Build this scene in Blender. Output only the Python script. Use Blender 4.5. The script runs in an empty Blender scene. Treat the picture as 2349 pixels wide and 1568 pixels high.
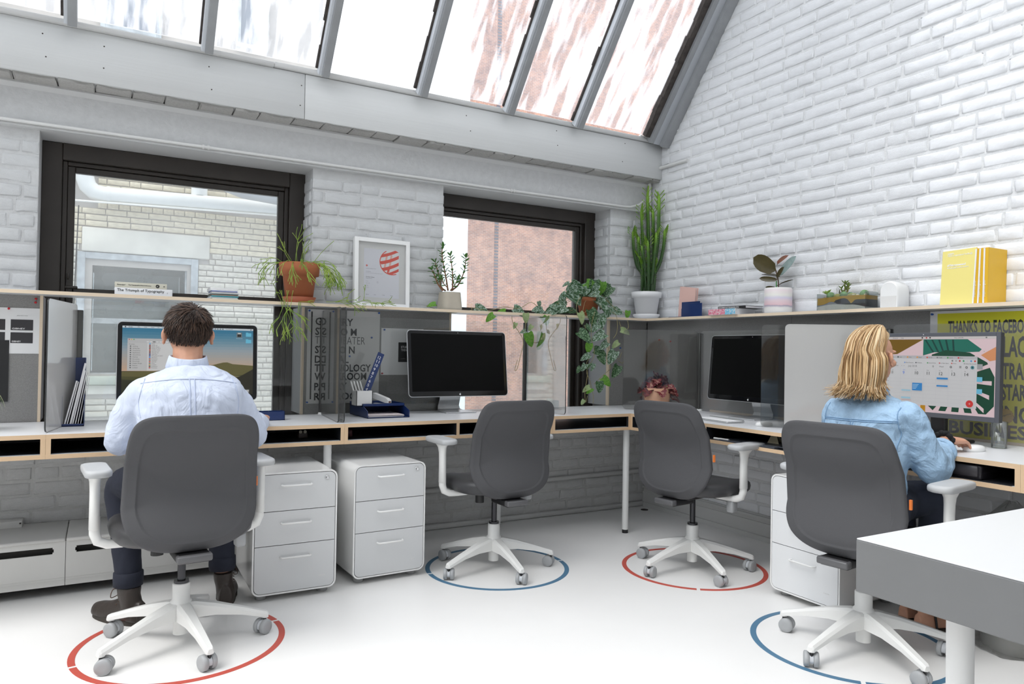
import bpy, bmesh, math, random
from math import sin, cos, pi, radians as rad
from mathutils import Vector as V, Matrix as M
random.seed(7)
sc = bpy.context.scene
COL = sc.collection

# ------------------------------------------------------------ camera
cd = bpy.data.cameras.new('camera'); cam = bpy.data.objects.new('camera', cd); COL.objects.link(cam)
cd.sensor_width = 36.0; cd.lens = 25.476; cd.shift_y = -1.7875/2349; cd.clip_start = .05; cd.clip_end = 300
_y, _p, _r = rad(29.5912), rad(.7429), rad(.939)
fw = V((sin(_y)*cos(_p), cos(_y)*cos(_p), sin(_p))); rt = V((cos(_y), -sin(_y), 0)); up = rt.cross(fw)
R_ = cos(_r)*rt + sin(_r)*up; U_ = -sin(_r)*rt + cos(_r)*up
m = M((R_, U_, -fw)).transposed().to_4x4(); m.translation = V((-3.3965, -4.0358, 1.1117)); cam.matrix_world = m
sc.camera = cam

# ------------------------------------------------------------ sky: an overcast dome, brightest overhead
w = bpy.data.worlds.new('overcast_sky'); sc.world = w; w.use_nodes = True
nt = w.node_tree; nt.nodes.clear()
o_ = nt.nodes.new('ShaderNodeOutputWorld'); bg = nt.nodes.new('ShaderNodeBackground')
tc = nt.nodes.new('ShaderNodeTexCoord'); sp = nt.nodes.new('ShaderNodeSeparateXYZ'); rp = nt.nodes.new('ShaderNodeValToRGB')
nt.links.new(tc.outputs['Generated'], sp.inputs[0]); nt.links.new(sp.outputs['Z'], rp.inputs[0])
e = rp.color_ramp.elements; e[0].position = 0; e[0].color = (.50, .56, .62, 1); e[1].position = 1; e[1].color = (1, 1, 1, 1)
e = rp.color_ramp.elements.new(.25); e.color = (.70, .76, .82, 1)
nt.links.new(rp.outputs[0], bg.inputs[0]); bg.inputs[1].default_value = 1.25; nt.links.new(bg.outputs[0], o_.inputs[0])
# sun lamp added under the overcast sky to give the daylight a soft direction
sd = bpy.data.lights.new('added_sun', 'SUN'); sd.energy = .9; sd.angle = rad(28); sd.color = (1, .985, .96)
so = bpy.data.objects.new('added_sun', sd); COL.objects.link(so)
so.rotation_euler = V((.62, .10, -1.0)).to_track_quat('-Z', 'Y').to_euler()

vs = sc.view_settings
vs.view_transform = 'Standard'; vs.look = 'None'; vs.exposure = 1.15; vs.gamma = 1; vs.use_curve_mapping = False
sc.cycles.use_denoising = True; sc.cycles.max_bounces = 10; sc.cycles.transparent_max_bounces = 24; sc.cycles.caustics_reflective = False
sc.cycles.caustics_refractive = False; sc.cycles.sample_clamp_indirect = 6; sc.cycles.glossy_bounces = 4

# ------------------------------------------------------------ materials
MATS = {}
def mat(name, col, rough=.5, metal=0., var=0., vscale=8., bump=0., bscale=60., spec=.5, detail=4., aniso=None, sss=0, emit=None, alpha=None, coat=0, folds=None):
    if name in MATS: return MATS[name]
    mm = bpy.data.materials.new(name); mm.use_nodes = True; n = mm.node_tree.nodes; l = mm.node_tree.links
    b = n['Principled BSDF']; b.inputs['Base Color'].default_value = (*col, 1); b.inputs['Roughness'].default_value = rough
    b.inputs['Metallic'].default_value = metal; b.inputs['Specular IOR Level'].default_value = spec
    if coat: b.inputs['Coat Weight'].default_value = coat; b.inputs['Coat Roughness'].default_value = .08
    if sss: b.inputs['Subsurface Weight'].default_value = sss; b.inputs['Subsurface Radius'].default_value = (.01, .004, .002)
    if emit: b.inputs['Emission Color'].default_value = (*emit[0], 1); b.inputs['Emission Strength'].default_value = emit[1]
    tcn = None
    if var or bump:
        tcn = n.new('ShaderNodeTexCoord'); mp = n.new('ShaderNodeMapping'); l.new(tcn.outputs['Object'], mp.inputs[0])
        if aniso: mp.inputs['Scale'].default_value = aniso
    if var:
        t = n.new('ShaderNodeTexNoise'); t.inputs['Scale'].default_value = vscale; t.inputs['Detail'].default_value = 5; l.new(mp.outputs[0], t.inputs[0])
        r = n.new('ShaderNodeValToRGB'); l.new(t.outputs[0], r.inputs[0]); e = r.color_ramp.elements
        e[0].position = .3; e[0].color = (*[max(0, c*(1-var)) for c in col], 1); e[1].position = .7; e[1].color = (*[min(1, c*(1+var*.6)) for c in col], 1)
        l.new(r.outputs[0], b.inputs['Base Color'])
    if bump:
        t = n.new('ShaderNodeTexNoise'); t.inputs['Scale'].default_value = bscale; t.inputs['Detail'].default_value = detail; l.new(mp.outputs[0], t.inputs[0])
        bp = n.new('ShaderNodeBump'); bp.inputs['Strength'].default_value = bump; bp.inputs['Distance'].default_value = .004; l.new(t.outputs[0], bp.inputs['Height']); l.new(bp.outputs[0], b.inputs['Normal'])
    if folds:
        sc_, st_, an = folds; tcn = n.new('ShaderNodeTexCoord'); mp2 = n.new('ShaderNodeMapping'); l.new(tcn.outputs['Object'], mp2.inputs[0]); mp2.inputs['Scale'].default_value = an
        t = n.new('ShaderNodeTexNoise'); t.inputs['Scale'].default_value = sc_; t.inputs['Detail'].default_value = 3; t.inputs['Distortion'].default_value = 1.6; l.new(mp2.outputs[0], t.inputs[0])
        b2 = n.new('ShaderNodeBump'); b2.inputs['Strength'].default_value = st_; b2.inputs['Distance'].default_value = .03; l.new(t.outputs[0], b2.inputs['Height'])
        if b.inputs['Normal'].links: l.new(b.inputs['Normal'].links[0].from_node.outputs[0], b.inputs['Normal']); l.new(b2.outputs[0], b.inputs['Normal'].links[0].from_node.inputs['Normal'])
        else: l.new(b2.outputs[0], b.inputs['Normal'])
    MATS[name] = mm; return mm

def ramp_mat(name, stops, src='Object', axis=2, scale=1., noise=0., nscale=10., rough=.5, bump=0, wave=None, const=False):
    """colour by a ramp along one axis of the object's own coordinates, optionally distorted by noise"""
    if name in MATS: return MATS[name]
    mm = bpy.data.materials.new(name); mm.use_nodes = True; n = mm.node_tree.nodes; l = mm.node_tree.links; b = n['Principled BSDF']
    b.inputs['Roughness'].default_value = rough
    t = n.new('ShaderNodeTexCoord'); s = n.new('ShaderNodeSeparateXYZ'); l.new(t.outputs[src], s.inputs[0])
    ma = n.new('ShaderNodeMath'); ma.operation = 'MULTIPLY_ADD'; l.new(s.outputs[axis], ma.inputs[0]); ma.inputs[1].default_value = scale; ma.inputs[2].default_value = 0
    f = ma.outputs[0]
    if noise:
        nz = n.new('ShaderNodeTexNoise'); nz.inputs['Scale'].default_value = nscale; nz.inputs['Detail'].default_value = 6; l.new(t.outputs[src], nz.inputs[0])
        m2 = n.new('ShaderNodeMath'); m2.operation = 'MULTIPLY_ADD'; l.new(nz.outputs[0], m2.inputs[0]); m2.inputs[1].default_value = noise; l.new(f, m2.inputs[2]); f = m2.outputs[0]
    if wave:
        fr = n.new('ShaderNodeMath'); fr.operation = 'FRACT'; l.new(f, fr.inputs[0]); f = fr.outputs[0]
    r = n.new('ShaderNodeValToRGB'); l.new(f, r.inputs[0]); cr = r.color_ramp
    if const: cr.interpolation = 'CONSTANT'
    while len(cr.elements) < len(stops): cr.elements.new(.5)
    for k, (pos, c) in enumerate(stops): cr.elements[k].position = pos; cr.elements[k].color = (*c, 1)
    l.new(r.outputs[0], b.inputs['Base Color']); MATS[name] = mm; return mm

def glass_mat(name, tint=(1, 1, 1), refl=.08, veil=0., veilcol=(.9, .93, .95), vscale=6., vlo=.35, vhi=.7, stretch=(1, 1, 1), rough=.02, film=False, vmin=.45):
    """thin pane: straight-through glass with a reflection and, where veil > 0, a milky layer that scatters light: rain and dirt on the roof, painted haze on desk screens"""
    mm = bpy.data.materials.new(name); mm.use_nodes = True; n = mm.node_tree.nodes; l = mm.node_tree.links; n.clear()
    o = n.new('ShaderNodeOutputMaterial'); tr = n.new('ShaderNodeBsdfTransparent'); tr.inputs[0].default_value = (*tint, 1)
    gl = n.new('ShaderNodeBsdfGlossy'); gl.inputs['Roughness'].default_value = rough; mx = n.new('ShaderNodeMixShader')
    fr = n.new('ShaderNodeLayerWeight'); fr.inputs[0].default_value = .25
    mu = n.new('ShaderNodeMath'); mu.operation = 'MULTIPLY_ADD'; l.new(fr.outputs['Fresnel'], mu.inputs[0]); mu.inputs[1].default_value = .6; mu.inputs[2].default_value = refl; mu.use_clamp = True
    l.new(mu.outputs[0], mx.inputs[0]); l.new(tr.outputs[0], mx.inputs[1]); l.new(gl.outputs[0], mx.inputs[2]); out = mx.outputs[0]
    if veil:
        tl = n.new('ShaderNodeBsdfDiffuse' if film else 'ShaderNodeBsdfTranslucent'); tl.inputs[0].default_value = (*veilcol, 1)
        t = n.new('ShaderNodeTexCoord'); mp = n.new('ShaderNodeMapping'); mp.inputs['Scale'].default_value = stretch; l.new(t.outputs['Object'], mp.inputs[0])
        nz = n.new('ShaderNodeTexNoise'); nz.inputs['Scale'].default_value = vscale; nz.inputs['Detail'].default_value = 8; l.new(mp.outputs[0], nz.inputs[0])
        mr = n.new('ShaderNodeMapRange'); l.new(nz.outputs[0], mr.inputs[0]); mr.inputs[1].default_value = vlo; mr.inputs[2].default_value = vhi; mr.inputs[3].default_value = veil*vmin; mr.inputs[4].default_value = veil
        m2 = n.new('ShaderNodeMixShader'); l.new(mr.outputs[0], m2.inputs[0]); l.new(out, m2.inputs[1]); l.new(tl.outputs[0], m2.inputs[2]); out = m2.outputs[0]
    l.new(out, o.inputs[0]); MATS[name] = mm; return mm

def brick_mat(name, c1, c2, mortar, bw, bh, rough=.9):
    mm = bpy.data.materials.new(name); mm.use_nodes = True; n = mm.node_tree.nodes; l = mm.node_tree.links; b = n['Principled BSDF']; b.inputs['Roughness'].default_value = rough
    t = n.new('ShaderNodeTexCoord'); s = n.new('ShaderNodeSeparateXYZ'); c = n.new('ShaderNodeCombineXYZ'); l.new(t.outputs['Object'], s.inputs[0])
    ad = n.new('ShaderNodeMath'); l.new(s.outputs[0], ad.inputs[0]); l.new(s.outputs[1], ad.inputs[1])
    l.new(ad.outputs[0], c.inputs[0]); l.new(s.outputs[2], c.inputs[1])
    bt = n.new('ShaderNodeTexBrick'); l.new(c.outputs[0], bt.inputs[0]); bt.inputs['Color1'].default_value = (*c1, 1); bt.inputs['Color2'].default_value = (*c2, 1); bt.inputs['Mortar'].default_value = (*mortar, 1)
    bt.inputs['Scale'].default_value = 1; bt.inputs['Brick Width'].default_value = bw; bt.inputs['Row Height'].default_value = bh; bt.inputs['Mortar Size'].default_value = .006; bt.inputs['Bias'].default_value = -.2
    nz = n.new('ShaderNodeTexNoise'); nz.inputs['Scale'].default_value = 1.1; nz.inputs['Detail'].default_value = 9; nz.inputs['Roughness'].default_value = .75; l.new(t.outputs['Object'], nz.inputs[0])
    rr = n.new('ShaderNodeValToRGB'); l.new(nz.outputs[0], rr.inputs[0]); rr.color_ramp.elements[0].position = .36; rr.color_ramp.elements[0].color = (.62, .62, .66, 1); rr.color_ramp.elements[1].position = .58; rr.color_ramp.elements[1].color = (1.1, 1.05, 1, 1)
    mx = n.new('ShaderNodeMix'); mx.data_type = 'RGBA'; mx.blend_type = 'MULTIPLY'; mx.inputs[0].default_value = 1; l.new(bt.outputs[0], mx.inputs[6]); l.new(rr.outputs[0], mx.inputs[7])
    l.new(mx.outputs[2], b.inputs['Base Color']); MATS[name] = mm; return mm

# ------------------------------------------------------------ mesh builder
class MB:
    def __init__(s): s.v = []; s.f = []; s.m = []; s.s = []
    def add(s, vs_, fs, mi=0, sm=False, T=None):
        b = len(s.v); s.v += [tuple(T @ V(q)) if T is not None else tuple(q) for q in vs_]
        for f in fs: s.f.append([b+i for i in f]); s.m.append(mi); s.s.append(sm)
        return s
    def box(s, x0, x1, y0, y1, z0, z1, mi=0, T=None, sides=None):
        vv = [(x, y, z) for x in (x0, x1) for y in (y0, y1) for z in (z0, z1)]
        ff = [(0, 1, 3, 2), (4, 6, 7, 5), (0, 4, 5, 1), (2, 3, 7, 6), (0, 2, 6, 4), (1, 5, 7, 3)]   # -x +x -y +y -z +z
        for k, f in enumerate(ff): s.add(vv, [f], sides[k] if sides else mi, False, T)
        return s
    def rbox(s, x0, x1, y0, y1, z0, z1, r=.004, seg=2, mi=0, T=None, sm=True):
        bm = bmesh.new(); bmesh.ops.create_cube(bm, size=1)
        for q in bm.verts: q.co = V(((x0+x1)/2+q.co.x*(x1-x0), (y0+y1)/2+q.co.y*(y1-y0), (z0+z1)/2+q.co.z*(z1-z0)))
        r = min(r, .49*min(x1-x0, y1-y0, z1-z0))
        bmesh.ops.bevel(bm, geom=bm.edges[:], offset=r, segments=seg, profile=.5, affect='EDGES')
        bm.verts.index_update(); s.add([q.co.copy() for q in bm.verts], [[q.index for q in f.verts] for f in bm.faces], mi, sm, T); bm.free(); return s
    def loft(s, rings, mi=0, sm=True, cap0=True, cap1=True, closed=True, T=None):
        n = len(rings[0]); vv = [q for r in rings for q in r]; ff = []
        for i in range(len(rings)-1):
            for j in range(n if closed else n-1):
                k = (j+1) % n; ff.append((i*n+j, i*n+k, (i+1)*n+k, (i+1)*n+j))
        s.add(vv, ff, mi, sm, T)
        if cap0: s.add(rings[0], [list(range(n))[::-1]], mi, False, T)
        if cap1: s.add(rings[-1], [list(range(n))], mi, False, T)
        return s
    def lathe(s, prof, n=32, c=(0, 0, 0), mi=0, sm=True, T=None, cap=True):
        rings = [[(c[0]+r*cos(2*pi*k/n), c[1]+r*sin(2*pi*k/n), c[2]+z) for k in range(n)] for r, z in prof]
        return s.loft(rings, mi, sm, cap, cap, T=T)
    def cyl(s, a, b, r, r2=None, n=20, mi=0, sm=True): return s.tube([a, b], [r, r2 if r2 is not None else r], n, mi, sm)
    def tube(s, pts, r, n=8, mi=0, sm=True, cap=True, flat=1., upv=None):
        pts = [V(q) for q in pts]; rr = r if isinstance(r, (list, tuple)) else [r]*len(pts); rings = []
        t0 = (pts[1]-pts[0]).normalized(); ref = V(upv) if upv else (V((0, 0, 1)) if abs(t0.z) < .9 else V((1, 0, 0)))
        u = (ref - t0*ref.dot(t0)).normalized()
        for i, q in enumerate(pts):
            t = (pts[min(i+1, len(pts)-1)]-pts[max(i-1, 0)])
            if t.length < 1e-9: t = t0
            t.normalize(); u = u - t*u.dot(t); u = u.normalized() if u.length > 1e-6 else t.orthogonal().normalized(); v = t.cross(u)
            rings.append([q+u*(rr[i]*flat*cos(2*pi*k/n))+v*(rr[i]*sin(2*pi*k/n)) for k in range(n)])
        return s.loft(rings, mi, sm, cap, cap)
    def ball(s, c, r, n=16, mi=0, T=None):
        r = r if isinstance(r, (list, tuple)) else (r, r, r); k = n//2; rings = []
        for i in range(1, k):
            a = pi*i/k; rings.append([(c[0]+r[0]*sin(a)*cos(2*pi*j/n), c[1]+r[1]*sin(a)*sin(2*pi*j/n), c[2]-r[2]*cos(a)) for j in range(n)])
        b = len(s.v); s.loft(rings, mi, True, False, False, T=T)
        p0 = (c[0], c[1], c[2]-r[2]); p1 = (c[0], c[1], c[2]+r[2])
        s.add([p0]+rings[0], [(0, 1+(j+1) % n, 1+j) for j in range(n)], mi, True, T); s.add([p1]+rings[-1], [(0, 1+j, 1+(j+1) % n) for j in range(n)], mi, True, T); return s
    def prism(s, pts, h, mi=0, T=None, z0=0, sm=False, mi_side=None):
        n = len(pts); a = [(x, y, z0) for x, y in pts]; b = [(x, y, z0+h) for x, y in pts]
        s.add(a, [list(range(n))[::-1]], mi, False, T); s.add(b, [list(range(n))], mi, False, T)
        s.add(a+b, [(i, (i+1) % n, n+(i+1) % n, n+i) for i in range(n)], mi if mi_side is None else mi_side, sm, T); return s
    def quad(s, a, b, c, d, mi=0, sm=False): return s.add([a, b, c, d], [(0, 1, 2, 3)], mi, sm)
    def mesh(s, name):
        me = bpy.data.meshes.new(name); me.from_pydata(s.v, [], s.f); me.polygons.foreach_set('material_index', s.m); me.polygons.foreach_set('use_smooth', s.s); me.update(); return me

def mk(name, data, parent=None, loc=None, rot=None, label=None, cat=None, group=None, kind=None, T=None):
    o = bpy.data.objects.new(name, data); COL.objects.link(o)
    if T is not None: o.matrix_world = T
    if loc is not None: o.location = loc
    if rot is not None: o.rotation_euler = rot
    if parent is not None: o.parent = parent
    for k, x in (('label', label), ('category', cat), ('group', group), ('kind', kind)):
        if x: o[k] = x
    return o
def obj(name, mb, ms, parent=None, **k):
    me = mb.mesh(name) if isinstance(mb, MB) else mb
    for x in (ms if isinstance(ms, (list, tuple)) else [ms]): me.materials.append(x)
    return mk(name, me, parent, **k)
def empty(name, loc=(0, 0, 0), rz=0, **k): return mk(name, None, None, loc=loc, rot=(0, 0, rz), **k)
def dup(root, loc=None, rz=None, label=None):
    r = root.copy(); COL.objects.link(r)
    if loc is not None: r.location = loc
    if rz is not None: r.rotation_euler = (0, 0, rz)
    if label: r['label'] = label
    for ch in list(root.children):
        c = ch.copy(); COL.objects.link(c); c.parent = r
        for g in ch.children: d = g.copy(); COL.objects.link(d); d.parent = c
    return r
def join_smooth(o, voxel, it=4, fac=.5):
    r = o.modifiers.new('remesh', 'REMESH'); r.mode = 'VOXEL'; r.voxel_size = voxel; r.use_smooth_shade = True
    if it: q = o.modifiers.new('smooth', 'SMOOTH'); q.factor = fac; q.iterations = it
    return o
# planes to put flat work on: x to the reader's right, y up, z towards the room
def back(x, y, z): return M(((1, 0, 0, x), (0, 0, -1, y), (0, 1, 0, z), (0, 0, 0, 1)))
def side(x, y, z): return M(((0, 0, -1, x), (-1, 0, 0, y), (0, 1, 0, z), (0, 0, 0, 1)))
def flat(x, y, z, a=0): return M.Translation((x, y, z)) @ M.Rotation(a, 4, 'Z')

def text_mesh(s, size, bold=0., xs=1., depth=.0004, align='LEFT', ital=0):
    c = bpy.data.curves.new('t', 'FONT'); c.body = s; c.size = size; c.offset = bold*size; c.extrude = depth; c.align_x = align; c.resolution_u = 2; c.shear = ital
    o = bpy.data.objects.new('t', c); COL.objects.link(o); bpy.context.view_layer.update()
    me = bpy.data.meshes.new_from_object(o.evaluated_get(bpy.context.evaluated_depsgraph_get()))
    bpy.data.objects.remove(o); bpy.data.curves.remove(c)
    if xs != 1:
        for q in me.vertices: q.co.x *= xs
    return me
def text(s, size, T, ms, parent, w=None, h=None, name='lettering', bold=.0, xs=1., align='LEFT', depth=.0004, ital=0):
    """a line of lettering; w and h fit its width and cap height"""
    me = text_mesh(s, size, bold, xs, depth, align, ital)
    if (w or h) and len(me.vertices):
        xx = [q.co.x for q in me.vertices]; yy = [q.co.y for q in me.vertices]; x0 = min(xx); y0 = min(yy)
        kx = w/(max(xx)-x0) if w else 1; ky = h/(max(yy)-y0) if h else 1
        if w and not h: ky = kx
        if h and not w: kx = ky*xs
        for q in me.vertices: q.co.x = (q.co.x-x0)*kx; q.co.y = (q.co.y-y0)*ky
    me.materials.append(ms); o = mk(name, me); Tw = T
    if parent is not None: o.parent = parent; Tw = parent_world(parent).inverted() @ T
    o.matrix_local = Tw; return o
def parent_world(o):
    w = o.matrix_basis.copy()
    while o.parent is not None: o = o.parent; w = o.matrix_basis @ w
    return w
def wpart(name, mb, ms, parent, **k):
    """a part modelled in room coordinates, re-expressed in its parent's own frame"""
    inv = parent_world(parent).inverted(); mb.v = [tuple(inv @ V(q)) for q in mb.v]; return obj(name, mb, ms, parent, **k)
def thing(name, loc, label, cat, group=None, rz=0): return empty(name, loc, rz, label=label, cat=cat, group=group)

# ------------------------------------------------------------ base materials
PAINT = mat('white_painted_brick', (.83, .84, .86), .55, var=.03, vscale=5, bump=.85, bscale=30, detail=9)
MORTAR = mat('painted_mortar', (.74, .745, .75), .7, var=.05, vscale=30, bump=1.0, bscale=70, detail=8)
PAINTB = mat('shade_toned_white_brick', (.64, .65, .66), .55, var=.04, vscale=5, bump=.7, bscale=34, detail=8)  # the white brick paint, darkened in colour for the backlit wall
MORTARB = mat('shade_toned_mortar', (.58, .585, .59), .7, var=.06, vscale=30, bump=1.0, bscale=60, detail=8)  # mortar colour darkened likewise for the backlit wall
PAINT2 = mat('grey_painted_masonry', (.60, .60, .595), .6, var=.05, vscale=6, bump=.8, bscale=30, detail=8)
MORTAR2 = mat('grey_painted_mortar', (.54, .54, .53), .75, var=.08, vscale=25, bump=1.0, bscale=70, detail=8)
BOARD = mat('pale_grey_painted_board', (.66, .67, .67), .55, var=.03, vscale=3, bump=.25, bscale=14, aniso=(.12, 1, 6))
STEELP = mat('pale_grey_painted_steel', (.62, .625, .625), .5, var=.03, vscale=6, bump=.25, bscale=45)
RAG = mat('ragged_painted_masonry', (.52, .51, .49), .8, var=.14, vscale=16, bump=1.0, bscale=45, detail=8)
FLOORM = mat('pale_grey_floor_paint', (.83, .825, .815), .38, var=.03, vscale=1.6, bump=.05, bscale=9)
BRONZE = mat('dark_bronze_window_frame', (.030, .024, .020), .38, var=.2, vscale=6)
MULL = mat('grey_painted_glazing_bar', (.30, .31, .32), .5, var=.08, vscale=14)
MULLL = mat('pale_glazing_bar_lip', (.62, .65, .69), .4)
PUTTY = mat('dark_old_putty', (.06, .05, .045), .9, var=.4, vscale=30)
PIPEP = mat('white_painted_pipe', (.66, .66, .65), .5, bump=.2, bscale=40)
WHITE = mat('white_powder_coat', (.80, .80, .79), .32)
BLACKP = mat('black_plastic', (.012, .012, .013), .45)

# ------------------------------------------------------------ bricks
def brick_meshes(n, ms, seed, rough=.5):
    """a handful of hand-moulded brick shapes, unit sized, front towards -y; copies share them"""
    rnd = random.Random(seed); out = []
    for k in range(n):
        mb = MB(); nx, nz = 5, 3; ox = [-.5, -.455, -.15, .16, .455, .5]; oz = [-.5, -.38, .38, .5]
        pts = []
        for j, z in enumerate(oz):
            for i, x in enumerate(ox):
                edge = i in (0, 5) or j in (0, 3)
                y = -.5+(.065 if edge else 0)+rnd.uniform(-.05, .05)*rough*2
                jx = rnd.uniform(-.012, .012); jz = rnd.uniform(-.035, .035)*rough*2
                if i in (0, 5) and j in (0, 3): x *= .975; z *= .93
                pts.append((x+jx, y, z+jz))
        ff = [(j*6+i, j*6+i+1, (j+1)*6+i+1, (j+1)*6+i) for j in range(3) for i in range(5)]
        inner = [f for q, f in enumerate(ff) if q//5 == 1 and 0 < q % 5 < 4]; rims = [f for f in ff if f not in inner]
        rim = [i for i in range(6)]+[6*j+5 for j in (1, 2, 3)]+[18+i for i in (4, 3, 2, 1, 0)]+[6*j for j in (2, 1)]
        b = len(pts); bk = [(pts[q][0], .5, pts[q][2]) for q in rim]; L = len(rim)
        mb.add(pts+bk, rims+[(rim[(q+1) % L], rim[q], b+q, b+(q+1) % L) for q in range(L)], 0, False); mb.f += [list(f) for f in inner]; mb.m += [0]*len(inner); mb.s += [True]*len(inner)
        me = mb.mesh('brick_shape'); me.materials.append(ms); out.append(me)
    return out
def lay(parent, shapes, cells, depth, place, stuff_rest=None, name='brick'):
    """cells = (u, z, length, height, proud); place(u, z, proud) gives the matrix of a brick"""
    rnd = random.Random(len(cells))
    for c in cells:
        u, z, L, h, pr = c
        o = mk(name, rnd.choice(shapes), parent); o.matrix_local = place(u, z, pr) @ M.Rotation(rnd.uniform(-.006, .006), 4, 'Y') @ M.Diagonal((L, depth, h, 1))
def lay_joined(name, parent, shapes, cells, depth, place, ms):
    rnd = random.Random(5); mb = MB()
    for u, z, L, h, pr in cells:
        me = rnd.choice(shapes); T = place(u, z, pr) @ M.Diagonal((L, depth, h, 1))
        mb.add([q.co for q in me.vertices], [list(p.vertices) for p in me.polygons], 0, True, T)
    return obj(name, mb, ms, parent, kind='stuff')
def courses(u0, u1, z0, z1, h, L, joint, seed, inside=None, header=.14, start=0, block=None):
    rnd = random.Random(seed); out = []; z = z0; r = start
    while z+h*.6 < z1:
        hh = h; u = u0-rnd.uniform(0, L) if r % 2 else u0-rnd.uniform(0, L*.3)
        allh = (r % 7 == 6)
        while u < u1:
            l = L*.5 if (allh or rnd.random() < header) else L*rnd.uniform(.93, 1.05)
            a, b = max(u, u0), min(u+l-joint, u1)
            sp_ = [(a, b)]
            for c, d in (block(z+hh/2) if block else ()):
                sp_ = [q for p in sp_ for q in ((p[0], min(p[1], c)), (max(p[0], d), p[1])) if q[1]-q[0] > .03]
            for a, b in sp_:
                if b-a > .03 and (inside is None or inside((a+b)/2, z+hh/2, a, b)):
                    out.append(((a+b)/2, z+hh/2, b-a, hh-joint+rnd.uniform(-.002, .002), rnd.uniform(-.0022, .0022)))
            u += l
        z += h; r += 1
    return out
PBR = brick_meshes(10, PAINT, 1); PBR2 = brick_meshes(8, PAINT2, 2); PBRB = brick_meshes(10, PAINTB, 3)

# ------------------------------------------------------------ floor and walls
obj('floor', MB().box(-7.5, .1, -8, .1, -.1, 0), FLOORM, kind='structure')
WB = empty('wall_back', (0, 0, 0), kind='structure')
mb = MB()
W1 = (-3.67, -2.365); W2 = (-1.552, -.258)
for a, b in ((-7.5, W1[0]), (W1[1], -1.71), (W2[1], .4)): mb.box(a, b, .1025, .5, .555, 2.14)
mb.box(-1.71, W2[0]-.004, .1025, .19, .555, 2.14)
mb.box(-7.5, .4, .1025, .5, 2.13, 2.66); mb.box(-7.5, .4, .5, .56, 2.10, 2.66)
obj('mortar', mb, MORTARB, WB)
obj('lower_masonry', MB().box(-7.5, .4, .1035, .5, 0, .555), MORTAR2, WB, label='grey painted lower part of the wall under the desks')
pl = lambda u, z, p: M.Translation((u, .125-.003+p, z))
cells = []
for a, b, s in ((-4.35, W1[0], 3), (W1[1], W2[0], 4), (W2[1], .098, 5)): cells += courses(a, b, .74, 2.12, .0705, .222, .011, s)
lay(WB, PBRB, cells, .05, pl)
low = courses(-4.4, .09, .03, .58, .0705, .222, .010, 9)
lay(WB, PBR2, low, .05, lambda u, z, p: M.Translation((u, .124+p, z)))
rv = lambda x: (lambda u, z, p: M(((0, 1, 0, x+p), (1, 0, 0, u), (0, 0, 1, z), (0, 0, 0, 1))))
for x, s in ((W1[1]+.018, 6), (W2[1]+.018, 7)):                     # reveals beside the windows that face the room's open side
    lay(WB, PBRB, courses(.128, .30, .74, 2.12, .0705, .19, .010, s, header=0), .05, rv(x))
WR = empty('wall_right', (.1, 0, 0), kind='structure')
mb = MB(); prof = [(.1, 0), (.1, 2.62), (-.07, 2.645), (-2.6, 5.80), (-8, 5.80), (-8, 0)]
mb.prism([(-a, b) for a, b in prof], .3, 0, T=M(((0, 0, 1, .0005), (-1, 0, 0, 0), (0, 1, 0, 0), (0, 0, 0, 1)))); obj('mortar', mb, MORTAR, WR)
ins = lambda u, z, a, b: z < 2.60+max(0, (b+a)/2-.06)*1.247
cr = courses(-.095, 2.75, 1.29, 3.62, .0685, .222, .010, 11, ins, header=.22)
vis = [c for c in cr if c[1] < 3.46-(c[0]-.45)*.32 and c[0] < 2.5]; rest = [c for c in cr if c not in vis]
pr_ = lambda u, z, p: M(((0, 1, 0, .0205+p), (-1, 0, 0, -u), (0, 0, 1, z), (0, 0, 0, 1)))
vis.sort(key=lambda c: c[0]); rest += vis[300:] ; vis = vis[:300]
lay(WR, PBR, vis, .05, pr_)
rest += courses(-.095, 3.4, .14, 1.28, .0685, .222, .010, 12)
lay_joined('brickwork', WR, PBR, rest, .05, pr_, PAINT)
obj('wall_left', MB().box(-7.6, -7.5, -8, .5, 0, 3.2), mat('white_plaster', (.74, .74, .73), .7), kind='structure')  # unseen wall, kept low so sky light comes in over it
obj('added_ceiling', MB().box(-7.6, .4, -8.1, -4.4, 5.8, 5.9), mat('white_plaster', (.74, .74, .73), .7), kind='structure')  # unseen ceiling, added to cut sky light from behind the camera
obj('wall_rear', MB().box(-7.5, .4, -8.1, -8, 0, 5.8), MATS['white_plaster'], kind='structure')  # unseen wall, raised to close off sky light from the rear
# skirting
mb = MB()
for d, z0, z1 in ((.030, 0, .105), (.022, .105, .128), (.036, .128, .142), (.018, .142, .150)): mb.box(.1-d, .105, -8, .1, z0, z1)
mb.box(.055, .105, -8, .1, 0, .03); obj('baseboard_right', mb, mat('grey_skirting_paint', (.60, .60, .59), .5, bump=.3, bscale=18), kind='structure')
obj('baseboard_back', MB().rbox(-7.5, .075, .075, .108, 0, .034, .012), MATS['grey_skirting_paint'], kind='structure')

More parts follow.
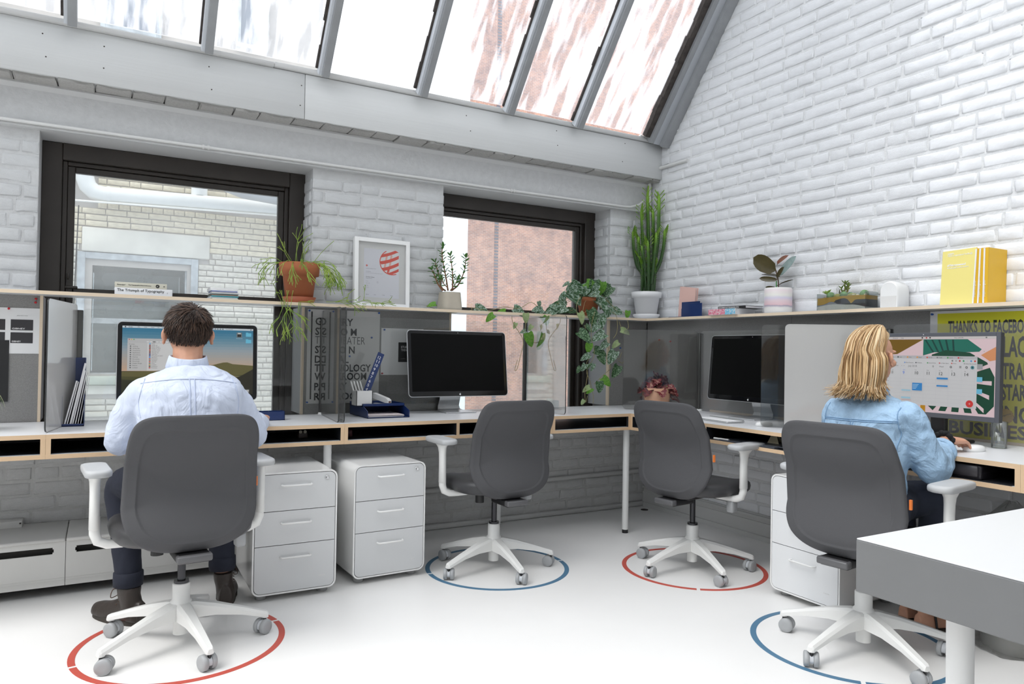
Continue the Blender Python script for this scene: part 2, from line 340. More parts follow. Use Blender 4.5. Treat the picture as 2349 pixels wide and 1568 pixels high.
# ------------------------------------------------------------ beam, ledge, fascia over the windows
mb = MB(); mb.box(-7.5, -2.452, -.03, .05, 2.36, 2.605); mb.box(-2.449, .098, -.03, .05, 2.36, 2.605)
t1 = empty('trim_1', (0, 0, 0), kind='structure')
for a, b in ((-7.5, -2.452), (-2.449, .098)): obj('fascia_board', MB().rbox(a, b, -.03, .05, 2.36, 2.606, .002, 1), BOARD, t1)
obj('cap_strip', MB().rbox(-7.5, -2.62, -.052, .06, 2.607, 2.632, .003, 1), mat('cap_paint', (.60, .60, .595), .55, bump=.3, bscale=20, aniso=(.1, 1, 4)), t1)
obj('cap_strip', MB().rbox(-2.618, .098, -.045, .06, 2.610, 2.638, .003, 1), MATS['cap_paint'], t1)
mb = MB(); rnd = random.Random(3)
for x, z in ((-3.66, 2.55), (-3.41, 2.545), (-3.645, 2.445), (-3.41, 2.44), (-2.94, 2.545), (-2.925, 2.43), (-2.47, 2.54), (-2.475, 2.43), (-1.47, 2.55), (-1.44, 2.46), (-.81, 2.565), (-.80, 2.47), (-.24, 2.57), (-.26, 2.44)):
    mb.cyl((x, -.0305, z), (x, -.028, z), .0035, n=8)
obj('nail_heads', mb, PUTTY, t1, kind='stuff')
t2 = empty('trim_2', (0, 0, 0), kind='structure')                    # broken brick ledge under the fascia
u = -4.6; k = 0; LB = brick_meshes(5, RAG, 8, 1.0)
while u < .07:
    L = rnd.uniform(.10, .19); L = min(L, .095-u)
    o = mk('brick', LB[k % 5], t2); o.matrix_local = M.Translation((u+L/2, .045, 2.362+rnd.uniform(-.004, .004))) @ M.Rotation(pi/2, 4, 'X') @ M.Diagonal((L-.006, .028, .135, 1)); u += L; k += 1
obj('ledge_core', MB().box(-7.5, .098, -.02, .13, 2.362, 2.40), RAG, t2)
t3 = empty('trim_3', (0, 0, 0), kind='structure')                    # steel channel over the windows
pf = [(.118, 2.352), (.082, 2.350), (.078, 2.338), (.100, 2.322), (.128, 2.300), (.136, 2.270), (.136, 2.185), (.124, 2.163), (.098, 2.152), (.062, 2.146), (.060, 2.130), (.42, 2.128), (.42, 2.352)]
mb = MB(); mb.loft([[(x, a, b) for a, b in pf] for x in (-7.5, .098)], 0, False); obj('steel_channel', mb, STEELP, t3)
mb = MB(); pts = [(-7.4, .052, 2.149)]+[(x, .052, 2.149) for x in (-5, -3, -1, -.20)]+[(-.12, .05, 2.152), (-.045, .045, 2.175), (-.005, .04, 2.21)]
mb.tube(pts, .0085, 10)
for x in (-2.95, -2.925, -1.10, -1.08): mb.tube([(x-.005, .052, 2.149), (x+.005, .052, 2.149)], .0125, 10)
P = thing('conduit', (-2, .05, 2.149), 'thin white conduit running along the lip of the steel beam over the windows', 'pipe'); wpart('tube', mb, PIPEP, P)
mb = MB(); mb.tube([(.072, .070, 1.50), (.072, .070, 2.425)], .0125, 12); mb.tube([(.072, .070, 2.405), (.072, .070, 2.428), (.074, .05, 2.440), (.082, .02, 2.443), (.09, -.30, 2.440)], .0125, 10); mb.tube([(.072, .070, 2.395), (.072, .07, 2.412)], .017, 12)
P = thing('conduit', (.072, .07, 1.5), 'white painted conduit rising in the corner behind the tall cactus', 'pipe'); wpart('tube', mb, PIPEP, P)

# ------------------------------------------------------------ windows
G_WIN = glass_mat('window_glass', (.93, .95, .96), .05, .22, (.90, .93, .95), 2.2, .35, .75)
G_WIN2 = glass_mat('clear_window_glass', (.95, .97, .98), .04, .10, (.95, .95, .95), 2.2, .35, .75)
def rect_frame(mb, x0, x1, z0, z1, y0, y1, wd, wt=None, wb=None, mi=0):
    wt = wt or wd; wb = wb or wd
    mb.rbox(x0, x0+wd, y0, y1, z0, z1, .003, 1, mi, sm=False); mb.rbox(x1-wd, x1, y0, y1, z0, z1, .003, 1, mi, sm=False)
    mb.rbox(x0+wd, x1-wd, y0, y1, z1-wt, z1, .003, 1, mi, sm=False); mb.rbox(x0+wd, x1-wd, y0, y1, z0, z0+wb, .003, 1, mi, sm=False)
def window(nm, x0, x1, gl):
    wd = empty(nm, (x0, .3, .575), kind='structure'); mb = MB(); rect_frame(mb, x0, x1, .575, 2.128, .28, .44, .088, .085, .07); rect_frame(mb, x0+.088, x1-.088, .60, 2.043, .31, .42, .022, .02, .02); wpart('window_frame', mb, BRONZE, wd)
    for z0, z1, y in ((1.36, 2.022, .325), (.60, 1.395, .365)):
        mb = MB(); rect_frame(mb, x0+.11, x1-.11, z0, z1, y, y+.036, .034, .030, .036); s = wpart('sash', mb, BRONZE, wd)
        wpart('pane', MB().box(x0+.142, x1-.142, y+.014, y+.018, z0+.03, z1-.025), gl, s)
    mb = MB(); mb.rbox(x0+.10, x0+.165, .312, .335, 1.392, 1.407, .003, 1); mb.rbox(x0+.118, x0+.126, .305, .325, 1.44, 1.47, .002, 1); wpart('sash_lock', mb, BRONZE, wd)
    mb = MB(); mb.box(x0-.02, x1+.02, .11, .30, .555, .575); wpart('window_sill', mb, BOARD, wd)
window('window_1', W1[0], W1[1], G_WIN); window('window_2', -1.70, W2[1], G_WIN2)

# ------------------------------------------------------------ sloping roof glazing
SK = empty('window_3', (0, -.05, 2.645), kind='structure')
d_ = V((0, -.626, .780)).normalized(); n_ = V((0, .780, .626)); o0 = V((0, -.05, 2.648)); LS = 3.9   # n_ points out of the room
def slab(mb, x0, x1, h0, h1, s0=0, s1=LS, mi=0):
    vv = [o0+V((x, 0, 0))+n_*h+d_*s for x in (x0, x1) for h in (h0, h1) for s in (s0, s1)]
    mb.add(vv, [(0, 1, 3, 2), (4, 6, 7, 5), (0, 4, 5, 1), (2, 3, 7, 6), (0, 2, 6, 4), (1, 5, 7, 3)], mi)
G_SKY = glass_mat('rain_streaked_roof_glass', (.97, .98, 1), .03, .60, (.97, .98, 1), 5, .42, .60, (3.0, .5, .5), vmin=.12)
mx = [-4.73, -4.14, -3.55, -2.957, -2.365, -1.785, -1.198, -.672]
for x in mx:
    mb = MB(); slab(mb, x-.010, x+.028, -.075, .01, -.02); wpart('glazing_bar', mb, MULL, SK)
    mb = MB(); slab(mb, x-.026, x-.004, -.052, .0, -.02); b_ = wpart('bar_lip', mb, MULLL, SK)
    mb = MB(); rg = random.Random(int(x*100)); s = 0
    while s < LS:
        ds = rg.uniform(.05, .16); slab(mb, x-.030-rg.uniform(.002, .014), x-.024, -.012, .003, s, min(s+ds, LS)); s += ds
    wpart('putty_line', mb, PUTTY, SK, kind='stuff')
mb = MB(); slab(mb, -.055, -.02, -.05, .02, -.03); slab(mb, .03, .098, -.09, .02, -.03); wpart('glazing_bar', mb, MULL, SK)
mb = MB(); slab(mb, -.02, .03, -.055, .02, -.03); wpart('bar_lip', mb, mat('grey_bar_lip', (.42, .44, .47), .45), SK)
mb = MB(); rg = random.Random(4); s = 0
while s < LS:
    ds = rg.uniform(.04, .12); slab(mb, -.095-rg.uniform(0, .012), -.05, -.03, .012, s, min(LS, s+ds)); s += ds
wpart('putty_line', mb, PUTTY, SK, kind='stuff')
xs = mx+[-.06]
for a, b in zip(xs[:-1], xs[1:]):
    mb = MB(); slab(mb, a, b, .004, .010); wpart('pane', mb, G_SKY, SK)
mb = MB(); rg = random.Random(8)
for k in range(9): mb.ball((-.10+.014*k+rg.uniform(-.004, .004), -.03, 2.642+rg.uniform(0, .006)), (.012, .012, .007), 8)
wpart('caulk_lump', mb, mat('white_caulk', (.85, .85, .84), .7), SK)

# ------------------------------------------------------------ wall fittings under the desks
RC = mat('grey_painted_sheet_metal', (.60, .595, .575), .5, var=.03, vscale=5, bump=.1, bscale=25)
P = thing('radiator_cover', (-3.4, -.1, .04), 'long low grey metal radiator cover with dark slots behind the seated man', 'radiator')
for x0, x1 in ((-7.0, -3.512), (-3.510, -2.60)):
    mb = MB(); mb.box(x0, x1, -.276, -.27, .045, .186); mb.rbox(x0, x1, -.285, .094, .238, .254, .006, 2)
    sl = [(-6.9, -5.2), (-5.05, -3.555)] if x0 < -5 else [(-3.475, -2.68)]
    xx = x0
    for a, b in sl:
        mb.box(xx, a, -.276, -.27, .186, .240); xx = b
    mb.box(xx, x1, -.276, -.27, .186, .240)
    for a, b in sl:                                                   # rounded slot ends and the strip above the slot
        mb.box(a, b, -.276, -.27, .215, .240)
        for e, sg in ((a, 1), (b, -1)):
            for k in range(4):
                z0 = .186+.029*k/4; z1 = .186+.029*(k+1)/4; zc = ((z0+z1)/2-.2005)/.0145; mb.box(min(e, e+sg*.0145*(1-math.sqrt(max(0, 1-zc*zc)))), max(e, e+sg*.0145*(1-math.sqrt(max(0, 1-zc*zc)))), -.276, -.27, z0, z1)
    mb.box(x0, x1, -.278, -.274, .066, .069); mb.box(x0, x1, -.278, -.274, .078, .080)
    wpart('panel', mb, RC, P)
mb = MB(); mb.box(-6.9, -2.7, -.24, .06, .05, .22); wpart('radiator_core', mb, mat('dark_core', (.05, .047, .043), .9), P)  # plain dark block filling the space behind the slots
mb = MB(); mb.box(-7, -6.98, -.27, .09, 0, .05); mb.box(-2.62, -2.60, -.27, .09, 0, .05); mb.box(-4.5, -4.48, -.2, .09, 0, .05); wpart('foot_brackets', mb, RC, P, kind='stuff')
P = thing('junction_box', (-3.85, .06, .19), 'pale grey metal junction box above the radiator cover by the wall pipe', 'junction box')
mb = MB(); mb.rbox(-4.02, -3.695, .02, .105, .185, .284, .004); wpart('box', mb, RC, P); mb = MB()
for z in (.196, .273): mb.cyl((-3.703, .0195, z), (-3.703, .017, z), .004, n=8)
wpart('screws', mb, PUTTY, P, kind='stuff')
mb = MB(); mb.tube([(-3.69, .07, .222), (-2.9, .075, .232), (-2.2, .078, .24), (-1, .08, .247), (0.06, .082, .258)], .016, 10); mb.tube([(-3.70, .07, .222), (-3.675, .07, .222)], .021, 10); mb.tube([(-3.695, .05, .19), (-3.66, .05, .205), (-3.60, .058, .212), (-2.6, .064, .222)], .004, 6)
P = thing('wall_pipe', (-2, .08, .23), 'grey painted pipe running low along the wall under the desks', 'pipe'); wpart('tube', mb, mat('grey_pipe_paint', (.52, .52, .51), .55, bump=.3, bscale=30), P)
P = thing('floor_grommet', (-.02, -.03, 0), 'small dark round floor plug in the corner under the desk', 'plug'); obj('disc', MB().lathe([(.026, 0), (.026, .003), (.014, .004), (.012, .001)], 20), PUTTY, P)

# ------------------------------------------------------------ outside: tan brick house across the yard
TAN = mat('tan_brick', (.80, .72, .56), .85, var=.16, vscale=3.5, bump=.5, bscale=20); TAN2 = mat('pale_worn_brick', (.68, .645, .57), .85, var=.16, vscale=3, bump=.5, bscale=20)
TMORT = mat('grey_old_mortar', (.50, .47, .44), .95, var=.12, vscale=3)
STONE = mat('worn_limestone', (.76, .73, .66), .85, var=.14, vscale=2.5, bump=.6, bscale=9)
STONE2 = mat('flaking_grey_stone', (.50, .53, .55), .85, var=.3, vscale=9, bump=.6, bscale=22)
P = thing('building', (-2.5, 5.2, -3), 'pale tan brick house with a stone framed window seen through the larger window', 'building')
mb = MB(); mb.box(-9, -3.49, 5.215, 6.2, -3, 9); mb.box(-2.53, -1.0, 5.215, 6.2, -3, 9); mb.box(-3.49, -2.53, 5.215, 6.2, -3, .78); mb.box(-3.49, -2.53, 5.215, 6.2, 1.98, 9); wpart('wall', mb, TMORT, P)
def blk(z):
    o = []
    if 2.09 < z < 2.42: o.append((-3.60, -2.292))
    if .50 < z < 2.14: o.append((-3.64, -2.41))
    if 2.68 < z < 2.84: o.append((-3.5, 0))
    if z > 2.62: o.append((-3.9, -3.45))
    return o
bc = courses(-3.75, -1.38, .30, 3.12, .068, .225, .009, 21, None, .1, 0, blk)
TB = brick_meshes(5, TAN, 31, .25); TB2 = brick_meshes(5, TAN2, 32, .25); pb = lambda u, z, p: M.Translation((u, 5.225+p, z))
bc.sort(key=lambda c: -c[1]); inv = parent_world(P).inverted(); pb2 = lambda u, z, p: inv @ pb(u, z, p)
hi = [c for c in bc[:300] if c[1] > 2.2]; lo = [c for c in bc[:300] if c[1] <= 2.2]
lay(P, TB, hi, .05, pb2); lay(P, TB2, lo, .05, pb2)
if bc[300:]: lay_joined('brickwork', P, TB2, bc[300:], .05, pb2, TAN2)
wpart('lintel', MB().rbox(-3.595, -2.296, 5.17, 5.3, 2.130, 2.395, .012), STONE, P)
mb = MB(); rect_frame(mb, -3.635, -2.415, .70, 2.122, 5.185, 5.26, .075, .07, .05); sr = wpart('stone_surround', mb, STONE2, P)
mb = MB(); rect_frame(mb, -3.56, -2.49, .75, 2.05, 5.23, 5.30, .06, .06, .04); mb.box(-3.5, -2.52, 5.235, 5.28, 1.34, 1.40); f = wpart('window', mb, mat('grey_window_timber', (.44, .46, .47), .7, var=.3, vscale=14), P)
wpart('pane', MB().box(-3.51, -2.53, 5.26, 5.265, .78, 2.0), glass_mat('far_window_glass', (.93, .96, .96), .12, .35, (.90, .95, .95), 2, .3, .7), f)
wpart('sill', MB().rbox(-3.66, -2.40, 5.12, 5.3, .66, .755, .01), mat('mossy_stone', (.50, .54, .46), .9, var=.2, vscale=8), P); wpart('sill_course', MB().rbox(-3.64, -2.42, 5.18, 5.3, .555, .655, .008), STONE, P)
mb = MB(); mb.box(-3.48, -2.54, 6.1, 6.15, .7, 2.1); wpart('inner_wall', mb, mat('far_room_white', (.80, .82, .82), .8), P)
bk = [(-3.05, -2.96, 1.60, 1.63, (.55, .16, .16)), (-3.03, -2.98, 1.63, 1.66, (.16, .18, .22)), (-2.86, -2.73, 1.575, 1.67, (.25, .26, .30))]+[(-2.66, -2.50, 1.42+.03*k, 1.445+.03*k, c) for k, c in enumerate([(.5, .5, .5), (.45, .25, .25), (.6, .62, .62), (.3, .33, .4), (.55, .5, .42), (.6, .3, .3)])]
for x0, x1, z0, z1, c in bk: obj('far_block', MB().box(x0, x1, 5.55, 5.68, z0, z1), mat('far_block_%d_%d' % (x0*100, z0*1000), c, .8), label='faint object inside the tan house window, '+['coral box', 'slate box on the coral one', 'dark picture', 'lowest book of the pile', 'second book up', 'third book up', 'fourth book up', 'fifth book up', 'topmost book'][len([1 for q in bpy.data.objects if q.name.startswith('far_block')])], cat='ornament', group='things inside the far window')  # small coloured blocks set behind the far pane
DU = mat('white_duct', (.84, .84, .82), .5)
q = thing('exhaust_duct', (-2.5, 5.0, 2.75), 'fat white pipe crossing the tan brick house under the window head', 'pipe')
mb = MB(); mb.tube([(-3.58, 5.06, 3.6), (-3.58, 5.06, 3.0), (-3.577, 5.06, 2.90), (-3.55, 5.06, 2.82), (-3.49, 5.06, 2.765), (-3.40, 5.06, 2.745), (-2.6, 5.06, 2.765), (-1.0, 5.06, 2.80), (0, 5.06, 2.83)], .088, 18)
for a, b in (((-3.58, 5.06, 2.96), (-3.58, 5.06, 2.99)), ((-3.37, 5.06, 2.745), (-3.34, 5.06, 2.746))): mb.tube([a, b], .094, 18)
mb.tube([(-2.43, 5.10, 3.5), (-2.43, 5.10, 2.85)], .088, 16); wpart('duct', mb, DU, q)
mb = MB(); mb.tube([(-4, 5.0, 2.632), (-1.2, 5.0, 2.712)], .011, 8); wpart('reflection_line', mb, mat('reflection_white', (.95, .93, .88), .4), q)  # bright tube stands in for a strip light's reflection in the window
mb = MB(); mb.tube([(-2.6, 4.6, 3.32), (-2.3, 4.62, 3.02), (-2.0, 4.65, 2.94), (-1.3, 4.7, 2.90), (-.4, 4.75, 2.90)], .15, 18); wpart('elbow', mb, mat('grey_galvanised_duct', (.55, .56, .58), .5, var=.15, vscale=4), q)
mb = MB(); mb.tube([(-3.63, 5.05, 2.6), (-3.66, 5.05, 1.2), (-3.67, 5.05, .2)], .006, 6); q2 = thing('cable', (-3.65, 5.05, .2), 'thin dark cable hanging down the front of the tan house', 'cable'); wpart('wire', mb, BLACKP, q2)
for x0, x1, z0, z1 in ((-3.47, -2.86, 4.62, 6.2), (-2.05, -1.68, 4.72, 6.0)):
    mb = MB(); rect_frame(mb, x0, x1, z0, z1, 5.16, 5.24, .05); mb.box(x0, x1, 5.17, 5.22, (z0+z1)/2-.02, (z0+z1)/2+.02); f = wpart('window', mb, STONE2, P); wpart('pane', MB().box(x0+.03, x1-.03, 5.19, 5.2, z0+.03, z1-.03), mat('dim_pane', (.18, .21, .25), .2), f)
# red brick block farther off
RB = brick_mat('red_brick_facade', (.50, .27, .20), (.34, .20, .17), (.58, .50, .45), .215, .068)
P = thing('building', (16, 24, -6), 'tall pinkish red brick block with a dark brick stripe seen through the narrower window', 'building')
wpart('wall', MB().prism([(10.25, 24), (30, 24), (30, 34), (15.4, 34)], 42, z0=-8), RB, P)
mb = MB(); z = -6
while z < 33: mb.box(11.55, 11.74, 23.985, 24.05, z, z+.085); z += .136
wpart('dark_quoins', mb, mat('dark_blue_brick', (.16, .15, .17), .9), P, kind='stuff')
mb = MB(); rect_frame(mb, 17.2, 18.6, 18.2, 21, 23.9, 24.05, .12); f = wpart('window', mb, mat('far_dark_frame', (.10, .07, .07), .8), P); wpart('pane', MB().box(17.3, 18.5, 23.95, 23.99, 18.3, 20.9), mat('far_pane', (.45, .50, .52), .3), f)
obj('ground', MB().box(-40, 60, .6, 80, -8.2, -8), mat('yard_concrete', (.35, .35, .34), .9), kind='structure')
# ============================================================ furniture
def ply(name, axis):
    return ramp_mat(name, [(0, (.62, .42, .25)), (.16, (.78, .58, .38)), (.24, (.46, .28, .15)), (.42, (.80, .62, .42)), (.60, (.74, .53, .33)), (.68, (.50, .31, .17)), (.84, (.80, .60, .40)), (1, (.62, .42, .25))], 'Object', axis, 230, .45, 14, .55, wave=True)
PLY = ply('birch_plywood_edge', 2); PLYV = ply('birch_plywood_upright', 0); PLYVY = ply('birch_plywood_upright_side', 1)
PLYL = ramp_mat('pale_plywood_edge', [(0, (.76, .62, .46)), (.3, (.84, .71, .55)), (.45, (.70, .54, .38)), (.7, (.86, .73, .57)), (1, (.76, .62, .46))], 'Object', 2, 190, .35, 12, .55, wave=True)
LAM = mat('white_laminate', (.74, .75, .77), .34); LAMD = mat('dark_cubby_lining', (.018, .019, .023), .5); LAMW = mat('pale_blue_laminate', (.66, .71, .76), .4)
TOPZ, BZ = .74, .6405; T_ = .018; YF, XF = -.545, -.5718
def desk(name, label, horiz, divs, legs, group='desks along the walls'):
    """horiz: list of (x0,x1,y0,y1) footprints; divs: (x0,x1,y0,y1,axis)"""
    x0, x1, y0, y1 = horiz[0]; P = thing(name, ((x0+x1)/2, (y0+y1)/2, 0), label, 'desk', group)
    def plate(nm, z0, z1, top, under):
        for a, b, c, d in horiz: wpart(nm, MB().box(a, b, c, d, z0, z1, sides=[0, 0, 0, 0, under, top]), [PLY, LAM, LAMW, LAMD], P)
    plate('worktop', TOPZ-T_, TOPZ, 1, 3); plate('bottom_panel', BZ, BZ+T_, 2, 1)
    for a, b, c, d, ax in divs:
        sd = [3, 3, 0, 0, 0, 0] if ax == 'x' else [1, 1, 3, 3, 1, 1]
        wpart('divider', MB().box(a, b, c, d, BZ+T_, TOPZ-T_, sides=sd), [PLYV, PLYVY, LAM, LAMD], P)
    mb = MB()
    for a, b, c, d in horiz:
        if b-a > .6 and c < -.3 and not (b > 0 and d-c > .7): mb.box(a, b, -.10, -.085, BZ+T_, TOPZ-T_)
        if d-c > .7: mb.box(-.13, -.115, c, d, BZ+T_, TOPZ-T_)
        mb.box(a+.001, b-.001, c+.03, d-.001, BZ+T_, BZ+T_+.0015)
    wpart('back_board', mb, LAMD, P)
    for lx, ly in legs:
        l = wpart('leg', MB().tube([(lx, ly, .022), (lx, ly, BZ)], .0195, 20), WHITE, P); wpart('foot_cap', MB().tube([(lx, ly, 0), (lx, ly, .022)], .0185, 20), BLACKP, l)
    return P
desk('desk', 'white desk with plywood edges at the end of the row beside the spider plant', [(-5.0, -3.5815, YF, .035)], [(-3.5995, -3.5815, YF, -.06, 'x'), (-4.3, -4.282, YF, -.06, 'x')], [(-4.9, -.485)])
desk('desk', 'white desk with plywood edges and open cubbies where the man sits', [(-3.581, -2.3495, YF, .035)], [(-3.581, -3.563, YF, -.06, 'x'), (-2.3675, -2.3495, YF, -.06, 'x'), (-2.95, -2.932, YF, -.06, 'x')], [(-2.414, -.485)])
desk('desk', 'white desk with plywood edges carrying the blank monitor and blue letter tray', [(-2.349, -1.1385, YF, .035)], [(-2.349, -2.331, YF, -.06, 'x'), (-1.744, -1.726, YF, -.06, 'x'), (-1.1565, -1.1385, YF, -.06, 'x')], [(-1.20, -.02)])
desk('corner_desk', 'corner desk with plywood edges turning between the two walls', [(-1.138, XF, YF, .035), (XF, .035, -1.180, .035)], [(-1.138, -1.120, YF, -.06, 'x'), (XF-.018, XF, YF, YF+.018, 'x'), (XF, XF+.45, YF-.018, YF, 'y'), (XF, -.06, -1.180, -1.162, 'y')], [(-.5555, -.485)])
desk('desk', 'white desk with plywood edges along the brick wall where the woman sits', [(XF, .035, -2.70, -1.1805)], [(XF, -.06, -2.70, -2.682, 'y'), (XF+.12, -.06, -2.02, -2.002, 'y')], [(-.12, -2.6)])
desk('desk', 'white desk end with plywood edges beyond the woman', [(XF, .035, -4.0, -2.7005)], [(XF, -.06, -2.7185, -2.7005, 'y')], [(-.485, -3.9)])

# ------------------------------------------------------------ long shelf and pinboards
SZ0, SZ1 = 1.3345, 1.351; SHU = mat('grey_shelf_laminate', (.45, .45, .44), .5)
P = thing('shelf', (-2.5, 0, SZ0), 'long white shelf with a plywood edge across the windows', 'shelf')
mb = MB(); mb.prism([(-6, -.1), (-.085, -.1), (.098, .104), (-6, .104)], SZ1-SZ0, 1, T=M.Translation((0, 0, SZ0)), mi_side=0); wpart('board', mb, [PLYL, LAM], P)
P = thing('shelf', (0, -2, SZ0), 'long white shelf with a plywood edge along the white brick wall', 'shelf')
mb = MB(); mb.prism([(-.0845, -.1005), (-.085, -4.2), (.098, -4.2), (.0985, .1035)], SZ1-SZ0, 1, T=M.Translation((0, 0, SZ0)), mi_side=0); wpart('board', mb, [PLYL, LAM], P)
FELT = mat('grey_felt', (.30, .295, .29), .95, var=.16, vscale=220, bump=.3, bscale=300, spec=.1)
PSIDE = mat('grey_panel_return', (.42, .43, .44), .6)
def pinboard(label, x0, x1, edges):
    P = thing('pinboard', ((x0+x1)/2, .05, TOPZ), label, 'pinboard', 'grey felt pinboards')
    wpart('felt', MB().box(x0, x1, .040, .046, TOPZ, SZ0), FELT, P); wpart('backing', MB().box(x0, x1, .046, .094, TOPZ, SZ0), PSIDE, P)
    for x in edges:
        wpart('edge_strip', MB().box(x-.006, x+.006, .037, .060, TOPZ, SZ0), PLYL, P)
        wpart('side_return', MB().box(x-.004, x+.004, .060, .275, TOPZ, SZ0), PSIDE, P)
pinboard('grey felt pinboard with the white card sheet, beside the spider plant', -5, -3.648, [-3.642]); pinboard('grey felt pinboard between the windows holding the big lettered poster', -2.412, -1.527, [-2.418, -1.522])
pinboard('short dark felt pinboard in the corner behind the trailing vine', -.296, .034, [-.302])
P = thing('pinboard', (.05, -2, TOPZ), 'long grey felt pinboard on the side wall behind the yellow poster', 'pinboard', 'grey felt pinboards')
for a, b in ((-1.22, .034), (-2.60, -1.222), (-4.2, -2.602)):
    wpart('felt', MB().box(.040, .046, a, b, TOPZ, SZ0), FELT, P); wpart('backing', MB().box(.046, .092, a, b, TOPZ, SZ0), PSIDE, P)
wpart('base_strip', MB().box(.028, .040, -4.2, -.6, TOPZ, TOPZ+.012), PLYL, P)

# ------------------------------------------------------------ acrylic desk screens
SMOKE = glass_mat('smoked_acrylic', (.80, .80, .79), .045, .05, (.8, .8, .8), 3, .3, .7, rough=.04); CLEAR = glass_mat('clear_acrylic', (.93, .935, .93), .02)
HAZED = glass_mat('haze_painted_acrylic', (.86, .86, .85), .10, .42, (.86, .85, .83), 2, .1, .2, rough=.10, film=True)  # diffuse white film paints in the haze of room reflections
CLEAR2 = glass_mat('painted_reflection_acrylic', (.95, .95, .95), .05, .07, (.8, .8, .8), 2, .1, .2, rough=.2, film=True)  # thin diffuse film paints the bright room's reflection onto the sheet
ACE = mat('dark_acrylic_edge', (.035, .037, .037), .25); POSTM = mat('dark_aluminium_post', (.11, .11, .105), .35, metal=.8)
def rpanel(mb, a, b, z0, z1, th, r=.022, mi=0):
    """upright sheet from a to b with rounded corners"""
    a = V((*a, 0)); b = V((*b, 0)); L = (b-a).length; u = (b-a).normalized(); nn = V((-u.y, u.x, 0)); o = []
    for cx, cz, s in ((L-r, z0+r, -pi/2), (L-r, z1-r, 0), (r, z1-r, pi/2), (r, z0+r, pi)):
        for k in range(5): t = s+k*pi/8; o.append((cx+r*cos(t), cz+r*sin(t)))
    T = M(((u.x, 0, nn.x, a.x-nn.x*th/2), (u.y, 0, nn.y, a.y-nn.y*th/2), (0, 1, 0, 0), (0, 0, 0, 1))); mb.prism(o, th, mi, T=T, mi_side=1)
def screen(label, sheets, posts, edges=True):
    P = thing('desk_screen', (*sheets[0][0], TOPZ), label, 'desk screen', 'clear desk screens')
    for a, b, z1, ms in sheets: mb = MB(); rpanel(mb, a, b, TOPZ+.002, z1, .006); wpart('sheet', mb, [ms, ACE if ms not in (CLEAR, CLEAR2) else ms], P)
    for x, y, z1 in posts: wpart('post', MB().rbox(x-.016, x+.016, y-.012, y+.012, TOPZ, z1, .004), POSTM, P); wpart('post_foot', MB().lathe([(.022, 0), (.022, .006), (.016, .012)], 16, (x, y, TOPZ)), WHITE, P)
    return P
screen('acrylic screen around the seated man, hazy side sheet at the file holder', [((-3.588, -.49), (-3.497, -.005), 1.297, HAZED), ((-3.475, .012), (-2.33, .014), 1.280, CLEAR), ((-2.365, -.495), (-2.322, -.005), 1.316, SMOKE)], [(-3.486, .01, 1.272), (-2.312, .012, 1.278)])
screen('acrylic screen around the blank monitor with the blue letter tray', [((-2.339, -.505), (-2.296, -.005), 1.316, SMOKE), ((-2.285, .014), (-1.01, .014), 1.292, CLEAR), ((-1.028, -.51), (-.998, -.01), 1.325, SMOKE)], [(-.995, .012, 1.295)])
screen('acrylic screen in the corner beside the pink leaved plant', [((-.418, -.27), (.008, -.505), 1.262, SMOKE), ((.014, -.53), (.014, -1.77), 1.258, CLEAR2), ((-.436, -1.425), (.002, -1.775), 1.266, SMOKE)], [(.014, -.522, 1.245), (.014, -1.795, 1.25)])
screen('hazy acrylic screen at the woman, nearest the blonde head', [((-.405, -1.545), (.004, -1.812), 1.268, HAZED), ((.014, -1.85), (.014, -3.2), 1.270, CLEAR2)], [(.014, -1.832, 1.25)])

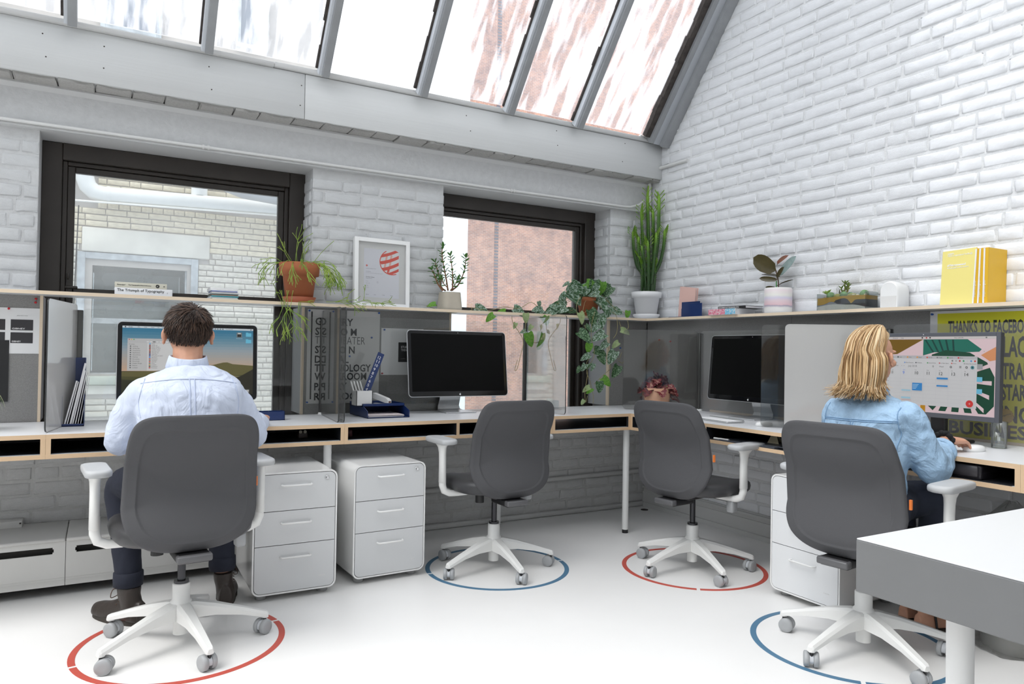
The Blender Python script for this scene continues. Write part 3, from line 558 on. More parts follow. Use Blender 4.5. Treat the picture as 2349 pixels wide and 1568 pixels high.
# ------------------------------------------------------------ filing cabinets
CABF = mat('light_grey_drawer_front', (.62, .63, .64), .38); CABW = mat('gloss_white_cabinet', (.80, .80, .79), .18)
def rrect(w, h, r, k=5):
    o = []
    for cx, cz, s in ((w/2-r, r, -pi/2), (w/2-r, h-r, 0), (-w/2+r, h-r, pi/2), (-w/2+r, r, pi)):
        for i in range(k+1): t = s+i*pi/2/k; o.append((cx+r*cos(t), cz+r*sin(t)))
    return o
def cabinet(loc, rz, label, front=CABF):
    P = thing('filing_cabinet', loc, label, 'filing cabinet', 'three drawer filing cabinets', rz); W, H, D = .366, .532, .44
    TT = lambda y: M(((1, 0, 0, 0), (0, 0, -1, y), (0, 1, 0, .028), (0, 0, 0, 1)))   # prism depth runs towards -y
    mb = MB(); out = rrect(W, H, .034); inn = rrect(W-.014, H-.014, .028)
    A = [(x, 0, .028+z) for x, z in out]; B = [(x, D, .028+z) for x, z in out]; C = [(x, 0, .035+z) for x, z in inn]; E_ = [(x, .012, .035+z) for x, z in inn]
    n = len(A)
    mb.add(A+B, [(i, n+i, n+(i+1) % n, (i+1) % n) for i in range(n)], 0, True); mb.add(A+C, [(i, (i+1) % n, n+(i+1) % n, n+i) for i in range(n)], 0); mb.add(C+E_, [(i, (i+1) % n, n+(i+1) % n, n+i) for i in range(n)], 0, True)
    mb.add(B, [list(range(n))[::-1]], 0); mb.add(E_, [list(range(n))], 1); obj('body', mb, [CABW, BLACKP], P)
    w2 = W-.019; zs = [(.392, .5225+.028), (.243, .389), (.0375, .240)]
    for q, (z0, z1) in enumerate(zs):
        mb = MB(); r = .026
        pts = []
        for cx, cz, s, rd in ((w2/2, z0, -pi/2, q == 2), (w2/2, z1, 0, q == 0), (-w2/2, z1, pi/2, q == 0), (-w2/2, z0, pi, q == 2)):
            if rd:
                sx = -1 if cx > 0 else 1; sz = 1 if cz == z0 else -1
                for i in range(6): t = s+i*pi/10; pts.append((cx+sx*r+r*cos(t), cz+sz*r+r*sin(t)))
            else: pts.append((cx, cz))
        mb.prism(pts, .014, 0, T=M(((1, 0, 0, 0), (0, 0, -1, .0135), (0, 1, 0, 0), (0, 0, 0, 1)))); dr = obj('drawer', mb, front, P)
        hz = z1-.052 if q else z1-.048; mb = MB(); mb.tube([(-.064, 0, hz), (-.064, -.016, hz), (-.058, -.022, hz), (.058, -.022, hz), (.064, -.016, hz), (.064, 0, hz)], .0042, 10); obj('handle', mb, WHITE, dr)
        if q == 0: mb = MB(); mb.lathe([(.0085, 0), (.0085, .004), (.006, .0045), (.006, .003), (0.0005, .003)], 16); mb.box(-.0012, .0012, -.003, .003, .003, .0042); obj('lock', mb, mat('chrome', (.75, .75, .76), .15, metal=1), dr, T=M(((1, 0, 0, .135), (0, 0, -1, -.0005), (0, 1, 0, z1-.024), (0, 0, 0, 1))))
        if q == 2: text('poppin.', .011, P.matrix_basis @ M(((1, 0, 0, .105), (0, 0, -1, -.0008), (0, 1, 0, z0+.045), (0, 0, 0, 1))), CABW, dr, w=.030)
    for sx in (-.135, .135):
        for y in (.055, D-.055): obj('foot', MB().lathe([(.02, 0), (.024, .004), (.024, .020), (.018, .030)], 20, (sx, y, 0)), mat('grey_rubber', (.30, .30, .30), .6), P)
    return P
cabinet((-2.626, -.765, 0), rad(-.6), 'white three drawer cabinet with grey fronts beside the seated man')
cabinet((-2.168, -.715, 0), rad(2.2), 'white three drawer cabinet with grey fronts between the desk leg and the empty chair')
cabinet((-.655, -1.868, 0), rad(-90), 'white three drawer cabinet half hidden behind the woman\'s chair', mat('white_drawer_front', (.74, .75, .76), .35))

# ------------------------------------------------------------ floor rings
for nm, c, (x, y), gap, lab in (('red', (.52, .085, .06), (-3.107, -1.06), 10, 'broken red ring painted on the floor around the man\'s chair'), ('blue', (.075, .185, .30), (-1.600, -.757), -8, 'broken blue ring painted on the floor around the empty chair by the cabinets'),
                       ('red', 0, (-.690, -1.220), 50, 'broken red ring painted on the floor around the empty corner chair'), ('blue', 0, (-.850, -2.240), 42, 'broken blue ring painted on the floor around the woman\'s chair')):
    P = thing('floor_ring', (x, y, 0), lab, 'floor marking', 'painted floor rings'); ms = mat(nm+'_floor_paint', c or (0, 0, 0), .5, var=.06, vscale=6)
    for k in (0, 1):
        mb = MB(); a0 = rad(gap+1.3+180*k); a1 = rad(gap+178.7+180*k); N = 48; r0, r1 = .345, .368
        rg = [[(r*cos(a0+(a1-a0)*i/N), r*sin(a0+(a1-a0)*i/N), z) for r, z in ((r0, 0), (r0, .0012), (r1, .0012), (r1, 0))] for i in range(N+1)]; mb.loft(rg, 0, False); obj('arc', mb, ms, P)

# ------------------------------------------------------------ near table
TG = mat('warm_grey_table_edge', (.16, .163, .166), .5, var=.03, vscale=9); TT_ = mat('pale_grey_table_top', (.66, .67, .68), .4)
P = thing('table', (-1.2, -3.6, 0), 'thick grey slab table with a pale top and round white legs at the picture edge', 'table')
x0, y1 = -2.043, -3.092; mb = MB(); mb.rbox(x0, -.75, -4.6, y1, .632, .737, .0025, 2, 0, sm=False); wpart('slab', mb, TG, P)
wpart('tabletop', MB().rbox(x0+.0008, -.7508, -4.5992, y1-.0008, .737, .740, .001, 1, 0, sm=False), TT_, P)
for lx, ly in ((-1.835, -3.187), (-.9, -3.187), (-1.835, -4.5), (-.9, -4.5)):
    l = wpart('leg', MB().tube([(lx, ly, .03), (lx, ly, .632)], .0255, 28), WHITE, P); wpart('foot_cap', MB().tube([(lx, ly, 0), (lx, ly, .03)], .024, 24), BLACKP, l)

# ------------------------------------------------------------ task chairs
MESHF = mat('charcoal_mesh_fabric', (.082, .082, .087), .85, bump=.25, bscale=420, spec=.25); SEATF = mat('charcoal_seat_vinyl', (.045, .045, .048), .42, bump=.05, bscale=120)
CHW = mat('white_nylon', (.76, .76, .745), .4); GREYP = mat('grey_nylon', (.36, .37, .38), .45); GAS = mat('dark_gas_lift', (.05, .05, .055), .25, metal=.7); TAG = mat('orange_label', (.85, .22, .04), .6)
def chair(label, phase=0):
    """built facing local +y, castor ring of radius 0.3"""
    P = thing('task_chair', (0, 0, 0), label, 'office chair', 'charcoal task chairs')
    # five star base
    mb = MB(); mb.lathe([(.026, .040), (.026, .10), (.030, .13), (.040, .150), (.036, .163), (.031, .166), (.031, .224), (.029, .228), (.012, .228)], 24)
    for k in range(5):
        a = rad(phase+72*k); u = V((cos(a), sin(a), 0)); v = V((-sin(a), cos(a), 0)); rg = []
        for r, hw, zt, zb in ((.012, .030, .158, .10), (.05, .027, .156, .098), (.12, .022, .140, .098), (.21, .0175, .113, .085), (.283, .0150, .089, .066), (.305, .0140, .082, .060), (.312, .010, .076, .060)):
            rg.append([u*r+v*q*hw+V((0, 0, z)) for q, z in ((-1, zb), (1, zb), (1, zt-.010), (.62, zt), (-.62, zt), (-1, zt-.010))])
        mb.loft(rg, 0, False); mb.tube([u*.30+V((0, 0, .070)), u*.30+V((0, 0, .058))], .0125, 12)
    obj('star_base', mb, CHW, P)
    rnd = random.Random(int(phase*7+3))
    for k in range(5):
        a = rad(phase+72*k); c = V((cos(a)*.30, sin(a)*.30, 0)); b = rnd.uniform(-.9, .9)+a+pi/2; ax = V((cos(b), sin(b), 0)); fwd = V((-sin(b), cos(b), 0)); c2 = c+fwd*.012
        mb = MB()
        for s in (-1, 1):
            mb.loft([[c2+ax*(s*t)+fwd*(r*cos(2*pi*j/22))+V((0, 0, .0275+r*sin(2*pi*j/22))) for j in range(22)] for t, r in ((.0075, .024), (.0085, .0275), (.022, .0275), (.0255, .024), (.0262, .012))][::s], 0)
        cs = obj('caster', mb, GREYP, P); mb = MB()
        mb.loft([[c2+ax*t+fwd*((.0235)*cos(rad(-20+q*22)))+V((0, 0, .0275+.0235*sin(rad(-20+q*22)))) for q in range(11)] for t in (-.0068, .0068)], 0); obj('hood', mb, mat('pale_castor_hood', (.55, .57, .60), .4), cs)
        mb = MB(); mb.tube([c+V((0, 0, .040)), c+V((0, 0, .062))], .006, 10); obj('stem', mb, BLACKP, cs)
    # lift and mechanism
    obj('gas_lift', MB().tube([(0, 0, .226), (0, 0, .238)], .026, 20).tube([(0, 0, .236), (0, 0, .392)], .014, 20), GAS, P)
    mb = MB(); mb.rbox(-.075, .075, -.13, .12, .375, .405, .008); mb.rbox(-.055, .055, -.225, -.06, .352, .385, .008); mb.tube([(-.085, .0, .388), (-.085, 0, .342)], .022, 14); obj('mechanism', mb, BLACKP, P)
    mb = MB(); mb.rbox(-.058, .058, -.238, -.20, .358, .384, .006); obj('tilt_cover', mb, mat('dark_grey_plastic', (.10, .10, .105), .35), P)
    mb = MB(); mb.tube([(.06, .03, .378), (.20, .03, .372)], .0055, 8); mb.rbox(.195, .235, .005, .055, .325, .385, .012, 3); obj('lever', mb, GREYP, P)
    # seat
    mb = MB(); rings = []
    N = 40
    def so(sx, sy, y0, z, ex=3.2):
        return [(sx*abs(cos(t))**(2/ex)*(1 if cos(t) > 0 else -1), y0+sy*abs(sin(t))**(2/ex)*(1 if sin(t) > 0 else -1), z-(.022*max(0, sin(t))**3)-(.0)) for t in [2*pi*k/N for k in range(N)]]
    for k_, z in ((.80, .405), (.93, .41), (.985, .425), (1, .445), (.985, .462), (.94, .472), (.80, .477), (.45, .474), (.15, .471)): rings.append(so(.240*k_, .232*k_, .032, z))
    mb.loft(rings, 0, True); obj('seat', mb, SEATF, P)
    # backrest: concentric rings of a rounded shield, pressed in inside a raised border
    H0, H1 = .386, .872
    def outl(k, n=72):
        t = 2*pi*k/n; c, s = cos(t), sin(t); ex = 2.05 if s < 0 else 7.0
        x = .2250*abs(c)**(2/(3.0 if s < 0 else 7.0))*(1 if c >= 0 else -1); zc = .552
        z = zc+(s and ((abs(s)**(2/(2.1 if s < 0 else 7.0)))*((H1-zc) if s > 0 else (zc-H0))*(1 if s > 0 else -1)))
        if s > 0: x *= 1-.045*((z-zc)/(H1-zc))
        return x, z
    def yp(x, z):
        h = (z-H0)/(H1-H0)                                            # S shaped spine: lumbar forward, top and tail back
        y = -.232+.060*math.exp(-((h-.50)/.22)**2)-.020*h*h*2.0+.010*(1-h)+.050*max(0, .16-h)*5*(.16-h)*5
        return y+.75*x*x*(1.0-.25*h)
    n = 72; lv = [(.02, -.0), (.12, 0), (.24, 0), (.36, 0), (.48, 0), (.58, 0), (.67, 0), (.735, .0), (.772, .0), (.797, -.0005), (.812, -.005), (.830, -.0052), (.86, -.002), (.93, -.0015), (.975, -.001), (.993, .003), (1, .008)]
    O = [outl(k) for k in range(n)]; zc = .60
    def ring(s, d):
        o = []; b = max(0, min(1, (.76-s)/.60)); b = b*b*(3-2*b)
        for k, (x, z) in enumerate(O):
            t = 2*pi*k/n; x2 = (x*(1-b)+.21*cos(t)*b)*s; z2 = zc+((z-zc)*(1-b)+.23*sin(t)*b)*s; o.append((x2, yp(x2, z2)+d, z2))
        return o
    bk = [ring(s, d) for s, d in lv]
    fr = [ring(s, d) for s, d in ((1, .013), (.985, .022), (.93, .026), (.75, .024), (.5, .024), (.25, .024), (.02, .024))]
    mb = MB(); mb.loft([r[::-1] for r in bk+fr], 0, True); obj('backrest', mb, MESHF, P)
    mb = MB(); x_ = .2175; y_ = yp(x_, .605); mb.box(x_+.006, x_+.014, y_+.002, y_+.012, .590, .624); obj('label_tab', mb, TAG, P)
    for s in (-1, 1):                                                # armrests
        mb = MB(); pts = [(s*.13, .02, .398), (s*.20, .02, .396), (s*.245, .02, .398), (s*.275, .02, .412), (s*.285, .02, .440), (s*.286, .018, .50)]; mb.tube(pts, [.016, .016, .0165, .0175, .018, .018], 14, flat=1.0)
        rg = [[(s*.287+.0155*cos(t)*k1, .018+y_o+.027*sin(t)*k2, z) for t in [2*pi*q/16 for q in range(16)]] for z, k1, k2, y_o in ((.455, 1, .8, 0), (.456, 1.12, .9, 0), (.56, 1.08, .88, 0), (.600, 1.08, .95, .002), (.625, 1.15, 1.25, .006), (.640, 1.4, 1.9, .012), (.647, 1.7, 2.5, .016))]
        mb.loft(rg, 0, True); ar = obj('armrest', mb, CHW, P)
        mb = MB(); o = [(s*.282+x, .05+y) for x, y in rrect(.086, .245, .034, 6)]; o = [(x, y-.1225) for x, y in o]; c = (s*.282, .05)
        mb.loft([[(c[0]+(x-c[0])*k, c[1]+(y-c[1])*k, z) for x, y in o] for k, z in ((.86, .646), (.97, .650), (1, .656), (1, .664), (.97, .670), (.88, .673))], 0, True); obj('arm_pad', mb, mat('grey_arm_pad', (.46, .47, .48), .5), ar)
    return P
def chair_at(x, y, face, base, label):
    rz = rad(face-90); c = chair(label, base-(face-90)); c.location = (x, y, 0); c.rotation_euler = (0, 0, rz); return c
chair_at(-3.115, -1.07, 95, 66.5, 'charcoal task chair on a white star base with the man sitting in it')
chair_at(-1.625, -.76, 91, 52, 'empty charcoal task chair standing on the full blue ring beside the cabinets')
chair_at(-.71, -1.23, 9, 39, 'empty charcoal task chair on the red ring in the corner')
chair_at(-.872, -2.31, 8, 37, 'charcoal task chair with the woman sitting in it behind the slab table')
# ============================================================ screens and monitors
def emat(c, s=.25):
    return mat('screen_%d_%d_%d' % tuple(int(255*q) for q in c), tuple(q*.3 for q in c), .35, emit=(c, s))
def srgb(r, g, b): return tuple((((q/255+.055)/1.055)**2.4 if q > 10 else q/3294.6) for q in (r, g, b))
class Pic:
    """flat picture built from coloured cut-outs stacked a hair apart; x right, y up, metres"""
    def __init__(s, em=True): s.mb = MB(); s.ms = []; s.k = 0; s.em = em
    def mi(s, c):
        mm = c if isinstance(c, bpy.types.Material) else (emat(srgb(*c)) if s.em else mat('print_%d_%d_%d' % c, srgb(*c), .6))
        if mm not in s.ms: s.ms.append(mm)
        return s.ms.index(mm)
    def poly(s, pts, c): s.k += 1; s.mb.add([(x, y, s.k*.00004) for x, y in pts], [list(range(len(pts)))], s.mi(c)); return s
    def rect(s, x0, y0, x1, y1, c): return s.poly([(x0, y0), (x1, y0), (x1, y1), (x0, y1)], c)
    def disc(s, x, y, r, c, n=24): return s.poly([(x+r*cos(2*pi*i/n), y+r*sin(2*pi*i/n)) for i in range(n)], c)
    def txt(s, t, x, y, size, c, bold=0, align='LEFT', xs=1):
        s.k += 1; me = text_mesh(t, size, bold, xs, 0, align)
        s.mb.add([(q.co.x+x, q.co.y+y, s.k*.00004) for q in me.vertices], [list(p.vertices) for p in me.polygons], s.mi(c)); return s
def apple(mb, x, y, h, z, mi=0):
    """small bitten fruit emblem with a leaf"""
    pts = []
    for k in range(40):
        t = 2*pi*k/40+pi/2; r = 1-.12*math.exp(-((t-pi/2+pi) % (2*pi)-pi)**2/.05)-.10*math.exp(-(((t-3*pi/2+pi) % (2*pi))-pi)**2/.05); px, py = .44*r*cos(t), .42*r*sin(t)
        d = math.hypot(px-.47, py-.06)
        if d < .2: a = math.atan2(py-.06, px-.47); px, py = .47+.2*cos(a), .06+.2*sin(a)
        pts.append((x+px*h, y+py*h, z))
    mb.add(pts, [list(range(40))], mi); mb.add([(x+q[0]*h, y+q[1]*h, z) for q in ((.0, .46), (.02, .58), (.10, .68), (.18, .70), (.16, .58), (.09, .49))], [list(range(6))], mi)
ALU = mat('brushed_aluminium', (.62, .63, .64), .3, metal=.75, bump=.05, bscale=200, aniso=(1, 1, 30)); GLOSSB = mat('black_screen_glass', (.004, .004, .005), .08, spec=.35); OFFS = mat('switched_off_panel', (.0012, .0012, .0013), .35, spec=.12); LOGO = mat('silver_emblem', (.7, .7, .7), .3)
def tilt(T, a): return T @ M.Rotation(-a, 4, 'X')
def monitor(label, T, a, foot, pic=None, sc_=(.600, .337), cy=.005):
    """slim aluminium display: T puts its screen centre, a tilts it back"""
    W, H = .645, .390; P = mk('monitor', None, None, label=label, cat='monitor', group='aluminium monitors'); P.matrix_world = M.Translation(T.translation) @ T.to_3x3().to_4x4() @ M.Translation((0, TOPZ-T.translation.z, 0)); inv = P.matrix_basis.inverted() @ tilt(T, a)
    def lp(n, mb, m_, par=P): mb.v = [tuple(inv @ V(q)) for q in mb.v]; return obj(n, mb, m_, par)
    def rr(w, h, r): return [(x, y-h/2) for x, y in rrect(w, h, r, 5)]
    mb = MB(); mb.prism(rr(W, H, .022), .008, z0=-.009); mb.loft([[(x*k, y*k, z) for x, y in rr(W, H, .022)] for k, z in ((1, -.009), (.985, -.016), (.93, -.024), (.7, -.033), (.3, -.036))], 0, True); bd = lp('housing', mb, ALU)
    mb = MB(); mb.prism(rr(W-.006, H-.006, .020), .0015, z0=-.001); lp('front_glass', mb, GLOSSB)
    mb = MB(); w, h = sc_; mb.prism([(-w/2, cy-h/2), (w/2, cy-h/2), (w/2, cy+h/2), (-w/2, cy+h/2)], .0003, z0=.0006)
    if pic is None: lp('screen', mb, OFFS)
    else: pic.mb.v = [(x, y+cy, z+.0012) for x, y, z in pic.mb.v]; lp('screen', pic.mb, pic.ms)
    mb = MB(); apple(mb, 0, -H/2+.0135, .0125, .0012); mb.ball((0, H/2-.012, .0006), (.0018, .0018, .0004), 10); lp('emblem', mb, LOGO)
    # stand: bent sheet with a flat foot, in the monitor's own upright frame
    z1 = T.translation.z-TOPZ; mb = MB(); rg = []
    for y, z, hw in ((.004, foot[0], .098), (.004, foot[0]-.09, .096), (.004, foot[0]-.155, .080), (.010, foot[0]-.178, .074), (.03, foot[0]-.185, .070), (.07, foot[0]-.166, .068), (z1-.02, -.055, .066), (z1+.06, -.030, .066), (z1+.07, -.022, .066)):
        d = .003; rg.append([(-hw, y-d, z), (hw, y-d, z), (hw, y+d, z+.002), (-hw, y+d, z+.002)])
    mb.loft(rg, 0, False); obj('stand', mb, ALU, P)
    return P
pw, ph = .600, .337
pc = Pic(); sky = ramp_mat('screen_sky', [(0, (0, 0, 0))], 'Object', 1) if False else None
N = 16; top_, mid, lowc = (40, 112, 146), (146, 160, 168), (196, 165, 140)
for k in range(N):
    t = k/(N-1); c = [int(lowc[q]+(mid[q]-lowc[q])*t*2) if t < .5 else int(mid[q]+(top_[q]-mid[q])*(t-.5)*2) for q in range(3)]
    pc.rect(-pw/2, -.05+(ph/2+.05)*k/N, pw/2, -.05+(ph/2+.05)*(k+1)/N, tuple(c))
pc.poly([(-.30, -.052), (-.16, -.050), (-.05, -.040), (.05, -.030), (.11, -.018), (.155, -.006), (.175, -.005), (.20, -.014), (.25, -.018), (.30, -.022), (.30, -.169), (-.30, -.169)], (98, 92, 52))
pc.poly([(-.30, -.075), (0, -.085), (.1, -.062), (.2, -.072), (.30, -.066), (.30, -.169), (-.30, -.169)], (74, 72, 34)); pc.poly([(.02, -.078), (.16, -.070), (.24, -.077), (.16, -.083)], (140, 130, 100))
pc.poly([(.12, -.169), (.19, -.10), (.24, -.075), (.30, -.04), (.30, -.169)], (38, 34, 20)); pc.poly([(-.30, -.09), (-.1, -.105), (.06, -.12), (.12, -.169), (-.30, -.169)], (44, 46, 26))
pc.rect(-pw/2, ph/2-.0095, pw/2, ph/2, (196, 206, 212)); apple(pc.mb, -.287, ph/2-.0048, .007, .0020, pc.mi((20, 20, 20)))
x = -.274
for wd, b in (('Finder', .02), ('File', 0), ('Edit', 0), ('View', 0), ('Go', 0), ('Window', 0), ('Help', 0)): pc.txt(wd, x, ph/2-.0072, .0072, (30, 34, 38), b); x += .0052*len(wd)+.008
pc.txt('Tue 4:10 PM', .165, ph/2-.0072, .0068, (30, 34, 38))
for k in range(5): pc.rect(.10+.012*k, ph/2-.007, .107+.012*k, ph/2-.0025, (70, 80, 88))
pc.rect(.285, ph/2-.007, .292, ph/2-.003, (70, 80, 88))
fx0, fx1, fy0, fy1 = -.277, -.02, -.048, .108
pc.rect(fx0, fy0, fx1, fy1, (205, 205, 204)); pc.rect(fx0, fy1-.022, fx1, fy1, (184, 184, 184)); pc.rect(fx0, fy0, fx0+.085, fy1-.022, (190, 190, 189))
for k, c in enumerate(((200, 60, 50), (214, 164, 40), (70, 160, 60))): pc.disc(fx0+.007+.010*k, fy1-.005, .0026, c)
for k in range(7): pc.rect(fx0+.082+.014*k, fy1-.018, fx0+.092+.014*k, fy1-.0125, (120, 120, 120) if k == 2 else (212, 212, 212))
pc.txt('Applications', fx0+.15, fy1-.0075, .0066, (60, 60, 60))
for k, t in enumerate(('Favorites', 'AirDrop', 'All My Files', 'Cloud Drive', 'Applications', 'Shared Drive', 'Desktop', 'Documents', 'Downloads', 'Graphic Design', 'Pictures', 'Location')):
    y = fy1-.030-.0103*k; pc.txt(t, fx0+(.022 if k else .006), y, .0066, (60, 60, 60))
    if k: pc.rect(fx0+.010, y, fx0+.016, y+.005, (90, 90, 92))
cols = [(90, 170, 214), (130, 30, 30), (120, 26, 24), (96, 60, 20), (190, 40, 40), (120, 60, 10), (110, 20, 60), (20, 40, 110), (20, 60, 130), (60, 130, 210), (180, 90, 80), (120, 110, 100), (200, 80, 60), (120, 120, 120), (190, 150, 60), (70, 60, 40), (190, 70, 60)]
for k, c in enumerate(cols): y = fy1-.0275-.0073*k; pc.rect(fx0+.093, y, fx0+.100, y+.0052, c); pc.txt(('Media', 'Reader XI', 'Reader Notes', 'Bridge CC 2017', 'Creative Cloud', 'Illustrator CC', 'InDesign CC', 'Lightroom', 'Photoshop CC 2017', 'App Store', 'Automator', 'Calculator', 'Calendar', 'Chess', 'Contacts', 'Dashboard', 'Dictionary')[k], fx0+.104, y+.0004, .0060, (45, 45, 45))
pc.rect(.218, .123, .244, .148, (120, 124, 124)); pc.rect(.222, .126, .240, .138, (30, 32, 32)); pc.rect(.224, .142, .238, .146, (220, 222, 222))
for y in (.128, .094): pc.rect(.263, y, .290, y+.018, (104, 186, 214)); pc.rect(.263, y+.018, .275, y+.021, (104, 186, 214))
pc.txt('Macintosh HD', .231, .116, .0052, (220, 220, 220), 0, 'CENTER'); pc.rect(.262, -.166, .284, -.142, (62, 62, 58)); pc.poly([(.267, -.146), (.281, -.146), (.278, -.162), (.270, -.162)], (190, 190, 186))
monitor('lit monitor with a hill landscape desktop in front of the man', back(-3.006, -.10, 1.028), rad(4), [.05], pc)
monitor('blank black monitor on a silver stand beside the blue letter tray', back(-1.546, -.145, 1.030), rad(7.5), [.045])
monitor('blank black monitor by the side wall seen at a slant behind the corner chair', side(-.128, -1.074, 1.031), rad(5), [.07])
# the woman's monitor: dark plastic, calendar on a leaf patterned desktop
P = thing('monitor', (-.2, -2.13, TOPZ), 'dark framed monitor showing a calendar week in front of the woman', 'monitor')
Wm, Hm = .640, .372; T4 = tilt(side(-.205, -2.129, 1.035), rad(2)); DPL = mat('slate_plastic', (.085, .090, .105), .4); inv4 = P.matrix_basis.inverted() @ T4
def lp4(n, mb, ms, par=P): mb.v = [tuple(inv4 @ V(q)) for q in mb.v]; return obj(n, mb, ms, par)
mb = MB(); mb.rbox(-Wm/2, Wm/2, -Hm/2, Hm/2, -.030, -.001, .003, 2, sm=False); mb.rbox(-.2, .2, -.12, .12, -.06, -.03, .012); hs = lp4('housing', mb, mat('slate_plastic_back', (.05, .05, .055), .5))
mb = MB(); rect_frame(mb, 0, 1, 0, 1, 0, 1, .1) if False else None
bz = MB(); fwid = .017
for a, b, c, d in ((-Wm/2, -Wm/2+fwid, -Hm/2, Hm/2), (Wm/2-fwid, Wm/2, -Hm/2, Hm/2), (-Wm/2+fwid, Wm/2-fwid, Hm/2-fwid, Hm/2), (-Wm/2+fwid, Wm/2-fwid, -Hm/2, -Hm/2+.021)): bz.rbox(a, b, c, d, -.002, .0025, .0012, 1, sm=False)
lp4('bezel', bz, DPL); mb = MB(); mb.ball((0, Hm/2-.008, .0025), (.002, .002, .0005), 10); mb.add([(x*.0045-.008, y*.0045-Hm/2+.0105, .003) for x, y in [(cos(2*pi*k/20), sin(2*pi*k/20)) for k in range(20)]], [list(range(20))]); lp4('emblem', mb, LOGO)
text('LG', .008, T4 @ M.Translation((0, -Hm/2+.0078, .0027)), LOGO, P, h=.0055, bold=.02)
w2, h2 = Wm/2-fwid, Hm/2-fwid; q = Pic(); PK, DG, TE, OC, OR = (214, 190, 194), (18, 66, 46), (24, 104, 88), (112, 84, 12), (206, 140, 96)
q.rect(-w2, -h2, w2, h2, PK); q.poly([(-.22, h2-.012), (.0, h2-.012), (-.12, .09), (-.30, .08), (-.30, h2-.012)], OC)
q.poly([(.0, h2-.012), (.19, h2-.012), (.26, .105), (.15, .10), (.05, .10), (.0, .085)], TE)
for k in range(5): q.poly([(.005+.03*k, h2-.014), (.013+.03*k, h2-.014), (.05+.022*k, .10), (.042+.022*k, .10)], (10, 60, 54))
q.poly([(.04, .09), (.1, .11), (.2, .10), (.27, .06), (.30, 0), (.30, -.12), (.27, -.155), (.05, -.155), (0, -.11), (.02, 0)], DG)
for a in (-.45, -.25, -.05, .2, .45): q.poly([(.12, -.02), (.29*cos(a)+.0, .30*sin(a)-.02), (.29*cos(a), .30*sin(a)-.002)], PK)
q.poly([(.245, .09), (w2, .125), (w2, .07), (.28, .065)], OR)
for k in range(4): q.poly([(.05+.055*k, -.155), (.075+.055*k, -.155), (.10+.035*k, -.10), (.095+.035*k, -.10)], PK)
for k in range(4): q.rect(-.14+.045*k, -h2, -.118+.045*k, -.125, (180, 130, 20))
q.rect(-w2, h2-.0105, w2, h2, (196, 190, 188))
x = -.25
for t in ('Bookmarks', 'People', 'Window', 'Help'): q.txt(t, x+.01, h2-.008, .0072, (40, 40, 40)); x += .0056*len(t)+.006
q.disc(-.005, h2-.005, .0035, (20, 20, 20), 12); q.disc(.014, h2-.005, .0035, (180, 40, 40), 12); q.disc(.030, h2-.005, .0035, (20, 20, 20), 12)
q.txt('Mon 2:49 PM', .135, h2-.008, .0070, (40, 40, 40)); q.rect(.262, h2-.0075, .268, h2-.003, (90, 90, 90))
x0, x1, y0, y1 = -.285, .232, -.135, .084
q.rect(x0, y0, x1, y1, (196, 196, 197)); q.rect(x0, y1-.013, x1, y1, (176, 176, 178))
for k in range(9): q.disc(-.205+.045*k, y1-.007, .0034, [(40, 90, 200), (140, 110, 200), (60, 60, 60), (220, 140, 40), (220, 140, 40), (210, 70, 50), (120, 120, 120), (70, 150, 70), (200, 40, 50)][k], 12); q.txt(('Basec', 'Slides', 'calen', 'Print', 'Briefs', 'My To', 'Traffic', 'My Dr', 'Pin it')[k], -.199+.045*k, y1-.0095, .0062, (60, 60, 60))
q.txt('https://calendar.google.com', -.205, y1-.0225, .0068, (60, 70, 60))
for k, c in enumerate(((120, 120, 120), (160, 160, 160), (180, 50, 50), (40, 150, 90), (190, 190, 190), (80, 140, 200), (200, 50, 40))): q.disc(.13+.0155*k, y1-.020, .0038, c, 12)
for k, t in enumerate(('Facebook', 'Treatment', 'Daily', 'Photo Request', 'Websites', 'Shared Drive', 'In Video Specs', 'Home', 'Other Bookmarks')): q.txt(t, -.235+.0525*k, y1-.0335, .0060, (50, 50, 50)); q.rect(-.242+.0525*k, y1-.0335, -.237+.0525*k, y1-.029, [(60, 90, 170), (210, 160, 50), (210, 120, 40), (90, 140, 210), (40, 40, 60), (60, 150, 80), (190, 50, 70), (200, 70, 60), (150, 150, 150)][k])
q.poly([(-.235, .034), (-.225, .042), (-.215, .034), (-.219, .034), (-.225, .037), (-.231, .034)], (226, 110, 30)); q.txt('Calendar', -.20, .034, .0115, (90, 90, 90)); q.txt('TODAY', -.135, .035, .0070, (80, 80, 80)); q.txt('<   >', -.098, .035, .0080, (110, 110, 110)); q.txt('July 2018', -.065, .034, .0110, (120, 120, 120)); q.txt('Week', .075, .035, .0078, (70, 70, 70))
q.disc(.048, .038, .0035, (90, 90, 90)); q.disc(.048, .038, .0022, (196, 196, 197)); q.disc(.125, .037, .0045, (60, 60, 60)); q.disc(.125, .037, .0022, (196, 196, 197))
for k in range(3): q.rect(.160, .034+.003*k, .169, .0355+.003*k, (80, 80, 80))
q.disc(.190, .037, .0048, (60, 60, 60)); q.disc(.190, .037, .0024, (196, 196, 197)); q.disc(.214, .037, .0075, (70, 130, 140)); q.disc(.214, .037, .003, (20, 40, 50))
q.rect(-.167, y0, -.1662, .027, (150, 150, 150))
for k in range(8):
    X = -.150+.054*k; q.rect(X-.004, y0, X-.0034, .027, (184, 184, 186))
    if k < 7: q.txt(('Sun', 'Mon', 'Tue', 'Wed', 'Thu', 'Fri', 'Sat')[k], X+.008, .018, .0055, (90, 90, 90) if k != 1 else (60, 110, 210)); q.txt(str(8+k), X+.006, .000, .0195, (130, 130, 130) if k == 0 else (60, 110, 210) if k == 1 else (35, 35, 35))
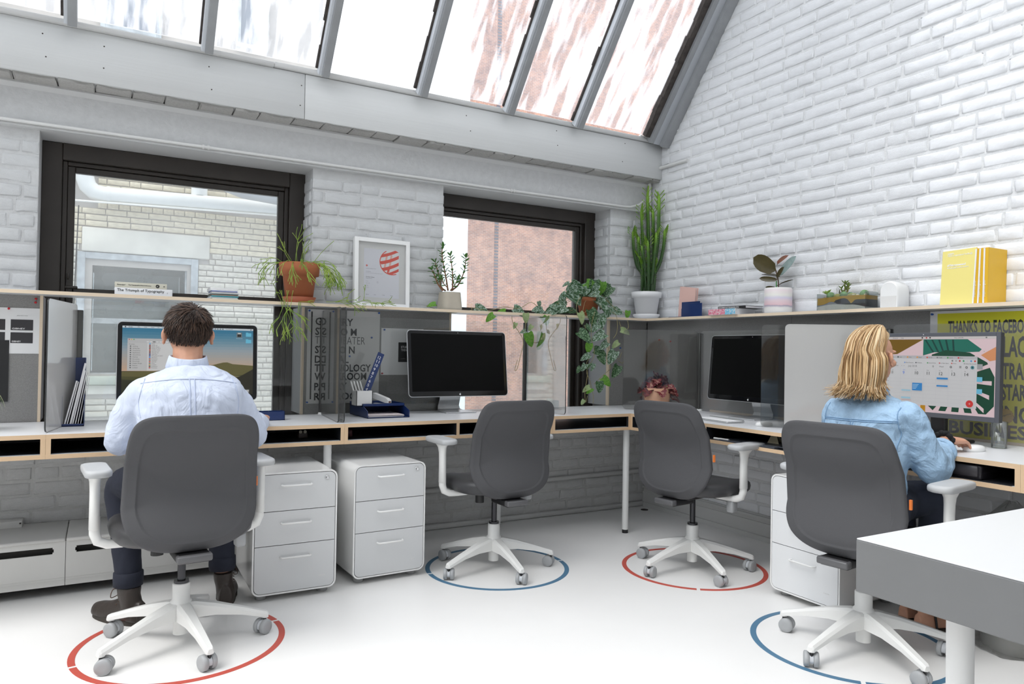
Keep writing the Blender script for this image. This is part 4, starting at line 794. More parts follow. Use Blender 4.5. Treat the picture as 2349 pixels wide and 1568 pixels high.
for k in range(8): q.rect(-.16, -.020-.0165*k, x1-.003, -.0194-.0165*k, (182, 182, 184))
for k in range(5):
    for j in range(4): q.txt(str(1+j+5*k), -.235+.017*j, .008-.014*k, .0052, (100, 100, 100), 0, 'CENTER')
for k, t in enumerate(('11 AM', 'Noon', '1 PM', '2 PM')): q.txt(t, -.164, -.018-.0165*k, .0042, (80, 80, 80))
BL, BL2 = (52, 128, 190), (150, 190, 208)
q.rect(.067, -.018, .115, -.010, BL); q.rect(.067, -.050, .115, -.043, BL); q.rect(-.042, -.072, .003, -.038, BL); q.rect(-.092, -.076, -.049, -.070, BL2); q.rect(-.092, -.110, -.049, -.103, BL2); q.rect(-.092, -.1165, -.045, -.1155, (190, 60, 50))
for k in range(4): q.rect(-.039, -.046-.006*k, -.012-.004*k, -.0445-.006*k, (200, 220, 232))
q.disc(.207, -.116, .0150, (196, 54, 52)); q.rect(.2025, -.1165, .2115, -.1155, (230, 200, 200)); q.rect(.2065, -.1205, .2075, -.1115, (230, 200, 200))
q.rect(x1+.002, .030, x1+.024, .052, (150, 152, 154))
for y in (-.022, -.072): q.rect(x1+.002, y, x1+.024, y+.020, (104, 178, 206))
q.mb.v = [(x, y, z+.0005) for x, y, z in q.mb.v]; lp4('screen', q.mb, q.ms)
mb = MB(); mb.rbox(-.155, -.125, -2.20, -2.135, TOPZ+.01, 1.06, .006); mb.rbox(-.26, -.06, -2.28, -2.04, TOPZ, TOPZ+.014, .006); wpart('stand', mb, mat('black_stand', (.010, .010, .012), .4), P)

# ============================================================ things pinned up and standing on the desks
BLUE = mat('navy_blue_plastic', (.010, .030, .125), .28); PAPER = mat('white_paper', (.82, .82, .83), .7); INK = mat('charcoal_ink', (.022, .022, .024), .6); INKB = mat('black_ink', (.008, .008, .009), .6)
REDP = mat('red_push_pin', (.55, .01, .02), .3); BLUP = mat('blue_push_pin', (.02, .10, .42), .3)
def pin(T, m_, label): obj('push_pin', MB().lathe([(.0012, 0), (.0045, .001), (.0045, .003), (.003, .004), (.003, .007), (.0052, .009), (.0052, .011), (.002, .0122)], 14), m_, T=T, label=label, cat='push pin', group='push pins')
# lettered poster
P = thing('poster', (-2.185, .036, .798), 'white poster with big charcoal room names behind the smoked screen', 'poster')
wpart('sheet', MB().box(-2.396, -1.976, .0355, .0365, .797, 1.325), mat('pale_poster_paper', (.66, .655, .645), .6), P)
z = lambda b: 1.237-(b-744.9)*.002432
for t, b, wd, bo in (('GALLERY', 744.9, .216, 1), ('STUDIO M', 767.9, .238, 1), ('THE THEATER', 787.9, .288, 0), ('STUDIO N', 810, .228, 1), ('DIGITAL', 832.3, .194, 1), ('TECHNOLOGY', 852.4, .326, 1), ('WORKROOM', 872.1, .300, 1), ('PANTRY', 895.4, .186, 1), ('RESTROOM', 918.4, .290, 1)):
    text(t, .06, back(-2.352, .0352, z(b)), INK, P, w=wd, h=.0425, bold=.022 if bo else -.012)
wpart('rule', MB().box(-2.376, -2.368, .0350, .0356, .822, 1.312), INK, P)
T = back(-2.025, .0352, .83); mb = MB(); mb.add([(0, 0, 0), (.012, 0, 0), (.004, .022, 0), (.030, .006, 0)], [(0, 1, 2)]); mb.add([(.004, .024, 0), (.010, .030, 0), (.030, .004, 0), (.022, .002, 0)], [(0, 1, 2, 3)]); mb.v = [tuple(T @ V(q_)) for q_ in mb.v]; wpart('arrow', mb, INK, P)
for x_, z_, l in ((-2.388, 1.316, 'blue pin in the top corner of the lettered poster nearest the window'), (-1.984, 1.318, 'blue pin in the top corner of the lettered poster above the monitor'), (-2.392, .806, 'blue pin in the bottom corner of the lettered poster'), (-2.026, 1.174, 'blue pin beside the word theater on the poster'), (-2.155, 1.064, 'blue pin above the word technology on the poster')): pin(back(x_, .036, z_) , BLUP, l)
# sheet with the dark door sign
P = thing('paper_sheet', (-1.83, .037, .958), 'white print of a dark studio door sign, pinned behind the blank monitor', 'paper')
wpart('sheet', MB().box(-1.965, -1.70, .0375, .0383, .957, 1.232), PAPER, P); wpart('sign_print', MB().box(-1.858, -1.775, .0368, .0376, 1.033, 1.150), INK, P)
text('STUDIO', .02, back(-1.842, .0366, 1.116), PAPER, P, h=.013, w=.062, bold=.02); text('THEATER', .02, back(-1.842, .0366, 1.098), PAPER, P, h=.013, w=.062)
text('..::. .:', .012, back(-1.842, .0366, 1.052), PAPER, P, h=.004, w=.05)
pin(back(-1.949, .0378, 1.222), BLUP, 'blue pin holding the door sign print'); pin(back(-1.958, .0378, .966), REDP, 'red pin at the foot of the door sign print')
# sheet of cards
P = thing('paper_sheet', (-3.8, .037, 1.06), 'white sheet printed with dark name cards on the pinboard at the picture edge', 'paper')
wpart('sheet', MB().box(-3.99, -3.644, .0375, .0383, 1.060, 1.273), PAPER, P)
for x_ in (-3.760, -3.868):
    for z_, s in ((1.169, .030), (1.109, .021)): wpart('card_print', MB().box(x_, x_+.087, .0368, .0376, z_, z_+.050), mat('dark_card_print', (.035, .033, .038), .6), P); text('GIBNEY', .01, back(x_+.005, .0366, z_+.004), PAPER, P, w=s*1.7, h=.0075, bold=.02)
text('gibney dance center', .006, back(-3.736, .037, 1.235), mat('grey_print', (.4, .4, .4), .7), P, w=.042)
for x_, z_, l in ((-3.768, 1.268, 'red pin holding the sheet of name cards'), (-3.664, 1.318, 'upper red pin on the felt above the name cards'), (-3.665, 1.301, 'lower red pin on the felt above the name cards')): pin(back(x_, .0378 if z_ < 1.3 and x_ < -3.7 else .040, z_), REDP, l)
P = thing('paper_sheet', (-3.85, .033, .837), 'dark card leaning on the pinboard behind the spider plant', 'paper'); wpart('sheet', MB().box(-3.95, -3.764, .0345, .0370, .838, 1.122), mat('black_card', (.02, .02, .022), .7), P)
for y_, z_, l, m_ in ((-.10, 1.205, 'red pin on the corner felt, nearer the corner', REDP), (-.215, 1.193, 'red pin on the corner felt, nearer the screen post', REDP)): pin(side(.040, y_, z_), m_, l)
for x_, z_, l in ((-.235, 1.165, 'upper blue pin on the dark felt by the vine'), (-.205, 1.143, 'lower blue pin on the dark felt by the vine')): pin(back(x_, .040, z_), BLUP, l)
# yellow poster
YEL = mat('acid_yellow_print', (.74, .71, .02), .5); P = thing('poster', (.035, -2.25, .745), 'acid yellow poster with heavy dark capitals behind the woman\'s monitor', 'poster')
wpart('sheet', MB().box(.0355, .0365, -2.52, -2.020, .744, 1.330), PAPER, P); wpart('yellow_field', MB().box(.0348, .0356, -2.50, -2.055, .752, 1.318), YEL, P)
for t, y_, z0_, z1_, wd in (('THANKS TO FACEBOOK', -2.105, 1.222, 1.283, .37), ('LACK', -2.342, 1.118, 1.210, .128), ('TRAIL', -2.338, 1.022, 1.094, .118), ('START', -2.336, .930, 1.002, .122), ('ING', -2.332, .833, .908, .122), ('BUSINESS', -2.112, .764, .824, .37)):
    text(t, .08, side(.0345, y_, z0_), INK, P, w=wd, h=z1_-z0_, bold=.03)
st = [( (.034 if k % 2 else .030)*cos(2*pi*k/40), (.034 if k % 2 else .030)*sin(2*pi*k/40)) for k in range(40)]; mb = MB(); mb.prism(st, .0006, T=side(.0340, -2.355, .862)); sl = wpart('seal', mb, mat('ochre_seal', (.52, .34, .05), .5), P)
text('indulgence', .014, side(.0333, -2.330, .850) @ M.Rotation(rad(22), 4, 'Z'), INK, P, w=.050, ital=.3)
pin(side(.0355, -2.033, 1.316), BLUP, 'blue pin in the corner of the yellow poster')
P = thing('paper_sheet', (.036, -1.96, .77), 'white print with a grey rounded shape pinned behind the woman\'s monitor', 'paper'); wpart('sheet', MB().box(.0375, .0385, -2.09, -1.84, .765, 1.02), PAPER, P)
mb = MB(); mb.prism(rrect(.16, .2, .05), .0005, T=side(.0372, -1.97, .79)); wpart('print', mb, mat('mid_grey_print', (.36, .36, .37), .7), P)
# blue desk accessories
P = thing('magazine_file', (-3.496, -.17, TOPZ), 'tall navy magazine file holding leaning magazines beside the man', 'magazine file')
mb = MB(); x0, x1, y0, y1 = -3.541, -3.453, -.245, -.015; t = .0025; mb.box(x0, x1, y0, y1, TOPZ, TOPZ+.004); mb.rbox(x0, x1, y1-t, y1, TOPZ, 1.045, .001, 1, sm=False)
for x_ in (x0, x1-t):
    mb.prism([(-y0, .740), (-y0, .873), (-(y0+.008), .882), (-(y0+.06), .886), (-(y1-.05), 1.045), (-y1, 1.045), (-y1, .740)], t, T=M(((0, 0, 1, x_), (-1, 0, 0, 0), (0, 1, 0, 0), (0, 0, 0, 1))))
mb.rbox(x0, x1, y0, y0+t, TOPZ, .752, .001, 1, sm=False); wpart('box', mb, BLUE, P)
rnd = random.Random(12)
for k, (c, h, th) in enumerate((((.80, .80, .82), .205, .006), ((.30, .30, .33), .20, .004), ((.82, .82, .84), .285, .008), ((.10, .085, .075), .25, .005), ((.20, .14, .10), .245, .004), ((.16, .15, .13), .23, .003), ((.30, .25, .18), .22, .003))):
    xb = -3.532+.0105*k; a = .215-.012*k; mb = MB(); mb.box(0, th, 0, .205, 0, h, sides=[0, 0, 1, 1, 1, 1]); m_ = obj('magazine', mb, [mat('magazine_cover_%d' % k, c, .35), PAPER], label='%s magazine leaning in the navy file, %s' % (('white', 'dark grey', 'thick white', 'black', 'brown', 'olive', 'tan')[k], ('outermost', 'second from the window side', 'tallest of the row', 'fourth in the row', 'fifth in the row', 'sixth in the row', 'last against the side')[k]), cat='magazine', group='magazines in the navy file'); m_.matrix_world = M.Translation((xb, -.235, TOPZ+.0045)) @ M.Rotation(a, 4, 'Y') @ M.Rotation(-rad(3), 4, 'X')
def open_box(mb, x0, x1, y0, y1, z0, z1, t=.0025, front=None):
    mb.box(x0, x1, y0, y1, z0, z0+t); mb.box(x0, x0+t, y0, y1, z0, z1); mb.box(x1-t, x1, y0, y1, z0, z1); mb.box(x0, x1, y1-t, y1, z0, z1); mb.box(x0, x1, y0, y0+t, z0, front or z1); return mb
P = thing('pen_tray', (-2.65, -.24, TOPZ), 'low navy pen tray beside the man\'s hand', 'pen tray'); mb = open_box(MB(), -2.735, -2.574, -.265, -.195, TOPZ, .785); mb.box(-2.645, -2.642, -.263, -.197, TOPZ, .782); wpart('tray', mb, BLUE, P)
P = thing('letter_tray', (-2.045, -.18, TOPZ), 'navy letter tray with papers in it and a pencil cup on top', 'letter tray'); mb = MB(); x0, x1, y0, y1 = -2.163, -1.926, -.330, -.02; mb.box(x0, x1, y0, y1, TOPZ, TOPZ+.003)
for x_ in (x0, x1-.003): mb.prism([(-y0, .740), (-y0, .778), (-(y0+.01), .781), (-(y0+.075), .8), (-y1, .8), (-y1, .74)], .003, T=M(((0, 0, 1, x_), (-1, 0, 0, 0), (0, 1, 0, 0), (0, 0, 0, 1))))
mb.box(x0, x1, y1-.003, y1, TOPZ, .8); mb.box(x0, x1, y0, y0+.003, TOPZ, .746); wpart('tray', mb, BLUE, P)
mb = open_box(MB(), x0-.001, x1+.001, y0+.08, y1+.001, .796, .812); wpart('lid_tray', mb, BLUE, P)
rnd = random.Random(4)
for k in range(5): mb = MB(); mb.box(-.10, .10, 0, .24, 0, .002); o = obj('paper_sheet', mb, PAPER if k % 2 else mat('pinkish_paper', (.80, .70, .69), .7), label='loose paper in the navy letter tray, %s' % ('bottom sheet', 'second sheet up', 'middle sheet', 'second sheet from the top', 'top sheet')[k], cat='paper', group='papers in the letter tray'); o.matrix_world = M.Translation((-2.05+rnd.uniform(-.006, .006), -.318+rnd.uniform(0, .012), TOPZ+.0035+.0026*k)) @ M.Rotation(rnd.uniform(-.05, .05), 4, 'Z')
P = thing('pencil_cup', (-2.150, -.197, .799), 'square white pencil cup on the navy letter tray', 'pencil cup'); mb = open_box(MB(), -2.195, -2.106, -.240, -.155, .7995, .882, .003); wpart('cup', mb, WHITE, P)
for k in range(4): mb = MB(); x_ = -2.172+.017*k; a = V((x_, -.185, .806)); b = V((x_-.034, -.175, .925)); mb.tube([a, b], .0042, 6, sm=False); mb.cyl(b, b+(b-a).normalized()*.009, .0038, .001, 6); obj('pencil', mb, WHITE, label='white pencil in the square cup, %s' % ('outermost', 'second along', 'third along', 'beside the ruler')[k], cat='pencil', group='white pencils in the cup')
P = thing('ruler', (-2.138, -.19, .806), 'navy ruler with white numerals standing in the pencil cup', 'ruler'); Tr = back(-2.150, -.190, .806) @ M.Rotation(-rad(23), 4, 'Z') @ M.Rotation(-rad(6), 4, 'X'); mb = MB(); mb.box(-.019, .019, 0, .305, -.0025, 0); mb.v = [tuple(Tr @ V(q_)) for q_ in mb.v]; wpart('blade', mb, BLUE, P)
for k in range(1, 13): text(str(k), .026, Tr @ M.Translation((-.010, .004+.0237*(k-1)+.004, .0004)), PAPER, P, h=.0165, w=.017 if k > 9 else (.005 if k == 1 else .011), name='numeral')
P = thing('stapler', (-2.035, -.195, .799), 'white stapler on the navy letter tray', 'stapler', rz=rad(-62)); mb = MB(); mb.rbox(-.055, .055, -.0125, .0125, 0, .010, .002); obj('base', mb, WHITE, P); mb = MB(); mb.prism([(-.058, .036), (.035, .014), (.055, .014), (.055, .030), (.04, .040), (-.058, .066)], .028, T=M(((1, 0, 0, 0), (0, 0, -1, .014), (0, 1, 0, 0), (0, 0, 0, 1)))); obj('arm', mb, WHITE, P); mb = MB(); mb.box(.0552, .056, -.009, .009, .016, .024); obj('slot', mb, mat('dark_slot', (.12, .05, .04), .5), P)
P = thing('tape_dispenser', (-.88, -.14, TOPZ), 'navy tape dispenser behind the smoked screen by the vine', 'tape dispenser'); mb = MB(); mb.rbox(-.915, -.845, -.165, -.115, TOPZ+.006, .800, .004); mb.rbox(-1.0, -.92, -.165, -.115, TOPZ+.006, .783, .004); wpart('body', mb, BLUE, P); mb = MB(); mb.lathe([(.012, -.009), (.024, -.009), (.024, .009), (.012, .009)], 20, T=M.Translation((-.90, -.14, .79)) @ M.Rotation(pi/2, 4, 'X')); wpart('tape_roll', mb, mat('clear_tape', (.70, .70, .66), .3), P); wpart('base_board', MB().rbox(-1.0, -.83, -.175, -.105, TOPZ, TOPZ+.006, .002), mat('cork_base', (.48, .30, .22), .7), P)
def keyboard(label, T):
    P = mk('keyboard', None, None, label=label, cat='keyboard', T=T); obj('case', MB().rbox(-.14, .14, -.057, .057, .001, .008, .003), ALU, P); mb = MB()
    for r in range(5):
        for c in range(14): mb.rbox(-.136+.0195*c, -.119+.0195*c, -.050+.0205*r, -.033+.0205*r, .008, .0105, .001, 1)
    obj('keys', mb, PAPER, P, kind='stuff'); mb = MB(); mb.tube([(-.14, .052, .009), (.14, .052, .009)], .008, 12); obj('battery_tube', mb, ALU, P)
keyboard('slim white keyboard in front of the slanted blank monitor', M.Translation((-.40, -1.10, TOPZ)) @ M.Rotation(rad(-97), 4, 'Z')); keyboard('slim white keyboard under the man\'s hands', M.Translation((-3.08, -.42, TOPZ)))
def mouse(label, T): P = mk('computer_mouse', None, None, label=label, cat='mouse', T=T); mb = MB(); mb.loft([[(.030*k*cos(2*pi*i/28), .056*k*sin(2*pi*i/28), z_) for i in range(28)] for k, z_ in ((.92, .0), (1, .004), (1, .010), (.92, .017), (.75, .022), (.4, .025), (.1, .0255))], 0, True); obj('shell', mb, WHITE, P); obj('scroll_dot', MB().ball((0, .03, .0225), (.003, .003, .002), 8), GREYP, P)
mouse('white mouse by the edge of the smoked screen next to the keyboard', M.Translation((-.375, -1.395, TOPZ)) @ M.Rotation(rad(-90), 4, 'Z')); mouse('white mouse under the woman\'s hand', M.Translation((-.345, -2.425, TOPZ)) @ M.Rotation(rad(-95), 4, 'Z')); mouse('white mouse under the man\'s hand', M.Translation((-2.715, -.44, TOPZ)))
P = thing('drinking_glass', (-.14, -2.415, TOPZ), 'clear tumbler beside the yellow poster at the picture edge', 'glass'); obj('tumbler', MB().lathe([(.028, 0), (.031, .11), (.029, .11), (.026, .006)], 28, cap=False), glass_mat('tumbler_glass', (.9, .92, .92), .12), P); obj('base', MB().lathe([(.027, .001), (.027, .007)], 28), MATS['tumbler_glass'], P)
# things in the cubbies
P = thing('power_adapter', (-2.50, -.3, BZ+T_), 'dark plug adapter lying in the cubby near the desk leg', 'adapter'); mb = MB(); mb.rbox(-2.535, -2.49, -.40, -.34, BZ+T_+.002, .690, .005); wpart('body', mb, mat('dark_brown_plastic', (.06, .045, .04), .5), P); mb = MB(); mb.lathe([(.008, 0), (.008, .004)], 14, T=back(-2.527, -.401, .693)); mb.lathe([(.008, 0), (.008, .004)], 14, T=back(-2.505, -.401, .693)); wpart('connector', mb, mat('beige_connector', (.40, .36, .28), .5), P)
P = thing('notebook', (-2.30, -.4, BZ+T_), 'dark red notebook deep in the cubby under the letter tray', 'notebook'); wpart('cover', MB().rbox(-2.325, -2.27, -.42, -.25, BZ+T_+.002, .695, .002, 1), mat('dark_red_cover', (.10, .03, .035), .5), P)
P = thing('folder', (-.45, -1.45, BZ+T_), 'dark folder of papers lying in the cubby beside the woman', 'folder'); mb = MB(); mb.box(-.56, -.30, -1.62, -1.26, BZ+T_+.0015, BZ+T_+.006); mb.box(-.54, -.28, -1.72, -1.40, BZ+T_+.0065, BZ+T_+.010, T=None); wpart('cover', mb, mat('slate_folder', (.10, .11, .13), .3), P)
P = thing('pen', (-.545, -1.235, BZ+T_), 'white pen at the front of the cubby beside the corner chair', 'pen'); mb = MB(); mb.tube([(-.55, -1.215, BZ+T_+.006), (-.54, -1.31, BZ+T_+.006)], .0055, 8); wpart('barrel', mb, WHITE, P)
P = thing('card_fold', (-.42, -1.52, BZ+T_), 'small folded cream card standing in the cubby', 'card'); mb = MB(); mb.add([(-.47, -1.50, .6705), (-.47, -1.57, .6705), (-.44, -1.53, .712), (-.44, -1.50, .712)], [(0, 1, 2, 3)]); mb.add([(-.41, -1.50, .6705), (-.41, -1.57, .6705), (-.44, -1.53, .712), (-.44, -1.50, .712)], [(3, 2, 1, 0)]); wpart('card', mb, mat('cream_card', (.62, .55, .38), .7), P)
for k, y_ in enumerate((-2.36, -2.50)): P = thing('storage_box', (-.46, y_, BZ+T_), 'black plastic box in the cubby, %s' % ('nearer the woman\'s elbow', 'at the picture edge'), 'storage box', 'black boxes in the cubby') if False else thing('storage_box', (-.46, y_, BZ+T_), 'black plastic box in the cubby, ' + ('nearer the woman\'s elbow' if k == 0 else 'cut by the picture edge'), 'storage box', 'black boxes in the cubby'); wpart('body', MB().rbox(-.555, -.36, y_-.062, y_+.062, BZ+T_, .716, .008), mat('smoky_plastic', (.022, .020, .024), .2), P); wpart('face', MB().rbox(-.558, -.553, y_-.05, y_+.05, BZ+T_+.01, .712, .003, 1), mat('grey_smoky_face', (.055, .05, .055), .25), P)
P = thing('cable', (-.5, -2.27, BZ+T_), 'tangle of black cable with a blue tip in the cubby', 'cable'); mb = MB(); mb.tube([(-.50+.03*cos(t_*1.3), -2.26+.03*sin(t_*1.7), BZ+T_+.006+.0012*t_) for t_ in range(16)], .004, 6); wpart('cord', mb, BLACKP, P); mb = MB(); mb.tube([(-.53, -2.285, .668), (-.53, -2.30, .68)], .003, 6); wpart('tip', mb, BLUP, P)

# ============================================================ things on the shelf
def book(name, label, T, w, h, d, cover, pages=PAPER, cat='book', group=None):
    """lying book: spine w wide, h thick facing -y, d deep"""
    P = mk(name, None, None, label=label, cat=cat, group=group, T=T); mb = MB(); t = .0018
    mb.box(-w/2, w/2, 0, d, 0, t); mb.box(-w/2, w/2, 0, d, h-t, h); mb.rbox(-w/2, w/2, -.002, t, 0, h, .0015, 2); obj('cover', mb, cover, P)
    obj('pages', MB().box(-w/2+.003, w/2-.003, t, d-.003, t, h-t), pages, P); return P
b1 = book('book', 'white typography book lying under the cream one on the shelf', M.Translation((-3.2165, -.070, SZ1)), .252, .0345, .160, mat('white_book_cover', (.80, .80, .81), .5), group='books on the window shelf'); text('The Triumph of Typography', .02, M(((1, 0, 0, -3.332), (0, 0, -1, -.0725), (0, 1, 0, SZ1+.0125), (0, 0, 0, 1))), INKB, b1, w=.205, bold=.01)
text('ii', .012, back(-3.115, -.0725, SZ1+.012), mat('grey_print', (.4, .4, .4), .7), b1, h=.008)
b2 = book('book', 'cream typography book lying on top of the white one on the shelf', M.Translation((-3.229, -.066, SZ1+.0346)), .227, .0265, .155, mat('cream_book_cover', (.62, .60, .50), .5), group='books on the window shelf'); text('The Typographic Desk Reference', .012, back(-3.285, -.0688, SZ1+.0346+.010), INKB, b2, w=.100); text('Rosendorf', .01, back(-3.332, -.0688, SZ1+.0346+.011), INKB, b2, w=.034)
mb = MB(); mb.lathe([(.0085, 0), (.0085, .0005)], 24, T=back(-3.157, -.0682, SZ1+.0346+.0133)); wpart('round_mark', mb, INKB, b2); text('tf', .012, back(-3.1615, -.0690, SZ1+.0346+.0095), mat('cream_book_cover', (0, 0, 0)), b2, h=.008); text('K', .01, back(-3.130, -.0688, SZ1+.0346+.010), INKB, b2, h=.007)
zz = SZ1; rnd = random.Random(2)
for k, (c, h, nm) in enumerate((((.70, .76, .70), .006, 'pale green'), ((.78, .80, .80), .0055, 'white'), ((.03, .28, .32), .006, 'teal'), ((.72, .40, .32), .0035, 'salmon'), ((.10, .12, .10), .006, 'dark green'), ((.80, .80, .81), .010, 'thick white'), ((.28, .32, .55), .005, 'lavender blue'), ((.80, .80, .80), .008, 'curled white'), ((.84, .84, .84), .006, 'topmost white'))):
    book('notebook', '%s notebook in the small stack on the window shelf' % nm, M.Translation((-2.845+rnd.uniform(-.004, .004), -.062+rnd.uniform(-.004, .004), zz)), .130+rnd.uniform(-.006, .006)+(.006 if k > 6 else 0), h, .14, mat('notebook_cover_%d' % k, c, .5), cat='notebook', group='notebooks stacked on the window shelf'); zz += h+.0002
# framed certificate leaning on the brick pier
FW, FH = .338, .404; Tf = back(-1.968, .036, SZ1) @ M.Rotation(-rad(3), 4, 'X') @ M.Rotation(-rad(.6), 4, 'Z'); P = mk('picture_frame', None, None, label='white framed certificate with a red striped ball leaning on the brick pier', cat='picture frame', T=Tf)
mb = MB(); f_ = .024
for a, b, c, d in ((-FW/2, -FW/2+f_, 0, FH), (FW/2-f_, FW/2, 0, FH), (-FW/2+f_, FW/2-f_, FH-f_, FH), (-FW/2+f_, FW/2-f_, 0, f_)): mb.rbox(a, b, c, d, -.02, .016, .0015, 1, sm=False)
obj('frame', mb, mat('white_picture_frame', (.86, .86, .855), .4), P); obj('mount', MB().box(-FW/2+f_, FW/2-f_, f_, FH-f_, -.018, -.004), mat('ivory_mount', (.84, .84, .825), .7), P)
pc = Pic(False); pc.rect(-.108, .058, .108, .345, (243, 244, 251)); BR, BR2 = (240, 82, 60), (250, 190, 176); cx, cy_, R = .062, .272, .076
def arc(t0, t1, yo, th, c, sag):
    up_ = []; dn = []
    for i in range(15):
        u_ = -1+2*i/14; X = cx+R*u_*.999
        yy = cy_+yo*R+sag*R*(u_+.3*u_*u_); lim = R*math.sqrt(max(0, 1-u_*u_))
        a_ = min(max(yy+th*R, cy_-lim), cy_+lim); b_ = min(max(yy-th*R, cy_-lim), cy_+lim)
        if X <= .108 : up_.append((X, a_)); dn.append((X, b_))
    pc.poly(dn+up_[::-1], c)
pc.poly([(cx+R*cos(t_), cy_+R*sin(t_)) for t_ in [2*pi*i/40 for i in range(40)] if cx+R*cos(t_) < .108], (250, 250, 250))
for u_ in (-.62, -.25): pc.poly([(cx+R*(u_-.05), cy_-R*.75*math.sqrt(1-u_*u_)), (cx+R*(u_+.08), cy_-R*.8*math.sqrt(1-u_*u_)), (cx+R*(u_+.30), cy_+R*.55), (cx+R*(u_+.16), cy_+R*.6)], BR2)
for yo, th in ((.72, .12), (.18, .13), (-.36, .13), (-.84, .11)): arc(0, 1, yo, th, BR, .42)
pc.poly([(cx-.03, cy_-.07), (cx-.022, cy_-.072), (cx-.012, cy_-.04), (cx-.026, cy_-.036)], BR)
for i in range(14):                                                  # rim of the ball
    a0, a1 = rad(118+i*12.5), rad(118+(i+1)*12.5); pts_ = [(cx+R*cos(a0), cy_+R*sin(a0)), (cx+R*cos(a1), cy_+R*sin(a1)), (cx+.93*R*cos(a1), cy_+.93*R*sin(a1)), (cx+.93*R*cos(a0), cy_+.93*R*sin(a0))]
    if all(q_[0] < .108 for q_ in pts_): pc.poly(pts_, BR)
pc.disc(-.091, .243, .0055, (238, 120, 110)); pc.txt('red dot design award', -.096, .224, .0070, (150, 150, 160)); pc.txt('Certificate', -.096, .206, .0070, (160, 160, 168)); pc.txt('has been awarded for high design quality', -.096, .198, .0062, (180, 180, 188)); pc.txt('The Stow Cabinet', -.096, .174, .0070, (120, 120, 128), .02); pc.txt('Filing Cabinet', -.096, .166, .0070, (150, 150, 158))
for k in range(4): pc.txt(('Client', 'New York', 'Design', 'In-house')[k], -.096, .150-.012*k, .0056, (170, 170, 178)); pc.txt('2014', -.03, .150-.004*k, .005, (190, 190, 198)) if k < 3 else None
for k in range(4): pc.txt(('Signed', 'Jury', 'Chair', 'Essen')[k], -.096+.05*k, .072, .0080, (130, 130, 140), ital=0) if False else pc.txt(('Signed', 'Jury', 'Chair', 'Essen')[k], -.096+.05*k, .072, .0075, (150, 150, 160))
pc.mb.v = [(x, y, z_-.0035) for x, y, z_ in pc.mb.v]; obj('certificate', pc.mb, pc.ms, P)
obj('glazing', MB().box(-FW/2+f_, FW/2-f_, f_, FH-f_, .004, .005), glass_mat('picture_glass', (.98, .98, .98), .03), P)
# navy sorter with pink cards
P = thing('file_sorter', (.0, -.43, SZ1), 'stepped navy desk sorter on the corner end of the shelf', 'sorter'); mb = MB()
mb.rbox(-.045, .072, -.592, -.280, SZ1, SZ1+.006, .001, 1, sm=False)
for x_, a, b, h in ((-.043, -.592, -.478, .088), (-.015, -.545, -.375, .103), (.015, -.48, -.335, .112), (.044, -.40, -.282, .095)): mb.rbox(x_, x_+.003, a, b, SZ1+.004, SZ1+h, .001, 1, sm=False)
mb.box(-.043, .045, -.480, -.477, SZ1+.004, SZ1+.06); mb.box(-.015, .045, -.376, -.373, SZ1+.004, SZ1+.06); wpart('rack', mb, BLUE, P)
for k in range(3): mb = MB(); mb.box(0, .0012, -.15, 0, 0, .205); o = obj('card', mb, mat('blush_card_%d' % (k % 2), (.80, .52, .46) if k % 2 == 0 else (.84, .66, .62), .6), label='blush pink card standing in the navy sorter, %s' % ('front one', 'middle one', 'back one')[k], cat='card', group='pink cards in the sorter'); o.matrix_world = M.Translation((-.004+.004*k, -.330-.004*k, SZ1+.007)) @ M.Rotation(rad(8), 4, 'X') @ M.Rotation(rad(-3+k), 4, 'Y')
# books lying by the rubber plant
def bookside(name, label, x, y0, y1, z, h, d, cover, group=None): return book(name, label, M(((0, 1, 0, x), (-1, 0, 0, (y0+y1)/2), (0, 0, 1, z), (0, 0, 0, 1))), abs(y1-y0), h, d, cover, group=group)
b = bookside('book', 'thick book with a pink and blue speckled spine overhanging the shelf', -.105, -.715, -.935, SZ1, .036, .17, mat('white_book_cover', (0, 0, 0)), 'books on the side shelf')
spk = lambda n, c1, c2: ramp_mat(n, [(0, c1), (.40, c1), (.50, c2), (.56, (.85, .80, .80)), (.66, c1), (1, c2)], 'Object', 0, .01, 1.0, 130, .5)
wpart('pink_spine', MB().box(-.1085, -.106, -.852, -.716, SZ1+.001, SZ1+.035), spk('pink_speckle', (.80, .22, .30), (.62, .08, .20)), b); wpart('blue_spine', MB().box(-.1085, -.106, -.933, -.854, SZ1+.001, SZ1+.035), spk('blue_speckle', (.20, .62, .80), (.05, .35, .62)), b)
b = bookside('book', 'slim black typography book lying on the speckled one', -.075, -.765, -.985, SZ1+.0362, .0165, .15, INKB, 'books on the side shelf'); text('THE ELEMENTS OF TYPOGRAPHIC STYLE', .01, side(-.0773, -.770, SZ1+.0362+.0055), PAPER, b, w=.165, h=.0062, bold=.02)
